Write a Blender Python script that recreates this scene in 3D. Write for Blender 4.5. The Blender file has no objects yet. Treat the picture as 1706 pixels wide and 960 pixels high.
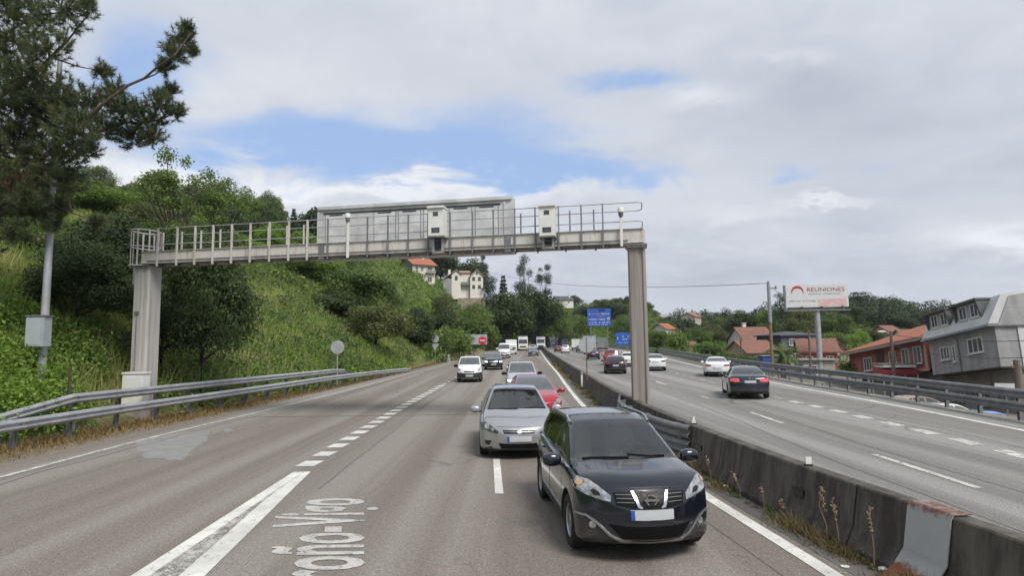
import bpy, bmesh, math, random
import numpy as np
from mathutils import Vector, Matrix
from mathutils.bvhtree import BVHTree

random.seed(7)
rng = np.random.default_rng(7)
PI = math.pi
C = bpy.context.scene.collection
scene = bpy.context.scene

# ------------------------------------------------------------------ camera
F = 1020.0
TH = math.atan(95 / F)
RO = .0119
CF = Vector((0, math.cos(TH), math.sin(TH)))
R0 = Vector((1, 0, 0)); U0 = Vector((0, -math.sin(TH), math.cos(TH)))
CR = R0 * math.cos(RO) - U0 * math.sin(RO)
CU = U0 * math.cos(RO) + R0 * math.sin(RO)
CAM = Vector((0, 0, 2.6))
cam_d = bpy.data.cameras.new('camera'); cam = bpy.data.objects.new('camera', cam_d); C.objects.link(cam)
cam_d.sensor_width = 36; cam_d.lens = 36 * F / 1706; cam_d.clip_end = 6000; cam_d.clip_start = .1
m = Matrix.Identity(4)
for i in range(3):
    m[i][0] = CR[i]; m[i][1] = CU[i]; m[i][2] = -CF[i]; m[i][3] = CAM[i]
cam.matrix_world = m
scene.camera = cam

# ------------------------------------------------------------------ sun, sky, exposure
SUN = Vector((.42, -.70, .95)).normalized()
SUN_STRENGTH = 2.6
SKY_STRENGTH = .1
EXPOSURE = 0.42
sl = bpy.data.lights.new('sun', 'SUN'); so = bpy.data.objects.new('sun', sl); C.objects.link(so)
sl.energy = SUN_STRENGTH; sl.angle = math.radians(22); sl.color = (1, .95, .87)
so.rotation_euler = SUN.to_track_quat('Z', 'Y').to_euler()
vs = scene.view_settings
vs.view_transform = 'Standard'; vs.look = 'None'; vs.exposure = EXPOSURE; vs.gamma = 1; vs.use_curve_mapping = False
world = bpy.data.worlds.new('World'); scene.world = world; world.use_nodes = True
wn = world.node_tree; wn.nodes.clear()

class NT:
    """small helper to write node graphs as expressions"""
    def __init__(s, t): s.t = t
    def n(s, kind, **kw):
        x = s.t.nodes.new(kind)
        for k, v in kw.items(): setattr(x, k, v)
        return x
    def put(s, sock, v):
        if isinstance(v, bpy.types.NodeSocket): s.t.links.new(v, sock)
        else: sock.default_value = v
    def math(s, op, a, b=0.0, clamp=False):
        x = s.n('ShaderNodeMath', operation=op, use_clamp=clamp); s.put(x.inputs[0], a); s.put(x.inputs[1], b); return x.outputs[0]
    def vmath(s, op, a, b):
        x = s.n('ShaderNodeVectorMath', operation=op); s.put(x.inputs[0], a); s.put(x.inputs[1], b); return x.outputs[0]
    def comb(s, a, b, c):
        x = s.n('ShaderNodeCombineXYZ'); s.put(x.inputs[0], a); s.put(x.inputs[1], b); s.put(x.inputs[2], c); return x.outputs[0]
    def noise(s, vec, scale, detail=6, rough=.55, dist=0.0):
        x = s.n('ShaderNodeTexNoise'); s.put(x.inputs['Vector'], vec); s.put(x.inputs['Scale'], scale)
        x.inputs['Detail'].default_value = detail; x.inputs['Roughness'].default_value = rough; x.inputs['Distortion'].default_value = dist
        return x.outputs['Fac']
    def ramp(s, v, lo, hi, a=0.0, b=1.0, smooth=True):
        x = s.n('ShaderNodeMapRange'); x.interpolation_type = 'SMOOTHSTEP' if smooth else 'LINEAR'
        s.put(x.inputs['Value'], v); s.put(x.inputs['From Min'], lo); s.put(x.inputs['From Max'], hi)
        s.put(x.inputs['To Min'], a); s.put(x.inputs['To Max'], b); return x.outputs['Result']
    def mix(s, f, a, b, mode='MIX'):
        x = s.n('ShaderNodeMix', data_type='RGBA', blend_type=mode); s.put(x.inputs[0], f)
        s.put(x.inputs[6], c4(a)); s.put(x.inputs[7], c4(b)); return x.outputs[2]

def c4(c):
    if isinstance(c, (tuple, list)) and len(c) == 3: return (c[0], c[1], c[2], 1)
    return c

def build_sky():
    w = NT(wn)
    sky = w.n('ShaderNodeTexSky', sky_type='NISHITA', sun_disc=False)
    sky.sun_elevation = math.asin(SUN.z); sky.sun_rotation = math.atan2(SUN.x, SUN.y) % (2 * PI)
    sky.altitude = 50; sky.air_density = 1.0; sky.dust_density = 1.2
    geo = w.n('ShaderNodeTexCoord'); sep = w.n('ShaderNodeSeparateXYZ'); wn.links.new(geo.outputs['Generated'], sep.inputs[0])
    x, y, z = sep.outputs
    ya = w.math('MAXIMUM', w.math('ABSOLUTE', y), .15)
    az = w.math('DIVIDE', x, ya); el = w.math('DIVIDE', z, ya)
    # cloud coordinates on a high flat layer
    zz = w.math('ADD', w.math('MAXIMUM', z, 0.0), .16)
    cp = w.comb(w.math('DIVIDE', x, zz), w.math('DIVIDE', y, zz), 0.0)
    n1 = w.noise(cp, 1.1, 8, .56, .3)
    n2 = w.noise(w.vmath('ADD', cp, (7.3, 2.1, 4.0)), 2.6, 9, .6, .4)
    n3 = w.noise(w.vmath('ADD', cp, (1.3, 9.1, 2.0)), .8, 6, .5)
    warp = w.math('MULTIPLY', w.math('SUBTRACT', n2, .5), .16)
    azw = w.math('ADD', az, w.math('MULTIPLY', w.math('SUBTRACT', n1, .5), .45)); elw = w.math('ADD', el, warp)
    def blob(px, py, rx, ry, amp, rot=0.0):
        a0 = (px - 853) / F; e0 = (575 - .0119 * (px - 853) - py) / F
        dx = w.math('SUBTRACT', azw, a0); dy = w.math('SUBTRACT', elw, e0)
        if rot:
            cr, sr = math.cos(rot), math.sin(rot)
            dx, dy = (w.math('ADD', w.math('MULTIPLY', dx, cr), w.math('MULTIPLY', dy, sr)),
                      w.math('SUBTRACT', w.math('MULTIPLY', dy, cr), w.math('MULTIPLY', dx, sr)))
        q = w.math('ADD', w.math('POWER', w.math('ABSOLUTE', w.math('DIVIDE', dx, rx / F)), 2.0), w.math('POWER', w.math('ABSOLUTE', w.math('DIVIDE', dy, ry / F)), 2.0))
        return w.math('MULTIPLY', w.math('EXPONENT', w.math('MULTIPLY', q, -1.0)), amp)
    def total(bl):
        s = bl[0]
        for b in bl[1:]: s = w.math('ADD', s, b)
        return s
    blue = total([blob(*b) for b in [(430, 225, 210, 48, 1.25), (690, 250, 190, 52, 1.35), (960, 278, 190, 30, 1.2, -.08),
                                     (1065, 122, 100, 28, 1.15), (170, 90, 120, 100, 1.25), (1365, 275, 75, 16, .75), (1510, 268, 60, 14, .4),
                                     (860, 185, 120, 55, .8), (600, 165, 120, 30, .3)]])
    n4 = w.noise(w.vmath('ADD', cp, (3.3, 5.1, 8.0)), 7.0, 8, .62, .6)
    blue = w.math('ADD', blue, w.math('ADD', w.math('MULTIPLY', w.math('SUBTRACT', n2, .5), 1.5), w.math('MULTIPLY', w.math('SUBTRACT', n4, .5), .9)))
    blue = w.ramp(blue, .12, 1.35)
    white = total([blob(*b) for b in [(260, 285, 150, 34, 1.3), (620, 312, 420, 18, .9), (1405, 335, 60, 9, 1.0), (1650, 392, 80, 28, .9),
                                      (1150, 150, 60, 22, .8), (1300, 75, 60, 14, .4), (350, 120, 220, 80, .35), (1230, 350, 120, 26, .5)]])
    grey = total([blob(*b) for b in [(1400, 150, 330, 110, .9), (1250, 470, 420, 50, .55), (700, 90, 500, 90, .5), (1600, 300, 200, 60, .4)]])
    lum = w.math('ADD', w.math('ADD', w.math('MULTIPLY', white, .42), w.math('MULTIPLY', grey, -.22)), w.math('MULTIPLY', w.math('SUBTRACT', n2, .5), .55))
    lum = w.math('ADD', lum, w.math('MULTIPLY', w.math('SUBTRACT', n4, .5), .10))
    lum = w.math('ADD', lum, w.math('MULTIPLY', w.math('SUBTRACT', n3, .5), .55))
    lum = w.ramp(lum, -.45, .55, 0.0, 1.0, False)
    cloud = w.mix(lum, (3.1, 3.45, 4.2), (7.2, 7.4, 7.7))
    # the clear sky between the clouds
    skyc = w.mix(1.0, sky.outputs[0], (.80, .92, 1.10), 'MULTIPLY')
    skyc = w.mix(.7, skyc, (3.3, 4.55, 6.9))
    col = w.mix(blue, cloud, skyc)
    # a pale band near the horizon
    hz = w.ramp(z, .0, .10, .55, 0.0)
    col = w.mix(hz, col, (4.9, 5.25, 5.9))
    bg = w.n('ShaderNodeBackground'); bg.inputs[1].default_value = SKY_STRENGTH
    wn.links.new(col, bg.inputs[0])
    out = w.n('ShaderNodeOutputWorld'); wn.links.new(bg.outputs[0], out.inputs[0])
build_sky()
scene.cycles.max_bounces = 6; scene.cycles.transparent_max_bounces = 12
scene.cycles.diffuse_bounces = 3; scene.cycles.glossy_bounces = 3; scene.cycles.transmission_bounces = 3; scene.cycles.volume_bounces = 0

def ray(px, py): return CF + CR * ((px - 853) / F) + CU * ((480 - py) / F)
def D(px, py, Y):
    """the point of the place seen at photo position px, py, Y metres ahead"""
    d = ray(px, py); return CAM + d * (Y / d.y)
def G(px, py, dz=0.0):
    """the point of the ground seen there"""
    d = ray(px, py); z = dz; p = None
    for _ in range(60):
        p = CAM + d * ((z - CAM.z) / d.z)
        z = .5 * z + .5 * (dz + zr(min(p.y, 500)))
    return p

# ------------------------------------------------------------------ the course of the road
def zr(Y):
    t = np.maximum(np.asarray(Y, float) - 22, 0); t = np.minimum(t, 600)
    r = .0085 * t * t / (t + 12)
    return float(r) if r.ndim == 0 else r

def spline(pts):
    pts = sorted(pts); ys = np.array([p[0] for p in pts], float); xs = np.array([p[1] for p in pts], float)
    h = np.diff(ys); d = np.diff(xs) / h
    mm = np.zeros(len(ys)); mm[0] = d[0]; mm[-1] = d[-1]
    for i in range(1, len(ys) - 1): mm[i] = (d[i - 1] * h[i] + d[i] * h[i - 1]) / (h[i] + h[i - 1])
    def f(q):
        a = np.asarray(q, float); k = np.clip(np.searchsorted(ys, a) - 1, 0, len(ys) - 2)
        hh = h[k]; t = (a - ys[k]) / hh; tc = np.clip(t, 0, 1)
        r = (2 * tc**3 - 3 * tc**2 + 1) * xs[k] + (tc**3 - 2 * tc**2 + tc) * hh * mm[k] + (-2 * tc**3 + 3 * tc**2) * xs[k + 1] + (tc**3 - tc**2) * hh * mm[k + 1]
        r = r + np.where(t > 1, (t - 1) * hh * mm[k + 1], 0) + np.where(t < 0, t * hh * mm[k], 0)
        return float(r) if r.ndim == 0 else r
    return f
def mono(pts):
    """shape-preserving interpolation for body outlines"""
    pts = sorted(pts); ys = np.array([p[0] for p in pts], float); xs = np.array([p[1] for p in pts], float)
    h = np.diff(ys); d = np.diff(xs) / h; mm = np.zeros(len(ys)); mm[0] = d[0]; mm[-1] = d[-1]
    for i in range(1, len(ys) - 1):
        mm[i] = 0 if d[i - 1] * d[i] <= 0 else 2 * d[i - 1] * d[i] / (d[i - 1] + d[i])
    def f(q):
        q = min(max(q, ys[0]), ys[-1]); k = int(np.clip(np.searchsorted(ys, q) - 1, 0, len(ys) - 2)); t = (q - ys[k]) / h[k]
        return float((2*t**3-3*t**2+1)*xs[k] + (t**3-2*t**2+t)*h[k]*mm[k] + (-2*t**3+3*t**2)*xs[k+1] + (t**3-t**2)*h[k]*mm[k+1])
    return f

x_bar = spline([(-30, 4.9), (0, 4.85), (4, 4.75), (6.5, 4.55), (10, 4.2), (15, 3.96), (20, 3.92), (25, 3.98), (33, 4.2), (47, 4.55), (75, 5.3), (110, 6.3), (175, 8.6), (265, 12)])
x_edge = spline([(-30, 3.9), (0, 3.75), (7, 3.54), (10.6, 3.26), (16, 3.0), (23, 2.92), (39, 3.3), (49, 3.65), (75, 4.35), (112, 5.5), (175, 7.5), (265, 10.8)])
x_dash = spline([(-30, -4.1), (0, -4.2), (7, -4.35), (13, -4.55), (20, -4.7), (28, -4.75), (35, -4.6), (49, -4.4), (75, -3.9), (110, -3), (175, -.8), (265, 2.5)])
x_left = spline([(-30, -10.2), (5, -10.4), (13, -10.6), (18, -10.68), (25, -10.35), (39, -9.6), (58, -8.9), (79, -8.05), (110, -7), (175, -4.4), (265, 0)])
x_rdash = spline([(-30, 8.1), (11, 8.13), (14.5, 8.25), (20, 8.6), (24, 8.85), (30, 9.05), (45, 9.5), (75, 11.0), (110, 13), (175, 16), (265, 21)])
x_rdash2 = spline([(-30, 11.2), (14, 11.3), (17, 11.6), (22, 11.95), (27, 12.1), (45, 12.9), (75, 15), (110, 17.5), (265, 25)])
x_redge = spline([(-30, 14.3), (17.7, 14.5), (24.6, 15.25), (37, 15.95), (56, 17.8), (85, 21.2), (120, 24.5), (175, 27), (265, 30)])
x_rrail = spline([(-30, 15.6), (10, 15.7), (18, 15.95), (25, 16.7), (37, 17.5), (56, 19.4), (85, 22.7), (105, 25), (120, 26.2), (175, 29), (265, 32)])
x_lrail = spline([(-30, -12.6), (10, -12.9), (15, -13.1), (20, -13.0), (23, -12.75), (30, -12.0), (40, -10.95), (48, -10.3), (56, -9.75), (79, -9.0), (110, -8.2), (175, -5.8), (265, -1.5)])

def sstep(a, b, t):
    t = np.clip((t - a) / (b - a), 0, 1); return t * t * (3 - 2 * t)
def vnoise(X, Y, s, seed=0):
    """cheap smooth value noise"""
    X = np.asarray(X, float) / s; Y = np.asarray(Y, float) / s
    xi = np.floor(X).astype(np.int64); yi = np.floor(Y).astype(np.int64); fx = X - xi; fy = Y - yi
    def hsh(a, b):
        q = (a * 374761393 + b * 668265263 + seed * 1442695041) & 0xffffffff
        q = ((q ^ (q >> 13)) * 1274126177) & 0xffffffff
        return ((q ^ (q >> 16)) & 0xffff) / 65535.0
    ux = fx * fx * (3 - 2 * fx); uy = fy * fy * (3 - 2 * fy)
    return (hsh(xi, yi) * (1 - ux) + hsh(xi + 1, yi) * ux) * (1 - uy) + (hsh(xi, yi + 1) * (1 - ux) + hsh(xi + 1, yi + 1) * ux) * uy

f_hill = [0, .6, 2, 5, 10, 20, 40, 80, 200, 900]
g_hill = [0, 0.05, .9, 3.0, 6.3, 11.6, 17, 24, 40, 60]
def terrain(X, Y):
    X = np.asarray(X, float); Y = np.asarray(Y, float)
    Yc = np.minimum(Y, 265.)
    base = zr(Y) if np.ndim(Y) else zr(float(Y))
    s = (x_lrail(Yc) - .5) - X
    left = np.interp(s, f_hill, g_hill) * (1 + .85 * sstep(60, 200, Y))
    left = left + np.where(s > 1, (vnoise(X, Y, 6, 1) - .5) * 1.0 * np.clip((s - 1) / 6, 0, 1) + (vnoise(X, Y, 25, 2) - .5) * 4 * np.clip((s - 8) / 40, 0, 1), 0)
    t = X - (x_rrail(Yc) + .7)
    right = -2.3 * sstep(0, 4.0, t) * (1 - sstep(90, 150, Y)) - .8 * sstep(0, 4.5, t) * sstep(90, 150, Y)
    q = X / np.maximum(Y, 30)
    rise = sstep(130, 420, Y) * (9 + 11.5 * sstep(.42, .55, q) * (1 - .85 * sstep(.57, .70, q))) * np.clip(t / 25, 0, 1)
    rise = rise + np.where(t > 20, (vnoise(X, Y, 40, 3) - .5) * 5 * sstep(130, 300, Y), 0)
    far = sstep(262, 330, Y) * (20 - 12 * sstep(.19, .27, q)) * (1 + .35 * sstep(330, 600, Y)) 
    far = far + sstep(262, 300, Y) * (vnoise(X, Y, 22, 5) - .5) * 4
    mid = np.maximum(far, 0)
    z = np.where(s > 0, left, 0.0) + np.where(t > 0, right + rise, 0.0)
    z = np.where(Y > 262, np.maximum(z, mid), z)
    return base + z - .06

# ------------------------------------------------------------------ mesh helpers
def link(name, mesh, parent=None):
    o = bpy.data.objects.new(name, mesh); C.objects.link(o)
    if parent: o.parent = parent
    return o
def tag(o, label, cat, group=None, kind=None):
    if label: o['label'] = label
    if cat: o['category'] = cat
    if group: o['group'] = group
    if kind: o['kind'] = kind
    return o
def empty(name, loc, rz=0.0):
    o = bpy.data.objects.new(name, None); C.objects.link(o); o.location = loc; o.rotation_euler = (0, 0, rz); o.empty_display_size = .2
    return o
def struct(o): o['kind'] = 'structure'; return o

class MB:
    def __init__(s): s.v = []; s.f = []; s.m = []
    def add(s, vs, fs, mi=0):
        b = len(s.v); s.v += [tuple(v) for v in vs]; s.f += [tuple(b + i for i in f) for f in fs]; s.m += [mi] * len(fs); return s
    def box(s, c, d, mi=0, rz=0.0, M=None, bev=0.0):
        x, y, z = d[0] / 2, d[1] / 2, d[2] / 2
        vs = [Vector((i * x, j * y, k * z)) for i in (-1, 1) for j in (-1, 1) for k in (-1, 1)]
        R = M if M else Matrix.Rotation(rz, 3, 'Z')
        vs = [R @ v + Vector(c) for v in vs]
        return s.add(vs, [(0, 1, 3, 2), (4, 6, 7, 5), (0, 4, 5, 1), (2, 3, 7, 6), (0, 2, 6, 4), (1, 5, 7, 3)], mi)
    def tube(s, pts, r, n=8, mi=0, caps=True, up=Vector((0, 0, 1))):
        pts = [Vector(p) for p in pts]; rs = r if isinstance(r, (list, tuple)) else [r] * len(pts)
        rings = []
        for i, p in enumerate(pts):
            t = (pts[min(i + 1, len(pts) - 1)] - pts[max(i - 1, 0)]).normalized()
            a = t.cross(up)
            if a.length < 1e-3: a = t.cross(Vector((1, 0, 0)))
            a.normalize(); b = t.cross(a)
            rings.append([p + (a * math.cos(k * 2 * PI / n) + b * math.sin(k * 2 * PI / n)) * rs[i] for k in range(n)])
        vs = [v for rg in rings for v in rg]; fs = []
        for i in range(len(pts) - 1):
            for k in range(n):
                fs.append((i * n + k, i * n + (k + 1) % n, (i + 1) * n + (k + 1) % n, (i + 1) * n + k))
        if caps: fs.append(tuple(range(n))); fs.append(tuple((len(pts) - 1) * n + k for k in reversed(range(n))))
        return s.add(vs, fs, mi)
    def lathe(s, prof, axis='Z', n=24, c=(0, 0, 0), mi=0, close=False):
        vs = []; fs = []; k = len(prof)
        for j in range(n):
            a = 2 * PI * j / n
            for (r, h) in prof:
                p = {'Z': (r * math.cos(a), r * math.sin(a), h), 'X': (h, r * math.cos(a), r * math.sin(a)), 'Y': (r * math.cos(a), h, r * math.sin(a))}[axis]
                vs.append((p[0] + c[0], p[1] + c[1], p[2] + c[2]))
        kk = k if close else k - 1
        for j in range(n):
            for i in range(kk):
                a = j * k + i; b = j * k + (i + 1) % k; c2 = ((j + 1) % n) * k + (i + 1) % k; d = ((j + 1) % n) * k + i
                fs.append((a, b, c2, d))
        return s.add(vs, fs, mi)
    def prism(s, poly, a, b, mi=0, plane='XZ'):
        """extrude a 2D polygon between a and b along the missing axis"""
        def P(p, t): return {'XZ': (p[0], t, p[1]), 'YZ': (t, p[0], p[1]), 'XY': (p[0], p[1], t)}[plane]
        n = len(poly); vs = [P(p, a) for p in poly] + [P(p, b) for p in poly]
        fs = [tuple(range(n)), tuple(n + i for i in reversed(range(n)))] + [(i, i + n, (i + 1) % n + n, (i + 1) % n) for i in range(n)]
        return s.add(vs, fs, mi)
    def mesh(s, name, mats, smooth=False, angle=35, recalc=True, bevel=0.0):
        me = bpy.data.meshes.new(name); me.from_pydata(s.v, [], s.f)
        for mt in (mats if isinstance(mats, (list, tuple)) else [mats]): me.materials.append(mt)
        me.polygons.foreach_set('material_index', s.m); me.update()
        if recalc or bevel:
            b = bmesh.new(); b.from_mesh(me)
            if recalc: bmesh.ops.recalc_face_normals(b, faces=b.faces[:])
            if bevel:
                ed = [e for e in b.edges if len(e.link_faces) == 2 and e.calc_face_angle(0) > .5]
                bmesh.ops.bevel(b, geom=ed, offset=bevel, segments=2, affect='EDGES', clamp_overlap=True)
            b.to_mesh(me); b.free()
        if smooth or bevel:
            me.shade_smooth(); me.set_sharp_from_angle(angle=math.radians(angle))
        return me
    def build(s, name, mats, parent=None, **kw):
        return link(name, s.mesh(name, mats, **kw), parent)

def sheet(name, polys, mt, z, parent=None, follow=True):
    """flat painted or paved pieces lying on the road, polys = lists of (x, y)"""
    b = MB()
    for p in polys:
        b.add([(x, y, (zr(y) if follow else 0) + z) for x, y in p], [tuple(range(len(p)))])
    o = b.build(name, mt, parent, recalc=False)
    me = o.data
    if me.polygons and me.polygons[0].normal.z < 0: me.flip_normals()
    return o
def strip(fa, fb, ys, mb=None, z=0.0):
    b = mb or MB(); vs = []
    for y in ys: vs += [(fa(y), y, zr(y) + z), (fb(y), y, zr(y) + z)]
    b.add(vs, [(2 * i, 2 * i + 1, 2 * i + 3, 2 * i + 2) for i in range(len(ys) - 1)])
    return b
def yrange(a, b, near=.6):
    ys = [a]
    while ys[-1] < b: ys.append(ys[-1] + max(near, abs(ys[-1]) * .05))
    ys[-1] = b
    return ys

# ------------------------------------------------------------------ materials
def new_mat(name):
    mt = bpy.data.materials.new(name); mt.use_nodes = True; nt = mt.node_tree
    b = nt.nodes['Principled BSDF']
    return mt, NT(nt), b
def pm(name, col, rough=.6, metal=0.0, var=.12, scale=3.0, bump=0.0, bscale=30.0, stretch=(1, 1, 1), col2=None, coat=0.0, spec=.5, lo=.35, hi=.7, objrnd=0.0, emit=None):
    mt, n, b = new_mat(name)
    tc = n.n('ShaderNodeTexCoord'); v = tc.outputs['Object']
    if stretch != (1, 1, 1): v = n.vmath('MULTIPLY', v, stretch)
    f = n.noise(v, scale, 6, .6); f2 = n.noise(v, scale * 7.3, 4, .6)
    c2 = col2 if col2 else tuple(c * (1 - var * 2) for c in col)
    ff = n.ramp(n.math('ADD', n.math('MULTIPLY', f, .75), n.math('MULTIPLY', f2, .25)), lo, hi)
    c = n.mix(ff, c2, col)
    if objrnd:
        oi = n.n('ShaderNodeObjectInfo'); c = n.mix(1.0, c, n.mix(oi.outputs['Random'], (1 - objrnd,) * 3, (1 + objrnd,) * 3), 'MULTIPLY')
    n.put(b.inputs['Base Color'], c); b.inputs['Roughness'].default_value = rough; b.inputs['Metallic'].default_value = metal
    b.inputs['Specular IOR Level'].default_value = spec
    n.put(b.inputs['Roughness'], n.ramp(f2, .3, .7, max(rough - .08, 0.02), min(rough + .08, 1)))
    if coat: b.inputs['Coat Weight'].default_value = coat; b.inputs['Coat Roughness'].default_value = .04
    if bump:
        bp = n.n('ShaderNodeBump'); bp.inputs['Strength'].default_value = bump; bp.inputs['Distance'].default_value = .02
        n.put(bp.inputs['Height'], n.noise(v, bscale, 6, .65)); n.put(b.inputs['Normal'], bp.outputs[0])
    if emit: b.inputs['Emission Color'].default_value = c4(emit[0]); b.inputs['Emission Strength'].default_value = emit[1]
    return mt

def asphalt(name, base, dark, brown, wheel):
    mt, n, b = new_mat(name)
    tc = n.n('ShaderNodeTexCoord'); v = tc.outputs['Object']
    sep = n.n('ShaderNodeSeparateXYZ'); n.put(sep.inputs[0], v)
    big = n.noise(v, .12, 5, .6); streak = n.noise(n.vmath('MULTIPLY', v, (1.0, .035, 1)), 1.3, 5, .6)
    fine = n.noise(v, 34, 3, .7); mid = n.noise(v, 3.2, 6, .65)
    vor = n.n('ShaderNodeTexVoronoi', feature='F1'); n.put(vor.inputs['Vector'], v); vor.inputs['Scale'].default_value = 70
    c = n.mix(n.ramp(streak, .35, .68), dark, base)
    c = n.mix(n.ramp(big, .42, .62, 0, .75), c, brown)
    c = n.mix(n.ramp(mid, .3, .75, 0, .35), c, dark)
    # wheel tracks worn along the lanes
    c = n.mix(n.math('MULTIPLY', n.ramp(n.noise(n.vmath('MULTIPLY', v, (1.0, .010, 1)), .75, 3, .5), .47, .60), .85), c, wheel)
    c = n.mix(1.0, c, n.mix(n.ramp(fine, .3, .7), (.72, .72, .72), (1.26, 1.26, 1.26)), 'MULTIPLY')
    spk = n.math('MULTIPLY', n.ramp(vor.outputs['Distance'], .0, .55, 1.34, .82), n.ramp(n.noise(v, 13, 4, .8), .32, .68, .84, 1.16, False))
    c = n.mix(1.0, c, n.comb(spk, spk, spk), 'MULTIPLY')
    # cracks: thin dark lines
    vc = n.n('ShaderNodeTexVoronoi', feature='DISTANCE_TO_EDGE'); wv = n.vmath('ADD', n.vmath('MULTIPLY', v, (1.0, .30, 1)), n.comb(n.math('MULTIPLY', mid, .9), n.math('MULTIPLY', big, 1.5), 0.0))
    n.put(vc.inputs['Vector'], wv); vc.inputs['Scale'].default_value = .32
    crack = n.math('MULTIPLY', n.ramp(vc.outputs['Distance'], .0, .006, 1, 0), n.ramp(big, .45, .6))
    c = n.mix(n.math('MULTIPLY', crack, .75), c, (.035, .033, .03))
    n.put(b.inputs['Base Color'], c); b.inputs['Roughness'].default_value = .85; b.inputs['Specular IOR Level'].default_value = .3
    bp = n.n('ShaderNodeBump'); bp.inputs['Strength'].default_value = .5; bp.inputs['Distance'].default_value = .008
    n.put(bp.inputs['Height'], n.math('ADD', fine, vor.outputs['Distance'])); n.put(b.inputs['Normal'], bp.outputs[0])
    return mt
def paint_mark(name, wear=.45, col=(.72, .72, .69), under=(.17, .16, .15)):
    mt, n, b = new_mat(name)
    tc = n.n('ShaderNodeTexCoord'); v = tc.outputs['Object']
    w = n.math('ADD', n.math('MULTIPLY', n.noise(v, 5, 8, .75), .6), n.math('MULTIPLY', n.noise(v, 40, 4, .7), .4))
    f = n.ramp(w, wear - .05, wear + .06)
    dirt = n.ramp(n.noise(v, 1.2, 4, .6), .3, .7, .72, 1.0)
    c = n.mix(1.0, col, n.comb(dirt, dirt, n.math('MULTIPLY', dirt, .98)), 'MULTIPLY')
    n.put(b.inputs['Base Color'], n.mix(f, under, c)); b.inputs['Roughness'].default_value = .6
    return mt
def leaf_mat(name, dark, light, trans=.35, objrnd=.18, yellow=None):
    mt = bpy.data.materials.new(name); mt.use_nodes = True; nt = mt.node_tree; nt.nodes.clear(); n = NT(nt)
    at = n.n('ShaderNodeAttribute'); at.attribute_name = 'tint'
    oi = n.n('ShaderNodeObjectInfo')
    c = n.mix(at.outputs['Fac'], dark, light)
    if yellow: c = n.mix(n.ramp(at.outputs['Fac'], .86, 1.0, 0, .8), c, yellow)
    c = n.mix(1.0, c, n.mix(oi.outputs['Random'], (1 - objrnd, 1 - objrnd, 1 - objrnd * .6), (1 + objrnd, 1 + objrnd * .8, 1 + objrnd * .3)), 'MULTIPLY')
    d = n.n('ShaderNodeBsdfPrincipled'); n.put(d.inputs['Base Color'], c); d.inputs['Roughness'].default_value = .55; d.inputs['Specular IOR Level'].default_value = .3
    t = n.n('ShaderNodeBsdfTranslucent'); n.put(t.inputs[0], n.mix(1.0, c, (1.25, 1.45, .6), 'MULTIPLY'))
    mx = n.n('ShaderNodeMixShader'); mx.inputs[0].default_value = trans
    nt.links.new(d.outputs[0], mx.inputs[1]); nt.links.new(t.outputs[0], mx.inputs[2])
    o = n.n('ShaderNodeOutputMaterial'); nt.links.new(mx.outputs[0], o.inputs[0])
    return mt
def glass_clear(name):
    mt = bpy.data.materials.new(name); mt.use_nodes = True; nt = mt.node_tree; nt.nodes.clear(); n = NT(nt)
    tr = n.n('ShaderNodeBsdfTransparent'); tr.inputs[0].default_value = (.90, .95, .92, 1)
    gl = n.n('ShaderNodeBsdfGlossy'); gl.inputs['Roughness'].default_value = .03
    fr = n.n('ShaderNodeFresnel'); fr.inputs[0].default_value = 1.7
    mx = n.n('ShaderNodeMixShader'); n.put(mx.inputs[0], n.math('ADD', fr.outputs[0], .06)); nt.links.new(tr.outputs[0], mx.inputs[1]); nt.links.new(gl.outputs[0], mx.inputs[2])
    o = n.n('ShaderNodeOutputMaterial'); nt.links.new(mx.outputs[0], o.inputs[0]); return mt
def rust_steel(name, base, rust, amount=.55, zrust=False):
    mt, n, b = new_mat(name)
    tc = n.n('ShaderNodeTexCoord'); v = tc.outputs['Object']; sep = n.n('ShaderNodeSeparateXYZ'); n.put(sep.inputs[0], v)
    f = n.math('ADD', n.math('MULTIPLY', n.noise(v, 9, 8, .7), .7), n.math('MULTIPLY', n.noise(n.vmath('MULTIPLY', v, (4, 4, .8)), 6, 5, .6), .3))
    if zrust:
        e = n.math('ADD', n.ramp(sep.outputs[2], .34, .06, 0, .46), n.ramp(sep.outputs[2], .66, .83, 0, .30)); f = n.math('ADD', f, e); amount = .64
    c = n.mix(n.ramp(f, amount, amount + .24), n.mix(n.noise(v, 3, 5, .6), tuple(x * .8 for x in base), base), rust)
    n.put(b.inputs['Base Color'], c); b.inputs['Roughness'].default_value = .6; b.inputs['Metallic'].default_value = .15
    return mt

M = {}
M['road_l'] = asphalt('asphalt_left', (.245, .224, .196), (.190, .172, .150), (.218, .192, .162), (.280, .264, .238))
M['road_r'] = asphalt('asphalt_right', (.275, .27, .255), (.19, .186, .178), (.235, .226, .208), (.32, .316, .303))
M['patch'] = pm('light_patch', (.275, .275, .268), .8, var=.12, scale=2.5, bump=.3)
M['mark'] = paint_mark('road_paint', .40)
M['mark_worn'] = paint_mark('worn_road_paint', .515, (.62, .61, .58))
M['mark_mid'] = paint_mark('half_worn_road_paint', .47, (.70, .69, .66))
M['concrete'] = pm('dirty_concrete', (.130, .118, .102), .9, col2=(.044, .039, .034), scale=3.4, stretch=(1, 1, .16), bump=.6, bscale=18, lo=.38, hi=.66)
M['conc_light'] = pm('light_concrete', (.36, .34, .31), .85, var=.16, scale=1.2, stretch=(1.5, 1.5, .3), bump=.3, bscale=25)
M['leg'] = pm('weathered_gantry_leg', (.44, .43, .41), .65, .1, col2=(.27, .255, .235), scale=2.4, stretch=(3.5, 3.5, .14), bump=.2, lo=.3, hi=.56)
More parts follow.
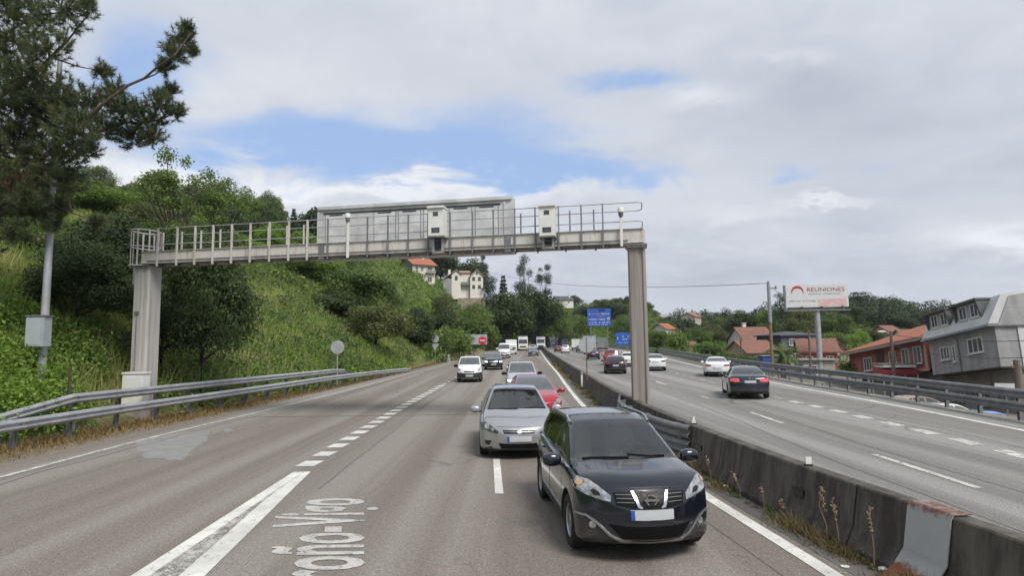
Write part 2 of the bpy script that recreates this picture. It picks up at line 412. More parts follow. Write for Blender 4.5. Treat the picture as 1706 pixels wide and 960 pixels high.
M['galv'] = pm('galvanised_steel', (.44, .45, .47), .5, .35, var=.14, scale=2.0, bump=.1)
M['galv_dark'] = pm('weathered_galvanised_steel', (.24, .245, .255), .55, .35, var=.18, scale=2.4, bump=.15)
M['gantry'] = pm('gantry_paint', (.55, .53, .50), .6, .1, col2=(.36, .33, .29), scale=2.6, stretch=(1.6, 1.6, .22), bump=.2, lo=.34, hi=.52)
M['post_r'] = pm('weathered_gantry_post', (.36, .335, .30), .7, .1, col2=(.20, .185, .165), scale=2.2, stretch=(5, 5, .12), bump=.15)
M['signback'] = pm('weathered_sign_metal', (.58, .585, .585), .55, .15, col2=(.42, .425, .43), scale=1.4, lo=.35, hi=.65, bump=.1)
M['white_box'] = pm('off_white_enamel', (.70, .71, .68), .5, var=.06, scale=3)
M['black'] = pm('black_plastic', (.005, .005, .006), .4, var=.1, spec=.2)
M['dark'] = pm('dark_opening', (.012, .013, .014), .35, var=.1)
M['wire'] = pm('wire', (.05, .05, .055), .6, var=.1)
M['terr'] = None
M['bark'] = pm('bark', (.10, .075, .055), .9, var=.3, scale=3, stretch=(3, 3, .6), bump=.8, bscale=8)
M['tyre'] = pm('tyre_rubber', (.018, .018, .018), .85, var=.1)
M['alloy'] = pm('alloy_wheel', (.45, .46, .47), .35, .8, var=.08)
M['chrome'] = pm('chrome', (.60, .61, .63), .2, 1.0, var=.04)
M['lamp_dark'] = pm('tinted_headlamp_glass', (.20, .21, .23), .08, .5, var=.4, scale=14, coat=1.0)
M['lamp'] = pm('headlamp_glass', (.62, .64, .66), .08, .5, var=.35, scale=16, coat=1.0)
M['lamp_on'] = pm('lit_headlamp', (.9, .9, .9), .1, 0, var=.02, emit=((1, .97, .9), 1.6))
M['lamp_red'] = pm('red_tail_lamp', (.42, .015, .02), .12, 0, var=.25, scale=10, coat=1.0)
M['lamp_lit_red'] = pm('lit_tail_lamp', (.42, .05, .06), .12, 0, var=.1, emit=((1, .2, .2), .28))
M['amber'] = pm('amber_lamp', (.62, .36, .20), .15, 0, var=.1, coat=1)
M['plate'] = pm('number_plate', (.46, .47, .49), .5, var=.05)
M['plate_blue'] = pm('plate_band', (.03, .07, .35), .5, var=.05)
M['glass'] = pm('car_glass', (.035, .042, .042), .06, 0, var=.2, scale=1.5, coat=.6, spec=.9)
M['glass_mid'] = pm('car_windscreen', (.075, .09, .09), .06, 0, var=.25, scale=1.2, coat=.8, spec=.9)
M['glass_clear'] = glass_clear('clear_windscreen')
M['seat'] = pm('seat_cloth', (.16, .155, .15), .9, var=.1)
M['seat_light'] = pm('light_seat_cloth', (.42, .41, .39), .9, var=.1)
M['trim'] = pm('dark_trim', (.028, .028, .030), .6, var=.1)
M['pane'] = pm('window_pane', (.10, .115, .125), .12, 0, var=.3, scale=.8, spec=.8)
M['wframe'] = pm('white_window_frame', (.66, .66, .64), .5, var=.06)
def paint(name, col, rough=.32, metal=.25, coat=1.0):
    mt, n, b = new_mat(name); tc = n.n('ShaderNodeTexCoord'); sp = n.n('ShaderNodeSeparateXYZ'); n.put(sp.inputs[0], tc.outputs['Object'])
    # road dust on the lower body
    f = n.math('MULTIPLY', n.ramp(sp.outputs[2], .62, .22, 0, .55), n.ramp(n.noise(tc.outputs['Object'], 2.2, 4, .6), .3, .7, .4, 1))
    n.put(b.inputs['Base Color'], n.mix(f, col, (.15, .135, .115))); b.inputs['Roughness'].default_value = rough; b.inputs['Metallic'].default_value = metal
    b.inputs['Coat Weight'].default_value = coat; b.inputs['Coat Roughness'].default_value = .05; return mt

# ------------------------------------------------------------------ vehicles
def boolean_cut(me, cut):
    a = bpy.data.objects.new('tmp_a', me); c = bpy.data.objects.new('tmp_c', cut); C.objects.link(a); C.objects.link(c)
    md = a.modifiers.new('b', 'BOOLEAN'); md.object = c; md.operation = 'DIFFERENCE'; md.solver = 'EXACT'
    dg = bpy.context.evaluated_depsgraph_get(); dg.update()
    r = bpy.data.meshes.new_from_object(a.evaluated_get(dg))
    bpy.data.objects.remove(a); bpy.data.objects.remove(c); return r
def pick(me, idx, name, mt):
    b = bmesh.new(); b.from_mesh(me)
    bmesh.ops.delete(b, geom=[f for f in b.faces if f.material_index not in idx], context='FACES')
    if not b.faces: b.free(); return None
    rm = {k: i for i, k in enumerate(idx)}
    for f in b.faces: f.material_index = rm[f.material_index]
    r = bpy.data.meshes.new(name); b.to_mesh(r); b.free()
    for x in mt: r.materials.append(x)
    r.shade_smooth(); r.set_sharp_from_angle(angle=math.radians(38)); return r

class Body:
    def __init__(s, S):
        s.S = S; s.L = S['L']
        s.hw, s.zb, s.zs, s.zt = mono(S['hw']), mono(S['zb']), mono(S['zs']), mono(S['zt'])
        s.amp = mono(S.get('amp', [(0, .24), (.5, .2), (1.0, .12), (1.6, .10), (2.3, 0), (s.L - .9, 0), (s.L, -.12)]))
        s.Wr = mono([(0, S['Wr']), (s.L, S.get('Wr2', S['Wr']))]); s.zR = S['zR']
        s.nose = S.get('nose', (.09, .50, .38)); s.tail = S.get('tail', (.05, .55, .4))
    def sec(s, y):
        hw, zb, zs, zt = s.hw(y), s.zb(y), s.zs(y), s.zt(y)
        zs = min(zs, zt - .015); k = (zs - zb) / .8
        x9 = hw * s.S.get('belt', .905); z9 = zs + .012; h = max(zt - z9, .003)
        fr = min(max((zt - z9) / (s.zR - z9), 0), 1); xe = x9 + (s.Wr(y) - x9) * fr; dr = min(s.S.get('drop', .055), .45 * h); z14 = zt - dr
        bul = .014 * min(1, h / .3)
        lp = lambda t, b=0: (x9 + (xe - x9) * t + b, z9 + (z14 - z9) * t)
        return [(0, zb), (.5 * hw, zb), (.88 * hw, zb), (.965 * hw, zb + .04), (.99 * hw, zb + .12 * k), (hw, zb + .38 * (zs - zb)), (hw, zb + .62 * (zs - zb)),
                (.992 * hw, zs - .14 * k), (.972 * hw, zs - .045 * k), (.94 * hw, zs), (x9, z9), lp(.09, bul * .3), lp(.5, bul), lp(.88, bul * .4), (xe, z14),
                (xe - min(.06, xe * .1), z14 + dr * .55), (.64 * xe, zt - dr * .12 + (.012 if fr < .25 and .3 < y < 1.0 else 0)), (.32 * xe, zt - dr * .03), (0, zt)]
    def deform(s, x, y, z):
        hw = s.hw(min(max(y, 0), s.L)); q = min(abs(x) / max(hw, .3), 1.05)
        yy = y + s.amp(y) * q ** 2.3
        a, z0, w = s.nose; yy += a * ((z - z0) / w) ** 2 * max(0, 1 - y / .5) ** 1.5
        a, z0, w = s.tail; yy -= a * ((z - z0) / w) ** 2 * max(0, 1 - (s.L - y) / .5) ** 1.5
        return (x, yy, z)
    def build(s, coarse=False):
        S = s.S; L = s.L; st = .11 if coarse else .055
        ys = {0, .02, .05, .09, .14, .2, .27, L, L - .02, L - .05, L - .1, L - .16}
        marks = list(S['wind']) + [v for w in S['side'] for v in w] + list(S.get('rear', []))
        n = int(L / st)
        for i in range(n + 1):
            y = L * i / n
            if min(abs(y - q) for q in marks) > st * .45 and .3 < y < L - .2: ys.add(y)
        ys |= set(marks); ys = sorted(ys)
        N = 19; vs = []; fs = []; mi = []; rings = []
        for y in ys:
            h = s.sec(y); ring = h + [(-x, z) for x, z in h[-2:0:-1]]
            rings.append(ring); vs += [s.deform(x, y, z) for x, z in ring]
        K = len(rings[0])
        def between(y0, y1, seg): return any(a - 1e-6 <= y0 and y1 <= b + 1e-6 for a, b in seg)
        for i in range(len(ys) - 1):
            for k in range(K):
                fs.append((i * K + k, i * K + (k + 1) % K, (i + 1) * K + (k + 1) % K, (i + 1) * K + k))
                j = k if k < N - 1 else K - 1 - k     # segment index on the half profile
                g = 0
                if 15 <= j and between(ys[i], ys[i + 1], [S['wind']]): g = 1
                elif 15 <= j and S.get('rear') and between(ys[i], ys[i + 1], [S['rear']]): g = 3
                elif 11 <= j <= 12 and between(ys[i], ys[i + 1], S['side']): g = 2
                elif j <= 2: g = 4
                mi.append(g)
        for end, ri in ((0, 0), (1, len(ys) - 1)):
            ring = rings[ri]; y = ys[ri]; zc = (ring[0][1] + ring[N - 1][1]) / 2; prev = [ri * K + k for k in range(K)]
            for sc_ in (.88, .7, .45, .2):
                cur = []
                for (x, z) in ring: cur.append(len(vs)); vs.append(s.deform(x * sc_, y, zc + (z - zc) * sc_))
                for k in range(K):
                    q = (prev[k], prev[(k + 1) % K], cur[(k + 1) % K], cur[k]); fs.append(q if end else q[::-1]); mi.append(0)
                prev = cur
            c = len(vs); vs.append(s.deform(0, y, zc))
            for k in range(K):
                q = (prev[k], prev[(k + 1) % K], c); fs.append(q if end else q[::-1]); mi.append(0)
        me = bpy.data.meshes.new('body'); me.from_pydata(vs, [], fs); me.polygons.foreach_set('material_index', mi)
        for _ in range(5): me.materials.append(M['dark'])
        b = bmesh.new(); b.from_mesh(me); bmesh.ops.recalc_face_normals(b, faces=b.faces[:])
        if b.calc_volume(signed=True) < 0: bmesh.ops.reverse_faces(b, faces=b.faces[:])
        b.to_mesh(me); s.bvh = BVHTree.FromBMesh(b); b.free()
        # wheel arches
        cut = MB(); r = S['wr'] + S.get('arch', .055); nn = 20 if coarse else 36
        for ya in S['axles']:
            w = s.hw(ya)
            for sg in (-1, 1):
                prof = [(0, sg * (w - .30)), (r, sg * (w - .30)), (r, sg * (w + .3)), (0, sg * (w + .3))]
                # closed cylinder
                ring = lambda xx: [(xx, ya + r * math.cos(2 * PI * q / nn), S['wr'] + .015 + r * math.sin(2 * PI * q / nn)) for q in range(nn)]
                a0, a1 = ring(prof[0][1]), ring(prof[2][1])
                cut.add(a0 + a1, [tuple(range(nn)), tuple(nn + q for q in reversed(range(nn)))] + [(q, q + nn, (q + 1) % nn + nn, (q + 1) % nn) for q in range(nn)], 4)
        cm = cut.mesh('cut', [M['dark']] * 5)
        res = boolean_cut(me, cm)
        bpy.data.meshes.remove(me); return res
    def hit(s, axis, u, v, sg=1):
        L = s.L
        o, d = {'F': (Vector((u, -3, v)), Vector((0, 1, 0))), 'R': (Vector((u, L + 3, v)), Vector((0, -1, 0))),
                'S': (Vector((sg * 4, u, v)), Vector((-sg, 0, 0))), 'T': (Vector((u, v, 6)), Vector((0, 0, -1)))}[axis]
        r = s.bvh.ray_cast(o, d)
        return (r[0], d, r[1])
    def panel(s, name, poly, axis, mt, parent, off=.005, th=.02, cell=.05, sg=1):
        b = bmesh.new(); f = b.faces.new([b.verts.new((p[0], p[1], 0)) for p in poly])
        us = [p[0] for p in poly]; ws = [p[1] for p in poly]
        for ax, (lo, hi) in ((0, (min(us), max(us))), (1, (min(ws), max(ws)))):
            k = int((hi - lo) / cell)
            for i in range(1, k + 1):
                c = lo + (hi - lo) * i / (k + 1); co = Vector((c, 0, 0)) if ax == 0 else Vector((0, c, 0)); no = Vector((1, 0, 0)) if ax == 0 else Vector((0, 1, 0))
                bmesh.ops.bisect_plane(b, geom=b.verts[:] + b.edges[:] + b.faces[:], plane_co=co, plane_no=no, dist=1e-5)
        hits = {}; last = None
        for v in b.verts:
            h = s.hit(axis, v.co.x, v.co.y, sg)
            if h[0] is not None: hits[v.index if v.index >= 0 else id(v)] = 1; last = h[0]
        if last is None: b.free(); return None
        b.verts.index_update(); tops = {}
        depth_ax = {'F': 1, 'R': 1, 'S': 0, 'T': 2}[axis]
        known = []
        for v in b.verts:
            h = s.hit(axis, v.co.x, v.co.y, sg)
            if h[0] is not None: known.append((v.co.x, v.co.y, h[0][depth_ax]))
        for v in b.verts:
            h = s.hit(axis, v.co.x, v.co.y, sg); d = h[1]
            if h[0] is not None: p = h[0] + (h[2] * off if h[2].dot(d) < 0 else -d * off)
            else:
                k = min(known, key=lambda q: (q[0] - v.co.x) ** 2 + (q[1] - v.co.y) ** 2)[2]
                p = {'F': Vector((v.co.x, k, v.co.y)), 'R': Vector((v.co.x, k, v.co.y)), 'S': Vector((k, v.co.x, v.co.y)), 'T': Vector((v.co.x, v.co.y, k))}[axis] - d * off
            tops[v] = (p, d)
        for v, (p, d) in tops.items(): v.co = p
        dd = list(tops.values())[0][1]
        be = [e for e in b.edges if len(e.link_faces) == 1]
        r = bmesh.ops.extrude_edge_only(b, edges=be)
        for g in r['geom']:
            if isinstance(g, bmesh.types.BMVert): g.co = g.co + dd * th
        bmesh.ops.recalc_face_normals(b, faces=b.faces[:])
        # outward
        tot = sum((f.normal.dot(dd) * f.calc_area() for f in b.faces))
        big = max(b.faces, key=lambda f: f.calc_area() * (abs(f.normal.dot(dd)) > .2))
        if big.normal.dot(dd) > 0: bmesh.ops.reverse_faces(b, faces=b.faces[:])
        me = bpy.data.meshes.new(name); b.to_mesh(me); b.free(); me.materials.append(mt); me.shade_smooth(); me.set_sharp_from_angle(angle=math.radians(40))
        return link(name, me, parent)

def ellipsoid(mb, c, r, n=14, k=9, mi=0, pw=1.0):
    vs = []; fs = []
    for i in range(k + 1):
        a = PI * i / k - PI / 2
        for j in range(n):
            t = 2 * PI * j / n; ca = math.copysign(abs(math.cos(a)) ** pw, math.cos(a)); sa = math.copysign(abs(math.sin(a)) ** pw, math.sin(a))
            ct = math.copysign(abs(math.cos(t)) ** pw, math.cos(t)); st_ = math.copysign(abs(math.sin(t)) ** pw, math.sin(t))
            vs.append((c[0] + r[0] * ca * ct, c[1] + r[1] * ca * st_, c[2] + r[2] * sa))
    for i in range(k):
        for j in range(n): fs.append((i * n + j, i * n + (j + 1) % n, (i + 1) * n + (j + 1) % n, (i + 1) * n + j))
    return mb.add(vs, fs, mi)

WH = {}
def wheel_meshes(r, w, coarse):
    key = (r, w, coarse)
    if key in WH: return WH[key]
    n = 18 if coarse else 36; rr = r * .64
    t = MB(); t.lathe([(rr, -w * .42), (rr + .02, -w * .5), (r - .03, -w * .5), (r - .006, -w * .38), (r, -w * .2), (r, w * .2), (r - .006, w * .38), (r - .03, w * .5), (rr + .02, w * .5), (rr, w * .42)], 'X', n, close=True)
    tm = t.mesh('wheel', M['tyre'], smooth=True, angle=50)
    rm = MB(); rm.lathe([(rr, w * .40), (rr - .018, w * .43), (rr - .03, w * .36), (rr - .035, -w * .3)], 'X', n)
    rm.lathe([(0.0, w * .05), (rr - .02, w * .02)], 'X', n, mi=1)
    rm.lathe([(0.0, w * .40), (.035, w * .39), (.05, w * .33), (.055, w * .1)], 'X', 14)
    for k in range(5):
        a = 2 * PI * k / 5 + .3; ca, sa = math.cos(a), math.sin(a)
        pts = [(.03, -.035), (rr - .02, -.055), (rr - .02, .055), (.03, .035)]
        vs = []
        for x in (w * .2, w * .36):
            for (u, v) in pts: vs.append((x - (.02 if u > .1 else 0), u * ca - v * sa, u * sa + v * ca))
        rm.add(vs, [(0, 1, 2, 3), (7, 6, 5, 4), (0, 4, 5, 1), (1, 5, 6, 2), (2, 6, 7, 3), (3, 7, 4, 0)])
    rmm = rm.mesh('rim', [M['alloy'], M['dark']], smooth=True, angle=30)
    WH[key] = (tm, rmm); return WH[key]

def make_car(name, label, cat, S, paint_m, front=None, rear=None, rz=0.0, group=None, coarse=False, glass=None, feats=(), interior=False, mirror_mat=None, handles=True, clad=None):
    """front / rear: ground point under the middle of the front or rear bumper"""
    L = S['L']; bd = Body(S); res = bd.build(coarse)
    root = empty(name, (0, 0, 0), rz); tag(root, label, cat, group)
    R3 = Matrix.Rotation(rz, 3, 'Z'); shift = Vector((0, -L / 2, 0))
    if front is not None: loc = Vector(front) + R3 @ Vector((0, L / 2, 0))
    else: loc = Vector(rear) - R3 @ Vector((0, L / 2, 0))
    loc.z = zr(loc.y) + .014; root.location = loc
    gl = glass or M['glass']; parts = []
    def own(o):
        if o: parts.append(o)
        return o
    body = own(link('body', pick(res, [0, 4], 'body', [paint_m, M['trim']]), root))
    for idx, nm, mt in ((1, 'windscreen', M['glass_clear'] if interior else (M['glass_mid'] if glass is None else glass)), (2, 'side_window', M['glass_clear'] if interior else gl), (3, 'rear_window', M['glass_clear'] if interior else gl)):
        me = pick(res, [idx], nm, [mt])
        if me and idx == 2 and not coarse:
            for sg in (1, -1):
                b = bmesh.new(); b.from_mesh(me); bmesh.ops.delete(b, geom=[f for f in b.faces if f.calc_center_median().x * sg < 0], context='FACES')
                if b.faces:
                    m2 = bpy.data.meshes.new(nm); b.to_mesh(m2); m2.materials.append(mt); m2.shade_smooth(); own(link(nm, m2, root))
                b.free()
        elif me: own(link(nm, me, root))
    tm, rm = wheel_meshes(S['wr'], S.get('ww', .215), coarse)
    for ya in S['axles']:
        for sg in (-1, 1):
            w = own(link('wheel', tm, root)); w.location = (sg * (bd.hw(ya) - S.get('ww', .215) / 2 - .012), ya, S['wr']); w.rotation_euler = (0, 0, 0 if sg > 0 else PI)
            link('rim', rm, w)
    for ft in feats:
        nm, mt, ax, poly, mir = ft[:5]; off = ft[5] if len(ft) > 5 else .005
        mt = M[mt] if isinstance(mt, str) else mt
        if mir and ax in 'FRT':
            own(bd.panel(nm, poly, ax, mt, root, off)); own(bd.panel(nm, [(-p[0], p[1]) for p in poly][::-1], ax, mt, root, off))
        elif mir: own(bd.panel(nm, poly, ax, mt, root, off, sg=1)); own(bd.panel(nm, poly, ax, mt, root, off, sg=-1))
        else: own(bd.panel(nm, poly, ax, mt, root, off))
    # mirrors
    if 'mirror' in S:
        my, mz, mx = S['mirror'][:3]; ms = S['mirror'][3] if len(S['mirror']) > 3 else 1
        for sg in (-1, 1):
            b = MB(); ellipsoid(b, (sg * (mx + .11 * ms), my, mz), (.125 * ms, .075 * ms, .085 * ms), 12 if coarse else 18, 8 if coarse else 12, 0, .8)
            b.tube([(sg * (mx - .05), my + .03, mz - .06), (sg * (mx + .06), my + .01, mz - .04)], .03 * ms, 8, 1)
            o = own(b.build('door_mirror', [mirror_mat or paint_m, M['trim']], root, smooth=True, angle=60))
    if not coarse:
        for (a, b_) in S.get('doors', []):
            for yy in (a, b_):
                zlo, zhi = .34, bd.zs((yy)) - .02
                own(bd.panel('door_gap', [(yy - .005, zlo), (yy + .005, zlo), (yy + .005, zhi), (yy - .005, zhi)], 'S', M['dark'], root, .0025, .004, .1, 1))
                own(bd.panel('door_gap', [(yy - .005, zlo), (yy + .005, zlo), (yy + .005, zhi), (yy - .005, zhi)], 'S', M['dark'], root, .0025, .004, .1, -1))
            if handles:
                hz = bd.zs(b_) - .12
                for sg in (1, -1): own(bd.panel('door_handle', [(b_ - .24, hz), (b_ - .05, hz + .01), (b_ - .05, hz + .04), (b_ - .24, hz + .03)], 'S', paint_m, root, .03, .03, .05, sg))
    if interior:
        iy = S['wind'][0]; zf = .35
        b = MB(); b.box((0, (iy + .2 + L - .6) / 2, zf), (1.45, L - .6 - iy - .2, .04)); own(b.build('cabin_floor', M['trim'], root))
        b = MB(); b.prism([(iy + .12, .55), (iy + .85, .55), (iy + .80, bd.zs(iy) + .0), (iy + .30, bd.zs(iy) + .03), (iy + .12, bd.zs(iy) - .02)], -.68, .68, plane='YZ'); own(b.build('dashboard', M['trim'], root, bevel=.02))
        b = MB(); zh = bd.zR - .09; b.box((0, S['wind'][1] + (S['rear'][0] - S['wind'][1]) / 2 + .1, zh), (1.02, S['rear'][0] - S['wind'][1] - .25, .03)); own(b.build('headliner', M['seat_light'], root))  # pale roof lining, added to bounce light into the cabin
        for sx in (-.36, .36):
            b = MB(); by = iy + 1.45; b.box((sx, by - .1, .62), (.5, .5, .18)); b.box((sx, by + .28, .98), (.48, .13, .66), M=Matrix.Rotation(-.22, 3, 'X')); b.box((sx, by + .40, 1.36), (.27, .09, .19))
            own(b.build('front_seat', M['seat_light'], root, bevel=.04))
        b = MB(); b.box((0, iy + 2.35, .66), (1.3, .5, .2)); b.box((0, iy + 2.68, 1.0), (1.3, .13, .6), M=Matrix.Rotation(-.25, 3, 'X'))
        for sx in (-.38, .38): b.box((sx, iy + 2.78, 1.34), (.26, .08, .17))
        own(b.build('rear_seat', M['seat'], root, bevel=.03))
        b = MB(); c0 = Vector((.36, iy + .93, bd.zs(iy) + .02)); Rm = Matrix.Rotation(-.45, 3, 'X')
        pts = [c0 + Rm @ Vector((.185 * math.cos(t), 0, .185 * math.sin(t))) for t in np.linspace(0, 2 * PI, 25)]
        b.tube(pts, .016, 6, caps=False, up=Vector((0, 1, 0))); b.box(c0, (.34, .04, .06)); b.box(c0 - Vector((0, 0, .06)), (.05, .04, .16))
        own(b.build('steering_wheel', M['black'], root, smooth=True))
    for o in parts: o.location = o.location + shift
    bpy.data.meshes.remove(res)
    return root, bd, parts

# --- outlines -------------------------------------------------------------
SUV = dict(L=4.33, zR=1.605, Wr=.60, wr=.345, ww=.225, axles=(.89, 3.53), arch=.06, mirror=(1.36, 1.06, .89, 1.1), doors=[(1.30, 2.33), (2.33, 3.2)], nose=(.10, .50, .44),
    hw=[(0, .66), (.04, .75), (.12, .83), (.3, .88), (.6, .895), (3.4, .895), (3.9, .875), (4.15, .83), (4.28, .76), (4.33, .70)],
    zb=[(0, .30), (.1, .235), (.4, .20), (3.9, .22), (4.2, .30), (4.33, .38)],
    zs=[(0, .70), (.06, .82), (.15, .90), (.3, .95), (.6, .98), (1.0, 1.0), (1.4, 1.0), (2.5, 1.04), (3.6, 1.10), (4.1, 1.06), (4.33, .95)],
    zt=[(0, .74), (.04, .85), (.12, .95), (.3, 1.02), (.6, 1.06), (.95, 1.10), (1.05, 1.11), (1.3, 1.235), (1.6, 1.38), (1.85, 1.49), (2.05, 1.55), (2.4, 1.60), (3.0, 1.60), (3.5, 1.575), (3.8, 1.52), (3.95, 1.44), (4.15, 1.18), (4.25, 1.05), (4.33, .97)],
    wind=(1.03, 1.98), side=[(1.42, 2.28), (2.36, 3.15), (3.22, 3.62)], rear=(3.86, 4.12))
HATCH = dict(L=4.24, zR=1.48, Wr=.56, wr=.32, ww=.205, axles=(.87, 3.52), mirror=(1.42, .98, .88, 1.0), doors=[(1.35, 2.4), (2.4, 3.25)], nose=(.09, .42, .40),
    hw=[(0, .64), (.04, .74), (.12, .82), (.3, .87), (.6, .892), (3.3, .892), (3.8, .86), (4.1, .80), (4.2, .74), (4.24, .68)],
    zb=[(0, .24), (.1, .19), (.4, .17), (3.8, .19), (4.1, .26), (4.24, .34)],
    zs=[(0, .56), (.06, .65), (.15, .72), (.3, .785), (.6, .84), (1.0, .89), (1.4, .915), (2.5, .95), (3.5, 1.0), (4.0, .97), (4.24, .88)],
    zt=[(0, .58), (.04, .66), (.12, .745), (.3, .84), (.6, .915), (.95, .985), (1.08, 1.015), (1.4, 1.17), (1.7, 1.305), (1.95, 1.40), (2.15, 1.445), (2.5, 1.478), (3.0, 1.47), (3.4, 1.43), (3.7, 1.365), (3.85, 1.27), (4.05, 1.06), (4.16, .96), (4.24, .90)],
    wind=(1.06, 2.08), side=[(1.52, 2.34), (2.42, 3.2), (3.26, 3.5)], rear=(3.74, 4.03))
SEDAN = dict(L=4.62, zR=1.44, Wr=.55, wr=.325, ww=.215, axles=(.83, 3.64), mirror=(1.62, .97, .87, 1.0), doors=[(1.5, 2.55), (2.55, 3.4)], nose=(.09, .42, .40), tail=(.06, .6, .4),
    hw=[(0, .64), (.04, .74), (.12, .82), (.3, .87), (.6, .90), (3.6, .90), (4.2, .875), (4.45, .83), (4.57, .77), (4.62, .71)],
    zb=[(0, .24), (.1, .19), (.4, .17), (4.1, .2), (4.45, .27), (4.62, .34)],
    zs=[(0, .56), (.06, .64), (.15, .70), (.3, .765), (.6, .82), (1.0, .87), (1.5, .91), (2.5, .94), (3.6, .99), (4.1, 1.0), (4.45, .99), (4.62, .90)],
    zt=[(0, .58), (.04, .66), (.12, .73), (.3, .82), (.6, .885), (1.0, .94), (1.25, .975), (1.6, 1.13), (1.9, 1.27), (2.15, 1.37), (2.4, 1.42), (2.75, 1.44), (3.1, 1.425), (3.4, 1.365), (3.7, 1.25), (3.98, 1.10), (4.1, 1.065), (4.3, 1.055), (4.5, 1.03), (4.58, .97), (4.62, .91)],
    wind=(1.27, 2.3), side=[(1.75, 2.5), (2.58, 3.42)], rear=(3.32, 4.0))
COUPE = dict(SEDAN, zR=1.40, zt=[(0, .58), (.04, .66), (.12, .73), (.3, .82), (.6, .885), (1.0, .94), (1.25, .975), (1.6, 1.13), (1.9, 1.26), (2.15, 1.34), (2.45, 1.39), (2.75, 1.40), (3.1, 1.37), (3.4, 1.30), (3.7, 1.20), (4.05, 1.08), (4.2, 1.05), (4.4, 1.03), (4.55, .97), (4.62, .91)])
MPV = dict(L=4.1, zR=1.66, Wr=.62, wr=.30, ww=.19, axles=(.78, 3.35), mirror=(1.28, 1.05, .84, 1.0), doors=[(1.2, 2.2), (2.2, 3.1)], nose=(.05, .45, .42),
    hw=[(0, .66), (.04, .74), (.12, .79), (.3, .83), (.6, .85), (3.5, .85), (3.9, .82), (4.05, .77), (4.1, .72)],
    zb=[(0, .26), (.1, .21), (.4, .19), (3.7, .2), (4.1, .32)],
    zs=[(0, .62), (.06, .72), (.15, .80), (.3, .87), (.6, .93), (1.0, .98), (1.5, 1.0), (3.5, 1.03), (4.1, .98)],
    zt=[(0, .65), (.04, .75), (.12, .85), (.3, .94), (.6, 1.02), (.85, 1.09), (1.1, 1.21), (1.4, 1.40), (1.65, 1.54), (1.85, 1.61), (2.2, 1.655), (3.2, 1.66), (3.7, 1.63), (3.85, 1.55), (4.0, 1.25), (4.1, 1.02)],
    wind=(.86, 1.78), side=[(1.3, 2.15), (2.22, 3.05), (3.12, 3.6)], rear=(3.84, 4.0))
FIO = dict(L=3.87, zR=1.72, Wr=.66, wr=.29, ww=.185, axles=(.76, 3.27), mirror=(1.15, 1.08, .84, 1.15), doors=[(1.05, 2.0)], nose=(.05, .45, .45), belt=.93, drop=.05,
    hw=[(0, .66), (.04, .75), (.12, .80), (.3, .84), (.6, .858), (3.6, .858), (3.8, .84), (3.87, .80)],
    zb=[(0, .25), (.1, .2), (.4, .18), (3.6, .2), (3.87, .3)],
    zs=[(0, .62), (.06, .74), (.15, .83), (.3, .91), (.6, .98), (1.0, 1.03), (1.5, 1.05), (3.87, 1.05)],
    zt=[(0, .66), (.04, .78), (.12, .90), (.25, .99), (.5, 1.09), (.7, 1.16), (.95, 1.34), (1.2, 1.52), (1.4, 1.63), (1.6, 1.69), (2.0, 1.72), (3.5, 1.72), (3.75, 1.69), (3.82, 1.6), (3.87, 1.2)],
    wind=(.71, 1.42), side=[(1.08, 1.9)], rear=(3.80, 3.84))
VAN = dict(L=5.2, zR=2.35, Wr=.80, wr=.34, ww=.22, axles=(.95, 4.1), mirror=(1.25, 1.45, .98, 1.5), doors=[(1.1, 2.1)], nose=(.05, .55, .6), belt=.95, drop=.08,
    hw=[(0, .74), (.04, .84), (.12, .90), (.3, .96), (.6, .985), (5.0, .985), (5.2, .95)],
    zb=[(0, .3), (.1, .25), (5.0, .26), (5.2, .36)],
    zs=[(0, .78), (.06, .92), (.15, 1.0), (.3, 1.10), (.6, 1.2), (1.0, 1.28), (5.2, 1.3)],
    zt=[(0, .82), (.04, .96), (.12, 1.08), (.3, 1.2), (.6, 1.32), (.75, 1.4), (1.1, 1.75), (1.4, 2.02), (1.6, 2.18), (1.85, 2.3), (2.2, 2.35), (5.05, 2.35), (5.15, 2.3), (5.2, 2.1)],
    wind=(.76, 1.5), side=[(1.2, 2.05)])

def ring_poly(cx, cz, r, n=14, a0=0): return [(cx + r * math.cos(a0 + 2 * PI * i / n), cz + r * math.sin(a0 + 2 * PI * i / n)) for i in range(n)]
def rect(x0, x1, z0, z1): return [(x0, z0), (x1, z0), (x1, z1), (x0, z1)]
def thick_line(pts, w):
    up = []; dn = []
    for i, p in enumerate(pts):
        a = Vector(pts[max(i - 1, 0)]); b = Vector(pts[min(i + 1, len(pts) - 1)]); t = (b - a).normalized(); nn = Vector((-t.y, t.x)) * (w / 2)
        up.append((p[0] + nn.x, p[1] + nn.y)); dn.append((p[0] - nn.x, p[1] - nn.y))
    return up + dn[::-1]
def plates(z, yoff='F', w=.26, h=.055, mat='plate'):
    return [('number_plate', mat, yoff, rect(-w, w, z - h, z + h), False, .02), ('number_plate_band', 'plate_blue', yoff, rect(-w, -w + .045, z - h + .002, z + h - .002) if yoff == 'F' else rect(w - .045, w, z - h + .002, z + h - .002), False, .024)]

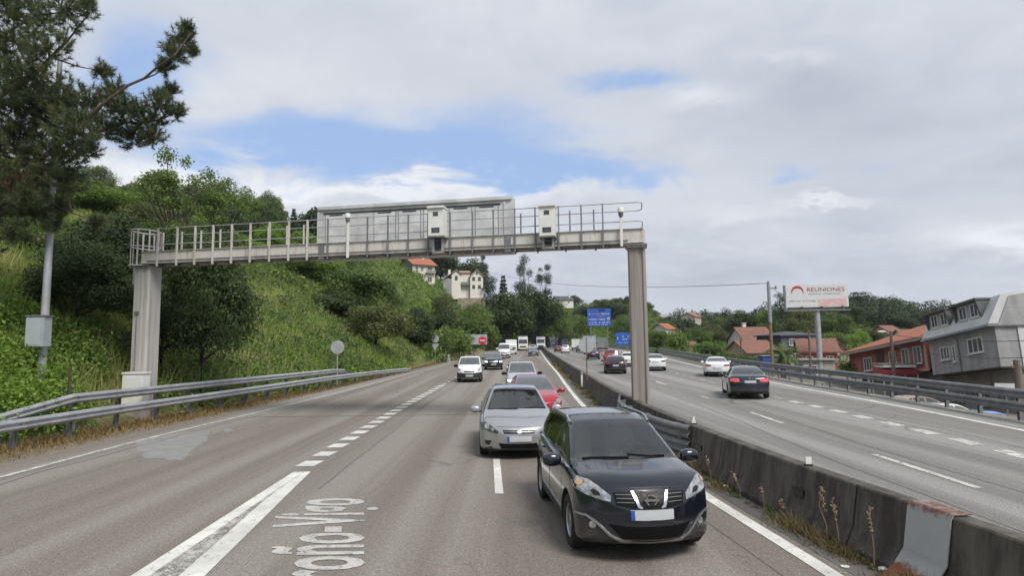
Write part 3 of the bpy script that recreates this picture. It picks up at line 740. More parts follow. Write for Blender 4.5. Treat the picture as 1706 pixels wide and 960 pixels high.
# ------------------------------------------------------------------ ground
def ground():
    xs = sorted(set([round(v, 3) for v in list(np.arange(-44, 46, .9)) + list(np.linspace(-44, -90, 16)) + list(np.linspace(46, 130, 30)) + list(np.linspace(-95, -690, 22)) + list(np.linspace(135, 890, 40))]))
    ys = sorted(set([round(v, 3) for v in list(np.arange(-20, 110, 1.3)) + list(np.linspace(111, 340, 90)) + list(np.linspace(345, 700, 36)) + list(np.linspace(720, 1600, 14)) + list(np.linspace(-22, -150, 8))]))
    X, Y = np.meshgrid(xs, ys); Z = terrain(X, Y)
    nx, ny = len(xs), len(ys); v = np.stack([X, Y, Z], -1).reshape(-1, 3)
    i = np.arange(nx * ny).reshape(ny, nx); f = np.stack([i[:-1, :-1], i[:-1, 1:], i[1:, 1:], i[1:, :-1]], -1).reshape(-1, 4)
    me = bpy.data.meshes.new('ground'); me.from_pydata(v.tolist(), [], f.tolist())
    s = (x_lrail(np.minimum(Y, 265.)) - X); t = X - x_rrail(np.minimum(Y, 265.))
    dry = np.clip(1 - sstep(.6, 2.2, s), 0, 1) * (t < 3)
    a = me.attributes.new('dry', 'FLOAT', 'POINT'); a.data.foreach_set('value', dry.reshape(-1).astype(np.float32))
    a = me.attributes.new('town', 'FLOAT', 'POINT'); a.data.foreach_set('value', (sstep(1, 4, t) * (1 - sstep(70, 110, Y)) * (1 - sstep(80, 120, X))).reshape(-1).astype(np.float32))
    mt, n, b = new_mat('ground_cover'); tc = n.n('ShaderNodeTexCoord'); vv = tc.outputs['Object']
    d = n.n('ShaderNodeAttribute'); d.attribute_name = 'dry'; tw = n.n('ShaderNodeAttribute'); tw.attribute_name = 'town'
    g = n.mix(n.ramp(n.noise(vv, .35, 6, .6), .35, .65), (.06, .09, .025), (.15, .20, .055)); g = n.mix(n.ramp(n.noise(vv, .09, 4, .6), .5, .7, 0, .7), g, (.24, .26, .10))
    g = n.mix(n.ramp(n.noise(vv, 5, 5, .7), .4, .7, 0, .5), g, (.05, .06, .02))
    so_ = n.mix(n.ramp(n.noise(vv, 1.8, 7, .7), .35, .65), (.15, .115, .07), (.27, .215, .135)); so_ = n.mix(n.ramp(n.noise(vv, .7, 5, .6), .5, .7, 0, .6), so_, (.12, .12, .06))
    tn = n.mix(n.ramp(n.noise(vv, .8, 6, .6), .35, .65), (.16, .15, .13), (.24, .23, .21))
    c = n.mix(tw.outputs['Fac'], n.mix(d.outputs['Fac'], g, so_), tn); n.put(b.inputs['Base Color'], c); b.inputs['Roughness'].default_value = .95; b.inputs['Specular IOR Level'].default_value = .15
    bp = n.n('ShaderNodeBump'); bp.inputs['Strength'].default_value = .6; bp.inputs['Distance'].default_value = .08; n.put(bp.inputs['Height'], n.noise(vv, 6, 7, .7)); n.put(b.inputs['Normal'], bp.outputs[0])
    me.materials.append(mt); me.shade_smooth(); struct(link('ground', me))
    # carriageways
    ys = yrange(-25, 268, .8)
    o = strip(lambda y: x_left(y) - 1.0, lambda y: x_bar(y) - .05, ys).build('road', M['road_l'], recalc=False); struct(o)
    o = strip(lambda y: x_bar(y) + .05, lambda y: x_rrail(y) + .45, ys).build('road', M['road_r'], recalc=False); struct(o)
    gm = pm('gravel_shoulder', (.25, .22, .18), .95, col2=(.14, .12, .09), scale=5, bump=.8, bscale=40)
    o = strip(lambda y: x_left(y) - 1.9 - .25 * math.sin(y * 1.3) - .2 * math.sin(y * .47), lambda y: x_left(y) - .85, ys, z=-.02).build('gravel_shoulder', gm, recalc=False); struct(o)
    dm = pm('dark_median_strip', (.13, .125, .12), .9, col2=(.075, .072, .068), scale=2.2, stretch=(1, .2, 1), bump=.5)
    o = strip(lambda y: x_edge(y) + .22, lambda y: x_bar(y) - .2, ys, z=.004).build('median_margin', dm, recalc=False); struct(o)
    # markings
    e = .008; w = .10
    struct(strip(lambda y: x_edge(y) - w, lambda y: x_edge(y) + w, ys, z=e).build('edge_line', M['mark'], recalc=False))
    struct(strip(lambda y: x_left(y) - .07, lambda y: x_left(y) + .07, yrange(-25, 150, .8), z=e).build('edge_line', M['mark_mid'], recalc=False))
    struct(strip(lambda y: x_redge(y) - .11, lambda y: x_redge(y) + .11, ys, z=e).build('edge_line', M['mark'], recalc=False))
    # thick split line that ends the slip lane: two bands with a worn gap
    yy = list(np.linspace(-6, 13.1, 24))
    c = lambda y: x_dash(y) + .02; re = lambda y: c(y) + .28 + .50 * max(0, (13.1 - y) / 5.8); li = lambda y: max(c(y) + .15, re(y) - .30)
    struct(strip(lambda y: c(y) - .08, lambda y: c(y) + .13, yy, z=e).build('lane_line', M['mark'], recalc=False))
    struct(strip(li, re, yy, z=e).build('lane_line', M['mark'], recalc=False))
    struct(strip(lambda y: c(y) + .13, lambda y: li(y) - .001, yy, z=e).build('lane_line', M['mark_worn'], recalc=False))
    def dashes(name, fx, y0, y1, ln, gap, hw, mt, skew=0.0):
        y = y0; ps = []
        while y < y1:
            a, b_ = y, min(y + ln, y1)
            ps.append([(fx(a) - hw - skew, a), (fx(a) + hw - skew, a), (fx(b_) + hw + skew, b_), (fx(b_) - hw + skew, b_)]); y += ln + gap
        struct(sheet(name, ps, mt, e))
    dashes('lane_dashes', x_dash, 13.7, 40, .62, .62, .21, M['mark'], .03)
    dashes('lane_dashes', x_dash, 40, 110, 1.2, 1.2, .14, M['mark_worn'])
    xl = lambda y: (x_dash(y) + x_edge(y)) / 2 + (.36 if y < 20 else .2)
    dashes('lane_dashes', xl, 11.0, 200, 3.3, 8.6, .075, M['mark'])
    dashes('lane_dashes', x_rdash, 2.2, 30, 3.3, 5.5, .075, M['mark_mid']); dashes('lane_dashes', x_rdash, 37.4, 220, 3.3, 5.5, .075, M['mark_mid'])
    dashes('lane_dashes', x_rdash2, 3.0, 27.5, 1.05, .72, .20, M['mark_mid'], .02); dashes('lane_dashes', x_rdash2, 28, 120, 1.2, 1.4, .13, M['mark_worn'])
    # pale repair patch by the left edge line
    def irregular(pp, seed, amp):
        r = random.Random(seed); out = []
        for i in range(len(pp)):
            a, b_ = Vector(pp[i]), Vector(pp[(i + 1) % len(pp)])
            for k in range(6):
                q = a.lerp(b_, k / 6); out.append((q.x + r.uniform(-amp, amp), q.y + r.uniform(-amp, amp)))
        return out
    pp = [G(*p)[:2] for p in [(226, 738), (280, 724), (346, 716), (344, 735), (312, 756), (300, 768), (240, 764), (232, 752)]]
    struct(sheet('repair_patch', [irregular([(p[0], p[1]) for p in pp], 3, .07)], M['patch'], .004))
    struct(sheet('repair_patch', [irregular([(G(*p).x, G(*p).y) for p in [(372, 716), (384, 714), (390, 719), (378, 721)]], 5, .03)], M['patch'], .004))
    struct(sheet('paint_splash', [ring_poly(G(1408, 946).x, G(1408, 946).y, .05, 9)], M['mark'], .012))
    # thin dark line across the left carriageway
    jm = pm('dark_cross_line', (.10, .095, .09), .8)
    pj = []
    n_ = 24
    for i in range(n_):
        xa = -9.9 + 12.6 * i / n_; xb = -9.9 + 12.6 * (i + 1) / n_; ya = 23.4 + .05 * math.sin(i * 2.1); yb = 23.4 + .05 * math.sin((i + 1) * 2.1)
        pj.append([(xa, ya - .05), (xb, yb - .05), (xb, yb + .05), (xa, ya + .05)])
    struct(sheet('road_cross_line', pj, jm, .0045))
    sj = pm('faint_seam', (.155, .15, .14), .85, var=.2, scale=8)
    for nm, fx, y0_, y1_, hw_ in (('road_seam', lambda y: x_rdash(y) - 1.2 + .03 * math.sin(y * .37) + .015 * math.sin(y * 1.3), 0, 120, .011), ('road_seam', lambda y: x_rdash(y) + .5 + .03 * math.sin(y * .31) + .012 * math.sin(y * 1.9), 6, 120, .009), ('road_seam', lambda y: x_rdash2(y) + .8 + .03 * math.sin(y * .4), 12, 100, .009),
                                ('road_seam', lambda y: x_dash(y) + .95 + .03 * math.sin(y * .4) + .012 * math.sin(y * 2.1), 11.5, 90, .009), ('road_seam', lambda y: x_edge(y) - .55 + .03 * math.sin(y * .5), -2, 90, .008), ('road_seam', lambda y: x_left(y) + .55 + .08 * math.sin(y * .8) + .04 * math.sin(y * 2.2), 8, 60, .016)):
        struct(strip(lambda y: fx(y) - hw_ * (1 + y * .03), lambda y: fx(y) + hw_ * (1 + y * .03), list(np.arange(y0_, y1_, .35)), z=.0045).build(nm, sj, recalc=False))
    # lettering on the road
    tm = text_mesh('rroño-Vigo', 1.0, off=.02)
    xs_ = [v.co.x for v in tm.vertices]; ys_ = [v.co.y for v in tm.vertices]
    # reading direction runs away from the camera, tops of the letters to the left
    y0, y1 = 6.72, 10.80; hx = .98 / .53
    x0 = min(xs_); sx = (y1 - y0) / (max(xs_) - x0)
    for v in tm.vertices:
        u, h = (v.co.x - x0) * sx, v.co.y * 1.85
        yv = y0 + u; v.co = Vector((-1.87 - (yv - 7.7) * .243 - h * (.92 + (yv - 7.7) * .05), yv, e + zr(yv)))
    tm.materials.append(paint_mark('faded_lettering_paint', .435, (.56, .55, .53))); o = link('road_lettering', tm); o['kind'] = 'structure'

def text_mesh(s, size, extrude=0.0, align='LEFT', off=0.0):
    c = bpy.data.curves.new('txt', 'FONT'); c.body = s; c.size = size; c.extrude = extrude; c.align_x = align; c.offset = off; c.resolution_u = 3
    o = bpy.data.objects.new('txt', c); C.objects.link(o); dg = bpy.context.evaluated_depsgraph_get(); dg.update()
    me = bpy.data.meshes.new_from_object(o.evaluated_get(dg)); bpy.data.objects.remove(o); me.materials.clear(); return me

# ------------------------------------------------------------------ barriers
def path_frames(fx, ys, fz=None):
    out = []
    for y in ys:
        t = Vector((fx(y + .1) - fx(y - .1), .2, 0)).normalized(); out.append((Vector((fx(y), y, zr(y) + (fz(y) if fz else 0))), t, Vector((t.y, -t.x, 0))))
    return out
def sweep(prof, frames, mb, mi=0, closed=True, caps=True):
    n = len(prof); vs = []; fs = []
    for p, t, r in frames: vs += [p + r * a + Vector((0, 0, b)) for a, b in prof]
    for i in range(len(frames) - 1):
        for k in range(n if closed else n - 1): fs.append((i * n + k, i * n + (k + 1) % n, (i + 1) * n + (k + 1) % n, (i + 1) * n + k))
    if caps and closed: fs.append(tuple(range(n))); fs.append(tuple((len(frames) - 1) * n + k for k in reversed(range(n))))
    mb.add(vs, fs, mi)
WP = [(0, .155), (.035, .13), (.075, .09), (.075, .06), (.02, .02), (.02, -.02), (.075, -.06), (.075, -.09), (.035, -.13), (0, -.155)]
def wbeam(side, th=.012):
    """W shaped rail profile; side = +1 bulges to the right of the path"""
    return [(side * a, b) for a, b in WP] + [(side * (a - th), b * .985) for a, b in WP[::-1]]

def guardrail(name, label, fx, ys, heights, side, post_ys, mt, group=None, post_h=None, post_off=-.16, blocks=True):
    root = empty(name, (fx(ys[0]), ys[0], 0)); tag(root, label, 'guardrail', group); o0 = root.location.copy()
    def loc(ob): ob.location = -o0; return ob
    for hf in heights:
        b = MB(); sweep(wbeam(side), path_frames(fx, ys, hf), b); loc(b.build('rail_beam', mt, root, smooth=True, angle=50))
    for y in post_ys:
        f = path_frames(fx, [y])[0]; top = max(h(y) for h in heights) + .08; p = f[0] + f[2] * side * post_off
        gz = float(terrain(p.x, y)) - .3; zt = zr(y) + (post_h or top); zb_ = min(gz, zt - .6)
        ang = math.atan2(f[1].y, f[1].x) - PI / 2
        b = MB(); b.box((p.x, p.y, (zb_ + zt) / 2), (.045, .12, zt - zb_), rz=ang); b.box((p.x + f[1].x * .055, p.y + f[1].y * .055, (zb_ + zt) / 2), (.11, .012, zt - zb_), rz=ang); b.box((p.x - f[1].x * .055, p.y - f[1].y * .055, (zb_ + zt) / 2), (.11, .012, zt - zb_), rz=ang)
        loc(b.build('post', M['galv_dark'], root, recalc=False))
        if blocks:
            for hf in heights:
                b = MB(); q = f[0] + f[2] * side * (post_off * .45); b.box((q.x, q.y, zr(y) + hf(y)), (abs(post_off) * .8, .10, .2), rz=ang); b.box((f[0].x + f[2].x * side * .024, f[0].y + f[2].y * side * .024, zr(y) + hf(y)), (.02, .05, .03), rz=ang); loc(b.build('spacer', M['galv_dark'], root, recalc=False))
    return root

def barriers():
    ys = sorted(set([round(v, 2) for v in list(np.arange(-3, 20, .5)) + yrange(20, 262, 1.0)]))
    # concrete median wall
    prof = [(-.30, -.1), (-.30, .08), (-.19, .30), (-.105, .78), (-.09, .80), (.09, .80), (.105, .78), (.19, .30), (.30, .08), (.30, -.1)]
    root = empty('median_wall', (x_bar(0), 0, 0)); tag(root, 'dirty dark concrete median wall between the two carriageways', 'median wall')
    b = MB(); sweep(prof, path_frames(x_bar, ys), b); w = b.build('wall', M['concrete'], root, smooth=True, angle=25); w.location = -root.location
    b = MB()
    for y in (5.15, 9.1, 13.0, 19.5, 25.7, 32, 38):
        p, t, r = path_frames(x_bar, [y])[0]; q = p - r * .168 + Vector((0, 0, .43)); b.box(q, (.05, .26 if y < 10 else .3, .10), rz=math.atan2(t.y, t.x) - PI / 2)
    o = b.build('drain_slot', M['dark'], root, recalc=False); o.location = -root.location
    b = MB()
    for k in range(26):
        y = 3.9 + 4.0 * k
        for dy in (-.012, .012):
            p, t, r = path_frames(x_bar, [y + dy])[0]
            b.v += [tuple(p + r * (a - (.004 if a < 0 else -.004)) + Vector((0, 0, z + .003))) for a, z in [(-.30, .02), (-.30, .08), (-.19, .30), (-.105, .78), (-.09, .80), (.09, .80)]]
        i0 = len(b.v) - 12; b.f += [(i0 + q, i0 + q + 1, i0 + q + 7, i0 + q + 6) for q in range(5)]; b.m += [0] * 5
    o = b.build('expansion_joint', M['dark'], root, recalc=False); o.location = -root.location
    # rusty metal cover saddle over the wall
    b = MB(); ya, yb = 6.42, 7.02; pf = []
    pr = [(-.52, .02), (-.34, .17), (-.215, .33), (-.135, .78), (-.10, .826), (.10, .826)]
    fr = path_frames(x_bar, [ya, ya + .12, (ya + yb) / 2, yb - .1, yb]); vs = []; fs = []
    for p, t, r in fr: vs += [p + r * a + Vector((0, 0, z)) for a, z in pr] + [p + r * (a + .012) + Vector((0, 0, z - .010)) for a, z in pr[::-1]]
    n = len(pr) * 2
    for i in range(len(fr) - 1):
        for k in range(n): fs.append((i * n + k, i * n + (k + 1) % n, (i + 1) * n + (k + 1) % n, (i + 1) * n + k))
    fs += [tuple(range(n)), tuple((len(fr) - 1) * n + k for k in range(n))[::-1]]; b.add(vs, fs)
    cm = rust_steel('rusty_cover_sheet', (.34, .35, .35), (.16, .055, .025), zrust=True)
    o = b.build('metal_cover_sheet', cm, None, smooth=True, angle=30); tag(o, 'bent grey metal cover sheet with rusty edges draped over the median wall', 'metal sheet')
    # small white markers on the wall
    for i, (px, py, lab) in enumerate([(1172, 707, 'small white wedge marker on the median wall right of the dark blue crossover'), (1371, 776, 'small square white marker on the median wall, nearest of the markers')]):
        p = G(px, py, .80); xx = x_bar(p.y) ; b = MB(); b.box((xx, p.y, zr(p.y) + .80 + .012), (.10, .07, .024))
        if i: b.box((xx, p.y, zr(p.y) + .80 + .07), (.085, .03, .10), 1)
        else: b.prism([(-.045, 0), (.045, 0), (.012, .14), (-.012, .14)], -.015, .015, 1); b.v[8:] = [(v[0] + xx, v[1] + p.y, v[2] + zr(p.y) + .824) for v in b.v[8:]]
        o = b.build('barrier_marker', [M['dark'], M['white_box']]); tag(o, lab, 'marker', 'white markers along the median wall')
    for px, py, sz, lab in ((1236, 812, .07, 'crumpled white litter in the weeds at the foot of the median wall'), (1470, 950, .05, 'small white scrap of litter near the rusty cover sheet')):
        p = G(px, py, .03); b = MB(); ellipsoid(b, (0, 0, 0), (sz, sz * .6, sz * .45), 9, 6); r_ = random.Random(px); b.v = [(v[0] * r_.uniform(.7, 1.3), v[1] * r_.uniform(.7, 1.3), v[2] * r_.uniform(.7, 1.2)) for v in b.v]
        o = b.build('litter', M['wframe']); o.location = (min(p.x, x_bar(p.y) - .36), p.y, .04); tag(o, lab, 'litter')
    p = G(967, 640, 0); b = MB(); xx = x_bar(35) - .36; b.box((xx, 35, zr(35) + .45), (.10, .05, 1.0)); b.box((xx, 34.972, zr(35) + .86), (.07, .008, .12), 1)
    o = b.build('marker_post', [M['white_box'], M['dark']], bevel=.008); tag(o, 'thin white marker post standing in the weeds against the median wall', 'marker post')
    # short guardrail bulging round the right gantry leg
    fx = spline([(13.4, x_bar(13.4) - .16), (14.2, 3.62), (15.6, 3.42), (17.5, 3.30), (19.4, 3.34), (21, 3.62), (22, 3.80)])
    ysm = list(np.linspace(13.5, 22, 20))
    guardrail('guardrail', 'short curved guardrail wrapped round the foot of the right gantry leg', fx, ysm, [lambda y: .66, lambda y: .32], -1, [14.2, 16.2, 18.2, 20.2], M['galv_dark'], None, .78, -.14)
    # left guardrails
    ys = [round(v, 2) for v in np.arange(6, 59, 1.0)]
    hl = lambda y: float(np.interp(y, [0, 38, 46, 55, 59], [.66, .62, .5, .28, .1]))
    guardrail('guardrail', 'long low guardrail along the left edge of the slip lane', x_lrail, ys, [hl], 1, list(np.arange(6.5, 58, 2.0)), M['galv'], 'left hand guardrails')
    fx2 = spline([(12, -14.6), (15, -14.15), (16.8, -13.95), (19.2, -13.65), (23.0, -13.4), (29, -12.65), (40, -11.5), (42.5, -11.3)])
    hu = lambda y: float(np.interp(y, [12, 15, 16.8, 19.2, 23, 29, 40, 41.5, 42.5], [.12, .46, .74, 1.10, 1.08, 1.05, .95, .85, .45]))
    guardrail('guardrail', 'raised guardrail behind the low one, sloping down to the ground at its near end', fx2, [12, 13.5, 15, 16.8, 18.4, 19.2] + list(np.arange(20.2, 41, 1.3)) + [41.5, 42, 42.5], [hu], 1, [15.4, 17.4, 19.4, 21.4, 23.4, 25.4, 27.4, 29.4, 31.4, 33.4, 35.4, 37.4, 39.4, 41.2], M['galv'], 'left hand guardrails')
    # right guardrail, two beams
    ys = sorted(set([round(v, 2) for v in list(np.arange(4, 60, 1.2)) + yrange(60, 200, 3)]))
    hr1 = lambda y: .86 + .05 * float(sstep(30, 90, y)); hr2 = lambda y: .45
    guardrail('guardrail', 'long double guardrail along the right edge of the far carriageway', x_rrail, ys, [hr1, hr2], -1, [4 + 2.0 * i for i in range(60)] + [124 + 4.0 * i for i in range(16)], M['galv_dark'], None, None, -.15, blocks=False)

# ------------------------------------------------------------------ gantry
def gantry():
    A = Vector((-14.3, 23.6)); B = Vector((4.12, 20.0)); e = (B - A).normalized(); nn = Vector((-e.y, e.x)); Lg = (B - A).length
    rz = math.atan2(e.y, e.x); root = empty('overhead_gantry', (A.x, A.y, 0), rz); tag(root, 'pale steel overhead gantry spanning the left carriageway with railings and a walkway', 'gantry')
    def P(px, py, v=0.0):
        d = ray(px, py); o = A + nn * v
        # solve CAM + d t on the vertical plane
        k = ((o.x - CAM.x) * nn.x + (o.y - CAM.y) * nn.y) / (d.x * nn.x + d.y * nn.y); q = CAM + d * k
        return ((Vector((q.x, q.y)) - A).dot(e), q.z)
    uL0, zb = P(228, 432, -.3); zb = (zb + P(1060, 415, -.3)[1]) / 2; zt = zb + .47
    uR = P(1073, 415, -.3)[0]; print('gantry', uL0, zb, uR, P(1073, 395, -.3), P(243, 405, -.3))
    b = MB(); b.box(((uL0 + uR) / 2 + .1, -.26, (zb + zt) / 2), (uR - uL0 - .2, .10, zt - zb)); b.box(((uL0 + uR) / 2 + .1, -.26, zb + .01), (uR - uL0 - .2, .22, .02)); b.box(((uL0 + uR) / 2 + .1, -.26, zt), (uR - uL0 - .2, .22, .02))
    b.build('front_beam', M['gantry'], root, bevel=.006)
    b = MB(); b.box(((uL0 + uR) / 2 + .1, .62, (zb + zt) / 2), (uR - uL0 - .2, .10, zt - zb)); b.build('rear_beam', M['gantry'], root)
    b = MB(); b.box(((uL0 + uR) / 2, .18, zb + .10), (uR - uL0, .78, .05))
    for i in range(24): b.box((uL0 + .4 + i * (uR - uL0 - .8) / 23, .18, zb + .03), (.07, .78, .10))
    b.build('walkway', M['galv_dark'], root)
    # legs
    def leg(u0, u1, z0, z1, mt, v0=-.22, v1=.42):
        b = MB(); uc = (u0 + u1) / 2; w = u1 - u0
        ch = .06
        poly = [(u0, v0 + ch), (u0 + ch, v0), (uc + .06, v0), (uc + .08, v0 + .05), (uc + .17, v0 + .05), (uc + .19, v0), (u1 - ch, v0), (u1, v0 + ch), (u1, v1), (u0, v1)]
        b.prism(poly, z0, z1, plane='XY'); return b.build('leg', mt, root, smooth=True, angle=20)
    a0, a1 = P(227, 520)[0], P(253, 520)[0]
    leg(a0, a1, -.1, zb - .001, M['leg'])
    b = MB(); b.box(((a0 + a1) / 2, .1, .15), (a1 - a0 + .12, .8, .3)); b.build('footing', M['conc_light'], root, bevel=.02)
    c0, c1 = P(1049, 540)[0], P(1079, 540)[0]
    print('legs', a0, a1, c0, c1)
    leg(c0, c1, -.1, zb - .12, M['post_r'], -.2, .34)
    b = MB(); b.prism([(c0 + .0, zb - .13), (c1, zb - .13), (c1 + .04, zb - .02), (c1 + .04, zb), (c0 - .1, zb), (c0 - .06, zb - .05)], -.30, .66); b.box(((c0 + c1) / 2 + .0, .18, (zb + zt) / 2), (c1 - c0 + .02, .76, zt - zb - .01)); b.build('leg_head', M['gantry'], root)
    # bolted flanges, a cable tray and a junction box
    for uu, vv in ((a0 + .02, a1 - .02), (c0 + .02, c1 - .02)):
        fl = MB(); fl.box(((uu + vv) / 2, .08, zb - .05), (vv - uu + .16, .86, .05)); f_ = fl.build('flange', M['galv_dark'], root)
        for q in range(5):
            k_ = MB(); k_.lathe([(0, zb - .115), (.028, zb - .115), (.028, zb - .075), (0, zb - .075)], 'Z', 6, (uu - .02 + (vv - uu + .04) * q / 4, -.30, 0)); k_.build('bolt', M['galv_dark'], f_)
    b = MB(); b.box(((uL0 + uR) / 2, -.335, zb + .10), (uR - uL0 - 1.0, .035, .03)); b.build('cable_tray', M['galv_dark'], root, recalc=False)
    for px in (322, 417, 655, 770, 880, 985):
        u = P(px, 410, -.3)[0]; b = MB(); b.box((u, -.318, (zb + zt) / 2), (.03, .018, zt - zb + .02)); b.build('seam_plate', M['gantry'], root, recalc=False)
    b = MB(); b.box(((a0 + a1) / 2 - .1, -.25, 4.0), (.16, .08, .10)); b.tube([((a0 + a1) / 2 - .1, -.25, 3.95), ((a0 + a1) / 2 - .1, -.25, 1.5)], .016, 6); b.build('conduit', M['galv_dark'], root)
    # front railing
    posts = [263, 295, 325, 355, 386, 417, 449, 481, 512, 546, 612, 646, 680, 713, 750, 787, 822, 858, 892, 931, 969, 1005]
    zr_t = P(700, 356, -.36)[1]; mid = zr_t - .64
    for px in posts:
        u = P(px, 400, -.36)[0]; b = MB(); b.box((u, -.36, (zb - .12 + zr_t) / 2), (.065 if px < 520 else .045, .05, zr_t - zb + .12)); b.build('railing_post', M['gantry'] if px < 520 else M['galv_dark'], root, recalc=False)
    ue = P(1070, 350, -.36)[0]; us = P(258, 370, -.36)[0]
    for v, lab in ((-.36, 'railing'), (.70, 'rear_railing')):
        for z in (zr_t - .02, mid):
            dz = 0 if v < 0 else -.05
            b = MB(); b.tube([(us, v, z + dz), (ue - .15, v, z + dz)], .018, 6); b.build('handrail', M['galv'], root, smooth=True)
    for z in (zr_t - .02, mid):
        b = MB(); b.tube([(ue - .15, -.36, z), (ue - .03, -.30, z), (ue, -.1, z - .01), (ue, .45, z - .04), (ue - .05, .63, z - .05), (ue - .17, .70, z - .05)], .018, 6); b.build('handrail', M['galv'], root, smooth=True)
    for px in [272, 303, 335, 367, 447, 478, 506, 868, 950, 990]:
        u = P(px, 400, .70)[0]; b = MB(); b.box((u, .70, (zt + zr_t - .05) / 2), (.05, .05, zr_t - .05 - zt + .2)); b.build('railing_post', M['gantry'] if px < 520 else M['galv_dark'], root, recalc=False)
    for px in (858, 895, 942, 992): # short hangers under the beam
        u = P(px, 400, 0)[0]; b = MB(); b.box((u, .1, zb - .07), (.05, .05, .14)); b.build('hanger', M['galv_dark'], root, recalc=False)
    for px in (536, 846):
        u = P(px, 410, -.3)[0]; b = MB(); b.box((u, -.26, (zb + zt) / 2 - .06), (.22, .17, zt - zb + .14)); b.build('beam_sleeve', M['galv_dark'], root, bevel=.01)
    # ladder cage at the left end
    cu, cv, cr = uL0 + .05, .18, .42
    b = MB(); 
    for z in (zr_t, mid, zb - .04):
        b = MB(); rr = cr + (.04 if z < zb else 0); pts = [(cu - .1 + rr * math.cos(t) * 1.05, cv + rr * math.sin(t) * 1.4, z) for t in np.linspace(0, 2 * PI, 21)]; b.tube(pts, .026, 6, caps=False); b.build('cage_hoop', M['gantry'], root, smooth=True)
    for k in range(8):
        t = 2 * PI * k / 8 + .3; b = MB(); b.box((cu - .1 + cr * math.cos(t) * 1.05, cv + cr * math.sin(t) * 1.4, (zr_t + zb) / 2), (.06, .02, zr_t - zb), rz=t + PI / 2); b.build('cage_bar', M['gantry'], root, recalc=False)
    b = MB(); b.box((cu - .46, cv - .1, zb - .4), (.16, .04, .66)); b.box((cu - .46, cv + .25, zb - .4), (.16, .04, .66)); 
    for q in range(3): b.box((cu - .46, cv + .07, zb - .62 + q * .2), (.04, .35, .03))
    b.build('ladder_end', M['gantry'], root, bevel=.005)
    # the message sign, seen from behind, bolted behind the walkway
    s0, s1 = P(528, 380, .95)[0], P(854, 380, .95)[0]; zt_s = 7.42; zt_s = P(700, 335, .95)[1]; z0 = zb + .05
    print('sign', s0, s1, zt_s, P(528, 340, .95)[1], P(854, 330, .95)[1])
    sg = empty('message_sign', (A.x, A.y, 0), rz); tag(sg, 'large rectangular message sign seen from its weathered grey metal back on the gantry', 'road sign')
    W = s1 - s0
    b = MB(); b.box(((s0 + s1) / 2, 1.25, (z0 + zt_s) / 2), (W, .50, zt_s - z0)); b.build('casing', M['signback'], sg, bevel=.012)
    b = MB(); b.box(((s0 + s1) / 2, .96, zt_s - .07), (W - .06, .08, .13)); b.build('top_hood', M['signback'], sg, bevel=.01)
    b = MB(); b.box((s0 + .06, .975, (z0 + zt_s) / 2 - .1), (.12, .05, zt_s - z0 - .2)); b.build('edge_frame', M['signback'], sg, bevel=.006); b = MB(); b.box((s1 - .30, .975, (z0 + zt_s) / 2 - .1), (.05, .05, zt_s - z0 - .2)); b.build('edge_frame', M['signback'], sg, bevel=.006)
    b = MB(); b.box((s0 + W / 2 - .1, .99, z0 + .12 + (zt_s - z0 - .46) + .07), (W - .7, .03, .05)); b.build('stiffener', M['dark'], sg)
    pnl = pm('sign_door', (.64, .645, .65), .5, .15, col2=(.48, .485, .49), scale=1.8, lo=.36, hi=.62)
    n = 7; pw = (W - .75) / n
    for i in range(n):
        uc = s0 + .28 + pw * (i + .5); hh = zt_s - z0 - .46
        if i % 2 == 0 or i in (3, 5):
            b = MB(); b.box((uc, .985, z0 + .12 + hh / 2), (pw * .84, .035, hh)); dr = b.build('service_door', pnl, sg, bevel=.006); b = MB(); b.box((uc, .994, z0 + .12 + hh / 2), (pw * .84 + .05, .012, hh + .05)); b.build('door_gap', M['galv_dark'], dr, recalc=False)
            b = MB(); b.box((uc, .962, z0 + .62), (pw * .62, .012, .05)); b.build('vent_slot', M['dark'], dr, recalc=False)
            b = MB(); b.box((uc, .962, z0 + .12 + hh - .02), (pw * .55, .012, .035)); b.build('vent_slot', M['dark'], dr, recalc=False)
        else:
            b = MB(); b.box((uc, .99, z0 + .12 + hh / 2), (pw * .2, .03, hh)); b.build('stiffener', M['signback'], sg, bevel=.004)
    # camera housings
    for px0, px1, py0, py1, lab in ((713, 741, 346, 393, 'off white camera box mounted in front of the grey message sign'), (897, 926, 343, 393, 'off white camera box on the open railing right of the message sign')):
        u0, zt_ = P(px0, py0, -.72); u1, zb_ = P(px1, py1, -.72); uc = (u0 + u1) / 2; w = u1 - u0; h = zt_ - zb_
        cr_ = empty('camera_box', (A.x, A.y, 0), rz); tag(cr_, lab, 'camera box', 'camera boxes on the gantry')
        b = MB(); b.box((uc, -.58, (zb_ + zt_) / 2), (w * .93, .44, h)); b.build('housing', M['white_box'], cr_, bevel=.012)
        b = MB(); b.box((uc, -.60, zt_ - .02), (w, .54, .08)); b.build('roof_plate', M['white_box'], cr_, bevel=.012)
        b = MB(); b.box((uc, -.58, zb_ - .02), (w * .96, .48, .05)); b.build('base_plate', M['galv_dark'], cr_)
        for zz, ww, hh in ((zt_ - h * .24, .14, .10), (zb_ + h * .20, .25, .13)):
            b = MB(); b.box((uc + .0, -.803, zz), (ww, .012, hh)); f = b.build('window', M['pane'], cr_, recalc=False)
            b = MB()
            for sx, sz, dx, dz in ((0, hh / 2, ww + .04, .02), (0, -hh / 2, ww + .04, .02), (ww / 2, 0, .02, hh), (-ww / 2, 0, .02, hh)): b.box((uc + sx, -.812, zz + sz), (dx, .02, dz))
            b.build('window_frame', M['dark'], f, recalc=False)
        b = MB()
        for q in (-.16, .16): b.box((uc + q, -.5, (zb_ + zb - .05) / 2), (.07, .12, zb_ - zb + .10))
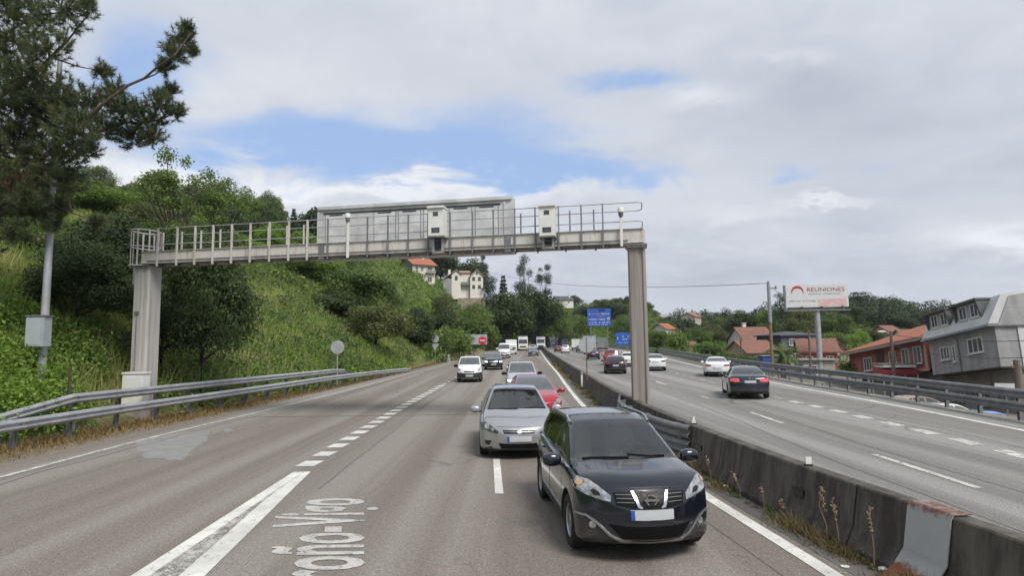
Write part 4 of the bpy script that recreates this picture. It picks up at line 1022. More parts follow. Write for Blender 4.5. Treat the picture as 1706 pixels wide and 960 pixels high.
        b.box((uc, -.5, zb - .07), (.40, .12, .05)); b.build('bracket', M['galv'], cr_)
        b = MB(); b.box((uc, -.46, (zb_ + zb + .12) / 2 - .08), (.24, .12, zb_ - zb - .22)); b.build('lower_box', M['dark'], cr_)
    # two small round detectors on stalks
    for px, pyt, lab in ((580, 356, 'small white capped detector on a stalk in front of the message sign'), (1034, 346, 'small white capped detector on a stalk at the right end of the gantry')):
        u, z = P(px, pyt, -.45); cr_ = empty('traffic_detector', (A.x, A.y, 0), rz); tag(cr_, lab, 'detector', 'traffic detectors on the gantry')
        b = MB(); b.box((u, -.45, (zb - .12 + z - .22) / 2), (.09, .07, z - .22 - zb + .12)); b.build('stalk', M['white_box'], cr_, bevel=.01)
        b = MB(); b.lathe([(0, z), (.08, z), (.10, z - .03), (.10, z - .16), (0, z - .17)], 'Z', 20, (u, -.47, 0)); b.build('cap', M['wframe'], cr_, smooth=True)
        b = MB(); b.lathe([(0, z - .171), (.085, z - .18), (.075, z - .27), (.03, z - .33), (0, z - .33)], 'Z', 20, (u, -.47, 0)); b.build('sensor_head', M['galv_dark'], cr_, smooth=True)
    # cabinets
    p0 = D(206, 628, 22.9); p1 = D(243, 628, 22.9); b = MB(); w = p1.x - p0.x; xc = (p0.x + p1.x) / 2
    cab = empty('control_cabinet', (xc, 23.0, .08), -.1); tag(cab, 'pale control cabinet at the foot of the left gantry leg behind the raised guardrail', 'cabinet')
    b.box((0, 0, .92), (w, .4, 1.36)); b.build('housing', M['white_box'], cab, bevel=.015); b = MB(); b.box((0, 0, 1.64), (w + .06, .46, .08)); b.build('lid', M['wframe'], cab, bevel=.015)
    b = MB(); b.box((.02, -.212, .95), (w * .8, .02, 1.1)); dr = b.build('door', M['white_box'], cab, bevel=.005); b = MB(); b.box((w * .3, -.23, .95), (.03, .02, .14)); b.build('handle', M['galv_dark'], dr)
    b = MB(); b.box((0, 0, .12), (w + .04, .44, .36)); b.build('plinth', M['conc_light'], cab)

def street_lamp_left():
    Yp = 20.5; pb = D(68, 645, Yp); pt = D(100, 100, Yp); gz = float(terrain(pb.x, Yp))
    r = empty('street_lamp', (pb.x, Yp, gz)); tag(r, 'tall pale grey lamp post on the left bank rising through the pine branches', 'street lamp')
    b = MB(); H = 15; b.lathe([(.135, -.3), (.13, 1.0), (.115, 4), (.085, 9), (.06, H), (0, H + .02)], 'Z', 20); b.build('pole', M['galv'], r, smooth=True)
    b = MB(); b.lathe([(.19, -.05), (.19, .04), (.15, .06)], 'Z', 20); b.build('base_flange', M['galv_dark'], r)
    b = MB(); b.tube([(0, 0, H - .1), (.5, 0, H + .5), (1.6, 0, H + .75)], .045, 8); b.build('arm', M['galv'], r, smooth=True)
    b = MB(); ellipsoid(b, (2.0, 0, H + .75), (.45, .16, .09)); b.build('lamp_head', M['galv'], r, smooth=True)
    c = D(67, 553, Yp - .3); z0, z1 = D(67, 578, Yp - .3).z, D(67, 528, Yp - .3).z; xl, xr = D(50, 553, Yp - .3).x, D(84, 553, Yp - .3).x
    k = empty('pole_cabinet', (pb.x, Yp, gz)); tag(k, 'pale blue grey metal cabinet strapped to the lamp post on the left bank', 'cabinet')
    b = MB(); b.box(((xl + xr) / 2 - pb.x - .03, -.32, (z0 + z1) / 2 - gz), (xr - xl - .08, .36, z1 - z0)); b.build('housing', pm('blue_grey_enamel', (.36, .41, .43), .5, .1, var=.08), k, bevel=.012, )
    b = MB(); b.box(((xl + xr) / 2 - pb.x - .02, -.32, z1 - gz + .02), (xr - xl, .42, .05)); b.build('roof_plate', M['galv_dark'], k, bevel=.008)
    b = MB(); 
    for q in (.3, .7): b.box((-.05, -.02, z0 - gz + (z1 - z0) * q), (.34, .30, .04))
    b.build('strap', M['galv_dark'], k)
    b = MB(); b.box(((xl + xr) / 2 - pb.x - .03 - .05, -.505, (z0 + z1) / 2 - gz), (xr - xl - .18, .012, z1 - z0 - .1)); b.build('door', pm('blue_grey_door', (.38, .43, .45), .5, .1, var=.05), k, bevel=.004)
    # wooden stub near the raised rail
    p = D(115, 640, 19.6); b = MB(); b.tube([(0, 0, -.5), (.02, 0, .5), (.0, .02, 1.35)], [.07, .06, .045], 8); o = b.build('wooden_stake', M['bark'], None, smooth=True); o.location = (p.x, 19.6, p.z - .8); tag(o, 'short pale broken stake standing behind the raised guardrail on the left', 'stake')

# ------------------------------------------------------------------ signs and poles
def disc_sign(name, label, px, py, Y, r, mt, post_mt, group=None, pole_to=None, extra=None):
    c = D(px, py, Y); gz = float(terrain(c.x, Y)); o = empty(name, (c.x, Y, gz)); tag(o, label, 'road sign', group); h = c.z - gz
    b = MB(); b.tube([(0, .04, -.3), (0, .04, h + r * .6)], .035, 8); b.build('post', post_mt, o, smooth=True)
    b = MB(); b.lathe([(0, -.012), (r, -.012), (r + .012, 0), (r + .012, .012), (r, .02), (0, .02)], 'Y', 28, (0, 0, h)); b.build('sign_plate', mt, o, smooth=True, angle=30)
    b = MB(); b.box((0, -.02, h), (.05, .018, r * 1.7)); b.build('bracket', mt, o)
    return o, h
def glyph_row(b, x0, x1, z, h, y, r, mi=0, gap=.25):
    x = x0
    while x < x1:
        w = h * r.uniform(.35, .7)
        if r.random() < .85:
            k = r.random(); t = h * .2
            b.box((x + t / 2, y, z), (t, .012, h), mi)
            if k < .7: b.box((x + w / 2, y, z + h * .42), (w, .012, t * .8), mi)
            if k > .3: b.box((x + w / 2, y, z - h * .42), (w, .012, t * .8), mi)
            if k > .5: b.box((x + w - t / 2, y, z), (t, .012, h * .9), mi)
        x += w + h * gap
def signs():
    grey = pm('grey_sign_back', (.42, .44, .46), .5, .2, var=.1)
    disc_sign('round_sign', 'grey back of a round road sign behind the end of the raised left guardrail', 562, 579, 40, .43, grey, M['galv'], 'backs of round signs on the left verge')
    o, h = disc_sign('round_sign', 'grey round sign back with a small triangular plate under it, further along the verge', 725, 565, 78, .45, grey, M['galv'], 'backs of round signs on the left verge')
    b = MB(); b.prism([(-.5, h - .62), (.5, h - .62), (0, h - 1.5)], -.03, -.01); b.build('triangle_plate', grey, o)
    # grey panel with a red disc
    Y = 92; c = D(796, 566, Y); gz = float(terrain(c.x, Y)); o = empty('panel_sign', (c.x, Y, gz)); tag(o, 'grey rectangular sign with a red round sign on its right half at the left verge', 'road sign'); h = c.z - gz; W = 2.8
    b = MB(); b.box((0, 0, h), (W, .06, 1.5)); b.build('panel', grey, o, bevel=.01)
    for q in (-1, 1): b = MB(); b.tube([(q * .9, .08, -.3), (q * .9, .08, h + .6)], .05, 8); b.build('post', M['galv_dark'], o, smooth=True)
    b = MB(); b.lathe([(0, -.08), (.58, -.08), (.6, -.05), (.6, -.035), (0, -.035)], 'Y', 28, (.72, 0, h - .15)); rd = b.build('red_disc', pm('red_sign', (.52, .03, .05), .4, var=.06), o, smooth=True, angle=30)
    b = MB(); b.box((.72, -.09, h - .15), (.8, .014, .16)); b.build('white_bar', M['wframe'], rd)
    # concrete end of the wall at the slip road
    b = MB(); p = D(748, 598, 82); b.prism([(-.3, -.5), (.3, -.5), (.15, 1.0), (-.15, 1.2)], 0, 9); o = b.build('low_wall', M['conc_light']); o.location = (p.x, 82, float(terrain(p.x, 82))); o.rotation_euler = (0, 0, .5); tag(o, 'pale low concrete wall end beside the far left verge', 'wall')
    # blue direction signs
    blue = pm('blue_sign', (.025, .10, .42), .4, var=.08); wt = pm('white_lettering', (.62, .66, .72), .5, var=.04); org = pm('orange_lettering', (.55, .28, .16), .5, var=.1)
    Y = 95; c = D(998, 529, Y); gz = zr(Y); o = empty('direction_sign', (c.x, Y, gz)); tag(o, 'large blue direction sign with lines of white and orange lettering, above the slow traffic', 'road sign', 'blue direction signs'); h = c.z - gz
    W, H = 3.65, 2.7; b = MB(); b.box((0, 0, h), (W, .10, H)); pn = b.build('panel', blue, o, bevel=.02)
    b = MB(); b.box((.45, -.057, h + H * .40), (1.0, .01, .28)); b.build('dark_tab', pm('dark_blue_tab', (.008, .012, .08), .5), pn)
    r = random.Random(4); b = MB(); b.box((-W / 2 + .35, -.058, h + .5), (.16, .012, .16), 0); glyph_row(b, -W / 2 + .75, .1, h + .52, .26, -.06, r, 1); glyph_row(b, .3, W / 2 - .4, h + .52, .22, -.06, r, 0); glyph_row(b, -.3, .9, h + .12, .16, -.06, r, 1)
    glyph_row(b, -W / 2 + .2, .85, h - .32, .24, -.06, r); glyph_row(b, -W / 2 + .2, W / 2 - .3, h - .78, .2, -.06, r); glyph_row(b, -W / 2 + .2, W / 2 - .5, h - 1.12, .14, -.06, r)
    b.lathe([(.12, -.065), (.2, -.065), (.2, -.05), (.12, -.05)], 'Y', 16, (W / 2 - .38, 0, h - .18), close=True); b.build('lettering', [wt, org], pn, recalc=False)
    for q in (-1, 1): b = MB(); b.box((q * 1.3, .12, h / 2 - .2), (.12, .12, h + .8)); b.build('post', M['galv_dark'], o)
    b = MB(); b.box((0, .09, h + .6), (W - .3, .06, .08)); b.box((0, .09, h - .6), (W - .3, .06, .08)); b.build('stiffener', M['galv_dark'], o)
    Y = 78; c = D(1037, 565, Y); o = empty('direction_sign', (c.x, Y, zr(Y))); tag(o, 'smaller blue sign with white symbols touching the left side of the gantry leg', 'road sign', 'blue direction signs'); h = c.z - zr(Y)
    b = MB(); b.box((0, 0, h), (1.75, .08, 1.6)); pn = b.build('panel', blue, o, bevel=.02); b = MB(); glyph_row(b, -.65, -.2, h + .1, .3, -.05, r); glyph_row(b, 0, .7, h + .3, .22, -.05, r); glyph_row(b, 0, .6, h - .05, .2, -.05, r); glyph_row(b, -.6, .6, h - .5, .12, -.05, r); b.build('lettering', [wt], pn, recalc=False)
    for q in (-1, 1): b = MB(); b.box((q * .6, .08, h / 2 - .2), (.08, .08, h + .8)); b.build('post', M['galv_dark'], o)
    # grey sign back with rusty post on the median
    Y = 31.0; c = D(977, 575, Y); X0 = x_bar(Y) - .05; o = empty('round_sign', (c.x, Y, zr(Y))); tag(o, 'grey back of a sign on a thin rusty post standing on the median wall', 'road sign'); h = c.z - zr(Y); s_ = .42
    b = MB(); b.tube([(0, .03, .75), (0, .03, h + .3)], .03, 8); b.build('post', pm('rusty_post', (.20, .12, .08), .8, var=.2), o, smooth=True)
    b = MB(); b.lathe([(0, -.01), (s_, -.01), (s_, .015), (0, .015)], 'Y', 8, (0, 0, h)); b.build('sign_plate', grey, o, angle=30); b = MB(); b.box((0, -.02, h), (.05, .02, .8)); b.build('bracket', M['galv_dark'], o)
    # billboard
    Y = 80; p0, p1 = D(1310, 475, Y), D(1411, 511, Y); zt_, zb_ = D(1360, 474, Y).z, D(1360, 512, Y).z; xc = (p0.x + p1.x) / 2; W = p1.x - p0.x; gz = float(terrain(xc, Y))
    o = empty('billboard', (xc, Y, gz), -.12); tag(o, 'white billboard with red lettering on a single grey steel pole', 'billboard'); zc = (zt_ + zb_) / 2 - gz; H = zt_ - zb_
    wm = pm('billboard_sheet', (.60, .61, .62), .5, var=.05); rm = pm('red_print', (.40, .05, .05), .5, var=.1); pk = pm('pink_print', (.55, .30, .31), .5, col2=(.6, .5, .5), scale=2); gy = pm('grey_print', (.22, .22, .24), .5)
    b = MB(); b.box((0, 0, zc), (W, .22, H)); pn = b.build('panel', wm, o, bevel=.02)
    b = MB(); b.box((-W / 2 - .1, .05, zc - .05), (.18, .4, H)); b.build('edge_frame', M['galv_dark'], o)
    b = MB(); b.add([(W * .48, -.116, zc - H * .47), (W * .02, -.116, zc - H * .47), (.0, -.116, zc - H * .16), (W * .46, -.116, zc - H * .12)], [(0, 1, 2, 3)]); b.build('pink_field', pk, pn, recalc=False)
    b = MB(); cx, cz = -W * .31, zc + H * .19
    for k in range(22):
        a = -.5 + k * (PI + 1.0) / 22; a2 = a + (PI + 1.0) / 22; ro = H * .26; ri = lambda t: H * (.26 - .11 * max(0, math.sin((t + .5) / (PI + 1) * PI)))
        b.add([(cx + ro * math.cos(a), -.117, cz + ro * math.sin(a)), (cx + ro * math.cos(a2), -.117, cz + ro * math.sin(a2)), (cx + ri(a2) * math.cos(a2), -.117, cz + ri(a2) * math.sin(a2) - .03), (cx + ri(a) * math.cos(a), -.117, cz + ri(a) * math.sin(a) - .03)], [(0, 1, 2, 3)])
    b.build('emblem', rm, pn, recalc=False)
    def put_text(s, size, x, z, mt, par, sx=1.0, y=-.118):
        t = text_mesh(s, size, .002); t.materials.append(mt)
        for v in t.vertices: v.co = Vector((x + v.co.x * sx, y, z + v.co.y))
        return link('lettering', t, par)
    put_text('REUNIONES', .78, -W * .16, zc + H * .18, rm, pn, 1.12); put_text('BANQUETES Y CELEBRACIONES', .24, -W * .13, zc + H * .05, gy, pn, 1.15)
    b = MB(); r = random.Random(9); glyph_row(b, -W * .45, -.2, zc - H * .22, .16, -.118, r); b.build('small_print', gy, pn, recalc=False)
    b = MB()
    for q in (-.27, .05, .38): b.box((W * q, -.45, zc - H / 2 - .02), (.22, .3, .16)); b.box((W * q, -.2, zc - H / 2 - .05), (.06, .6, .05))
    b.build('floodlight', M['dark'], o)
    b = MB(); b.box((-.1, -.15, zc - H / 2 - .42), (W * 1.04, .5, .07)); b.build('catwalk', M['galv'], o)
    b = MB(); b.lathe([(.34, -1), (.34, zc - H / 2 - .3)], 'Z', 20, (.0, .15, 0)); b.build('pole', M['galv'], o, smooth=True)
    b = MB(); b.box((0, .22, zc - H / 2 - .12), (W * .9, .25, .28)); b.build('cross_beam', M['galv_dark'], o)
    # utility pole with cable
    Y = 64; pt = D(1280, 472, Y); pb = D(1287, 610, Y); gz = float(terrain(pt.x, Y)); o = empty('utility_pole', (pt.x, Y, gz)); tag(o, 'tall slim utility pole, grey on top and brown below, left of the billboard', 'utility pole')
    h = pt.z - gz; b = MB(); b.tube([(0, 0, -1), (0, 0, h * .62)], [.17, .15], 10); b.build('lower_pole', pm('brown_wood_pole', (.24, .17, .11), .9, var=.15), o, smooth=True)
    b = MB(); b.tube([(0, 0, h * .62), (0, 0, h)], [.19, .16], 10); b.build('upper_pole', pm('grey_pole', (.28, .30, .31), .7, var=.1), o, smooth=True)
    b = MB(); b.box((.45, 0, h - .55), (.9, .12, .12)); b.lathe([(0, 0), (.09, 0), (.09, .2), (0, .22)], 'Z', 10, (.75, 0, h - .5)); b.lathe([(0, 0), (.09, 0), (.09, .2), (0, .22)], 'Z', 10, (.0, 0, h + .02)); b.build('insulator_arm', M['galv_dark'], o)
    def cable(name, label, a, c_, sag, rr, group='overhead cables'):
        a, c_ = Vector(a), Vector(c_); pts = [a.lerp(c_, t) - Vector((0, 0, sag * 4 * t * (1 - t))) for t in np.linspace(0, 1, 30)]
        b = MB(); b.tube(pts, rr, 5); ob = b.build(name, M['wire'], None, smooth=True); tag(ob, label, 'cable', group)
    cable('overhead_cable', 'thin overhead cable from the utility pole across both carriageways to the left hill', (pt.x, Y, pt.z), D(790, 445, 190), 2.5, .03)
    cable('overhead_cable', 'thin cable from the utility pole down to the top of the billboard', (pt.x + .5, Y, pt.z - .5), (xc - W / 2, 80, zt_ - 1.2), .4, .025)
    cable('overhead_cable', 'upper cable crossing the front of the grey house', D(1476, 556, 50), D(1760, 566, 30), .3, .02)
    cable('overhead_cable', 'lower sagging cable crossing the front of the grey house', D(1476, 570, 50), D(1760, 592, 30), .6, .02)
    # poles beside the houses
    for px, py, Y, lab in ((1484, 553, 50, 'brown wooden pole in front of the brick red house'), (1347, 550, 75, 'dark thin pole left of the billboard pole'), (1234, 565, 92, 'thin pole in front of the beige house'), (1693, 600, 27, 'grey concrete pole at the right end of the grey house')):
        p = D(px, py, Y); gz = float(terrain(p.x, Y)); b = MB(); b.tube([(0, 0, -1), (0, 0, p.z - gz)], [.16 if Y < 60 else .13, .12], 9); b.box((0, 0, p.z - gz - .3), (.5, .08, .08)); ob = b.build('utility_pole', pm('pole_wood', (.16, .13, .11), .9, var=.15), None, smooth=True); ob.location = (p.x, Y, gz); tag(ob, lab, 'utility pole', 'plain poles by the houses')
    # street lamp by the red house
    Y = 56; p = D(1470, 553, Y); gz = float(terrain(p.x, Y)); o = empty('street_lamp', (p.x + .9, Y, gz)); tag(o, 'small street lamp with a pale head above the red house roof', 'street lamp')
    h = p.z - gz; b = MB(); b.tube([(0, 0, -1), (0, 0, h - .6), (-.2, 0, h - .2), (-.6, 0, h - .03)], .05, 8); b.build('pole', M['galv'], o, smooth=True); b = MB(); ellipsoid(b, (-.95, 0, h), (.42, .16, .10)); b.build('lamp_head', M['wframe'], o, smooth=True)

# ------------------------------------------------------------------ buildings
def window(b_root, x, z, w, h, fm, y=0.0, face='F', mull=1, shutter=None, side=None):
    """a framed window on the front (y = const) or on a side wall"""
    def T(p): return p if face == 'F' else (side[0] + side[1] * -p[1], p[0], p[2])
    def bx(mb, c, d, mi=0):
        if face == 'F': mb.box((c[0], y + c[1], c[2]), d, mi)
        else: mb.box((side[0] - side[1] * c[1] * -1 * -1, c[0], c[2]), (d[1], d[0], d[2]), mi)
    t = .07
    b = MB()
    for sx in (-1, 1): bx(b, (x + sx * (w / 2 - t / 2), -.03, z), (t, .07, h))
    for sz in (-1, 1): bx(b, (x, -.03, z + sz * (h / 2 - t / 2)), (w - 2 * t, .068, t))
    for k in range(mull): bx(b, (x - w / 2 + w * (k + 1) / (mull + 1), -.025, z), (.06, .05, h - 2 * t))
    f = b.build('window', fm, b_root, recalc=True)
    b = MB(); bx(b, (x, -.004, z), (w - .04, .02, h - .04)); b.build('pane', M['pane'], f)
    b = MB(); bx(b, (x, -.07, z - h / 2 - .04), (w + .16, .16, .06)); b.build('sill', fm, f)
    if shutter:
        b = MB(); bx(b, (x, -.02, z + h * .28), (w - .16, .035, h * .38)); b.build('roller_blind', shutter, f)
    return f
def tile_mat(name, c1, c2):
    mt, n, b = new_mat(name); tc = n.n('ShaderNodeTexCoord'); v = tc.outputs['Object']
    w = n.n('ShaderNodeTexWave', wave_type='BANDS', bands_direction='X'); n.put(w.inputs['Vector'], v); w.inputs['Scale'].default_value = 1.6; w.inputs['Distortion'].default_value = .6
    c = n.mix(n.ramp(n.noise(v, 1.4, 6, .7), .3, .7), c2, c1); c = n.mix(n.ramp(w.outputs['Fac'], .0, .35, .45, 0), c, tuple(x * .45 for x in c2)); c = n.mix(n.ramp(n.noise(v, 9, 3, .6), .45, .7, 0, .4), c, tuple(x * 1.25 for x in c1))
    n.put(b.inputs['Base Color'], c); b.inputs['Roughness'].default_value = .85
    bp = n.n('ShaderNodeBump'); bp.inputs['Strength'].default_value = .6; bp.inputs['Distance'].default_value = .05; n.put(bp.inputs['Height'], w.outputs['Fac']); n.put(b.inputs['Normal'], bp.outputs[0]); return mt
def brick_mat(name, c1, c2, mortar, scale=4.0, bw=.5, rh=.12):
    mt, n, b = new_mat(name); tc = n.n('ShaderNodeTexCoord'); v = tc.outputs['Object']; sp = n.n('ShaderNodeSeparateXYZ'); n.put(sp.inputs[0], v)
    br = n.n('ShaderNodeTexBrick'); n.put(br.inputs['Vector'], n.comb(n.math('ADD', sp.outputs[0], sp.outputs[1]), sp.outputs[2], 0.0))
    br.inputs['Scale'].default_value = 1.0; br.inputs['Brick Width'].default_value = bw; br.inputs['Row Height'].default_value = rh; br.inputs['Mortar Size'].default_value = .008
    br.inputs['Color1'].default_value = c4(c1); br.inputs['Color2'].default_value = c4(c2); br.inputs['Mortar'].default_value = c4(mortar)
    st = n.noise(n.vmath('MULTIPLY', v, (1, 1, .25)), 1.3, 6, .6); c = n.mix(1.0, br.outputs['Color'], n.mix(n.ramp(st, .3, .7), (.72, .72, .72), (1.08, 1.08, 1.08)), 'MULTIPLY')
    n.put(b.inputs['Base Color'], c); b.inputs['Roughness'].default_value = .85; return mt

def house(name, label, X, Y, rz, W, Dp, H, rh, wm, rm, ridge='x', wins=(), z=None, tilt=0, group=None, over=.4, chim=None, fm=None, band=None, side_mat=None):
    gz = float(terrain(X, Y)) if z is None else z
    o = empty(name, (X, Y, gz)); o.rotation_euler = (0, math.radians(tilt), rz); tag(o, label, 'house', group)
    b = MB(); x0, x1 = -W / 2, W / 2
    if ridge == 'x':
        b.prism([(0, -2), (Dp, -2), (Dp, H), (Dp / 2, H + rh), (0, H)], x0, x1, plane='YZ')
    elif ridge == 'y':
        b.prism([(x0, -2), (x1, -2), (x1, H), (0, H + rh), (x0, H)], 0, Dp, plane='XZ')
    else: b.box((0, Dp / 2, H / 2 - 1), (W, Dp, H + 2))
    b.build('wall', [wm], o)
    b = MB(); t = .16; ov = over
    if ridge == 'x':
        k = rh / (Dp / 2); b.prism([(-ov, H - k * ov), (Dp / 2, H + rh), (Dp + ov, H - k * ov), (Dp + ov, H - k * ov + t), (Dp / 2, H + rh + t + .03), (-ov, H - k * ov + t)], x0 - ov, x1 + ov, plane='YZ')
    elif ridge == 'y':
        k = rh / (W / 2); b.prism([(x0 - ov, H - k * ov), (0, H + rh), (x1 + ov, H - k * ov), (x1 + ov, H - k * ov + t), (0, H + rh + t + .03), (x0 - ov, H - k * ov + t)], -ov, Dp + ov, plane='XZ')
    elif ridge == 'hip':
        q = min(W, Dp) / 2 * .9; zz = H
        v = [(x0 - ov, -ov, zz), (x1 + ov, -ov, zz), (x1 + ov, Dp + ov, zz), (x0 - ov, Dp + ov, zz)]; v2 = [(a, c, zz + t) for a, c, _ in v]
        r1, r2 = (x0 + q, Dp / 2, H + rh), (x1 - q, Dp / 2, H + rh)
        b.add(v + v2 + [r1, r2], [(3, 2, 1, 0), (0, 1, 5, 4), (1, 2, 6, 5), (2, 3, 7, 6), (3, 0, 4, 7), (4, 5, 9, 8), (6, 7, 8, 9), (5, 6, 9), (7, 4, 8)])
    rf = b.build('roof', rm, o)
    if chim:
        b = MB(); b.box((chim[0], chim[1], H + rh * .7), (.6, .6, rh + .8)); b.box((chim[0], chim[1], H + rh * 1.2 + .5), (.8, .8, .12)); b.build('chimney', wm, rf)
    for wi in wins:
        window(o, wi[0], wi[1], wi[2], wi[3], fm or M['wframe'], mull=1 if wi[2] > .8 else 0)
    if band:
        b = MB(); b.box((0, -.03, band), (W + .04, .06, .2)); b.build('string_course', M['conc_light'], o)
    return o

def buildings():
    terra = tile_mat('terracotta_tiles', (.42, .16, .09), (.28, .10, .06)); oldt = tile_mat('old_red_tiles', (.26, .115, .085), (.16, .085, .068)); slate = tile_mat('slate_tiles', (.10, .105, .12), (.06, .065, .075))
    white = pm('white_render', (.66, .65, .62), .9, var=.08, scale=.8); greyr = pm('grey_render', (.30, .30, .30), .9, var=.1, scale=.8); beige = pm('beige_render', (.42, .34, .25), .9, var=.12, scale=.8)
    # ---- grey house with dormers
    A = Vector((33.0, 48.3)); B = Vector((31.7, 39.8)); e = (B - A); W = e.length; rz = math.atan2(e.y, e.x); c = (A + B) / 2
    gb = brick_mat('pale_grey_brick', (.33, .33, .335), (.30, .30, .305), (.26, .26, .26), 1, .4, .16)
    clad = pm('pale_roof_cladding', (.58, .59, .59), .6, var=.1, scale=1.2, stretch=(1, 1, .3)); dclad = pm('dark_dormer_cladding', (.11, .11, .115), .6, var=.1)
    gz = -2.9; o = empty('town_house', (c.x, c.y, gz)); o.rotation_euler = (0, math.radians(-6.5), rz); tag(o, 'pale grey brick house with two dormers in a sloping roof, at the right edge', 'house'); Dp = 11; x0, x1 = -W / 2, W / 2
    z1, z2 = 3.25, 6.05
    b = MB(); b.box((0, Dp / 2, (z1 + z2) / 2), (W, Dp, z2 - z1)); b.build('upper_wall', gb, o)
    gw = pm('stained_ground_floor', (.26, .245, .22), .9, var=.22, scale=1.0, stretch=(1, 1, .4)); b = MB(); b.box((0, Dp / 2 + .45, z1 / 2 - 1), (W - .1, Dp - .95, z1 + 2)); b.build('ground_floor_wall', gw, o)
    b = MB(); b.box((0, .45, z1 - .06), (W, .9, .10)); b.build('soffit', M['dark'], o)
    # mansard and roof
    b = MB(); b.prism([(-.45, z2), (.55, z2 + 1.95), (Dp / 2, z2 + 2.9), (Dp - .55, z2 + 1.95), (Dp + .45, z2)], x0 - .15, x1 + .15, plane='YZ'); rf = b.build('roof', clad, o)
    b = MB(); b.prism([(-.55, z2 - .16), (-.42, z2 + .02), (Dp + .42, z2 + .02), (Dp + .55, z2 - .16)], x0 - .2, x1 + .2, plane='YZ'); b.build('eave', M['galv_dark'], o)
    b = MB(); xx = x1 + .16; b.prism([(.1, z2 - .1), (1.0, z2 + 1.85), (Dp / 2, z2 + 2.7), (Dp - 1.0, z2 + 1.85), (Dp - .1, z2 - .1)], xx, xx + .06, plane='YZ'); b.build('gable', gb, o)
    for cx in (-W * .26, W * .20):
        w = 2.9; zb_, zt_ = z2 + .62, z2 + 1.82
        b = MB(); b.box((cx, .28, zt_ + .06), (w + .5, 1.5, .14)); b.add([(cx - w / 2 - .25, -.47, zt_ - .02), (cx - w / 2, .05, zt_ - .02), (cx - w / 2, .05, zb_), (cx - w / 2 - .05, -.08, zb_)], [(0, 1, 2, 3), (3, 2, 1, 0)]); 
        for sx in (-1, 1): b.prism([(-.42, zt_), (.4, zt_), (.4, zb_ - .1), (-.1, zb_ - .1)], cx + sx * (w / 2 + .1) - .09, cx + sx * (w / 2 + .1) + .09, plane='YZ')
        b.build('dormer', dclad, rf)
        b = MB(); b.box((cx, .1, (zb_ + zt_) / 2), (w, .3, zt_ - zb_)); b.build('dormer_wall', gb, rf)
        for q in (-.65, .75): window(o, cx + q, (zb_ + zt_) / 2, .95, .95, M['wframe'], y=-.05)
    # dividing downpipe and rims
    b = MB(); b.tube([(-.2, -.5, z2 - .1), (-.2, -.05, z2 - .5), (-.2, -.05, z1)], .05, 8); b.build('downpipe', M['galv_dark'], o, smooth=True)
    window(o, -W * .24, 4.75, 1.3, 1.0, M['wframe'], mull=2); window(o, -W * .10, 4.6, .4, 1.2, M['wframe'], mull=0); window(o, W * .22, 4.9, 1.8, 1.05, M['wframe'], mull=2)
    for xq, ww in ((-W * .33, 1.8), (0, 2.2), (W * .32, 2.0)): window(o, xq, 1.4, ww, 1.2, M['conc_light'], y=.93, mull=2)
    b = MB(); b.box((-.2, .9, 2.1), (3.4, .16, .7)); b.build('faded_fascia', pm('faded_fascia', (.24, .20, .19), .8, var=.15), o)
    b = MB(); b.box((x1 + .05, 2.6, 4.4), (.06, 2.6, 3.0)); b.build('side_panel', pm('white_side_panel', (.5, .51, .52), .7, var=.06), o)
    # ---- brick red house
    A = Vector((36.2, 66)); B = Vector((34.0, 50.2)); e = B - A; W = e.length; rz = math.atan2(e.y, e.x); c = (A + B) / 2; x0, x1 = -W / 2, W / 2
    rb = brick_mat('brick_red_wall', (.34, .10, .075), (.27, .085, .065), (.30, .13, .10), 1, .35, .1)
    o = empty('town_house', (c.x, c.y, -3.0)); o.rotation_euler = (0, math.radians(-5.5), rz); tag(o, 'brick red house with an orange tiled hipped roof beside the pale grey house', 'house'); Dp = 10; z1, z2 = 2.5, 5.0
    b = MB(); b.box((0, Dp / 2, (z1 + z2) / 2), (W, Dp, z2 - z1)); b.build('upper_wall', rb, o)
    b = MB(); b.box((0, Dp / 2 + .5, z1 / 2 - 1), (W - .2, Dp - 1, z1 + 2)); b.build('ground_floor_wall', gw, o)
    b = MB(); b.box((0, -.02, z1 - .02), (W + .06, .10, .26)); b.box((x1 - .25, -.03, (z1 + z2) / 2), (.3, .08, z2 - z1)); b.build('pale_trim', pm('pink_trim', (.5, .33, .27), .8, var=.08), o)
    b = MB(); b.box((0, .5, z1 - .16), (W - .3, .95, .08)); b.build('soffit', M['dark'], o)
    ov = .7; b = MB(); v = [(x0 - ov, -ov, z2), (x1 + .1, -ov, z2), (x1 + .1, Dp + ov, z2), (x0 - ov, Dp + ov, z2)]; b.add(v + [(a, d, z2 + .12) for a, d, _ in v] + [(x0 + 4.5, Dp / 2, z2 + 2.3), (x1 + .1, Dp / 2, z2 + 2.3)], [(3, 2, 1, 0), (0, 1, 5, 4), (1, 2, 6, 5), (2, 3, 7, 6), (3, 0, 4, 7), (4, 5, 9, 8), (6, 7, 8, 9), (5, 6, 9), (7, 4, 8)]); b.build('roof', terra, o)
    b = MB(); b.box((0, -ov + .02, z2 - .1), (W + 1, .10, .2)); b.build('gutter', M['conc_light'], o)
    for xq in (W * .12, W * .27, W * .40): window(o, xq, 3.75, 1.3, 1.45, M['wframe'])
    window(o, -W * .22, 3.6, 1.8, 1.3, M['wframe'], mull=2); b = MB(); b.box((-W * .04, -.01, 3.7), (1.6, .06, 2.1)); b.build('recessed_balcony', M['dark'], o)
    # awning and banner in front of them
    Y = 55; p0, p1 = D(1430, 618, Y), D(1488, 618, Y); zt_, zb_ = D(1460, 603, Y).z, D(1460, 622, Y).z; xc = (p0.x + p1.x) / 2; w = p1.x - p0.x
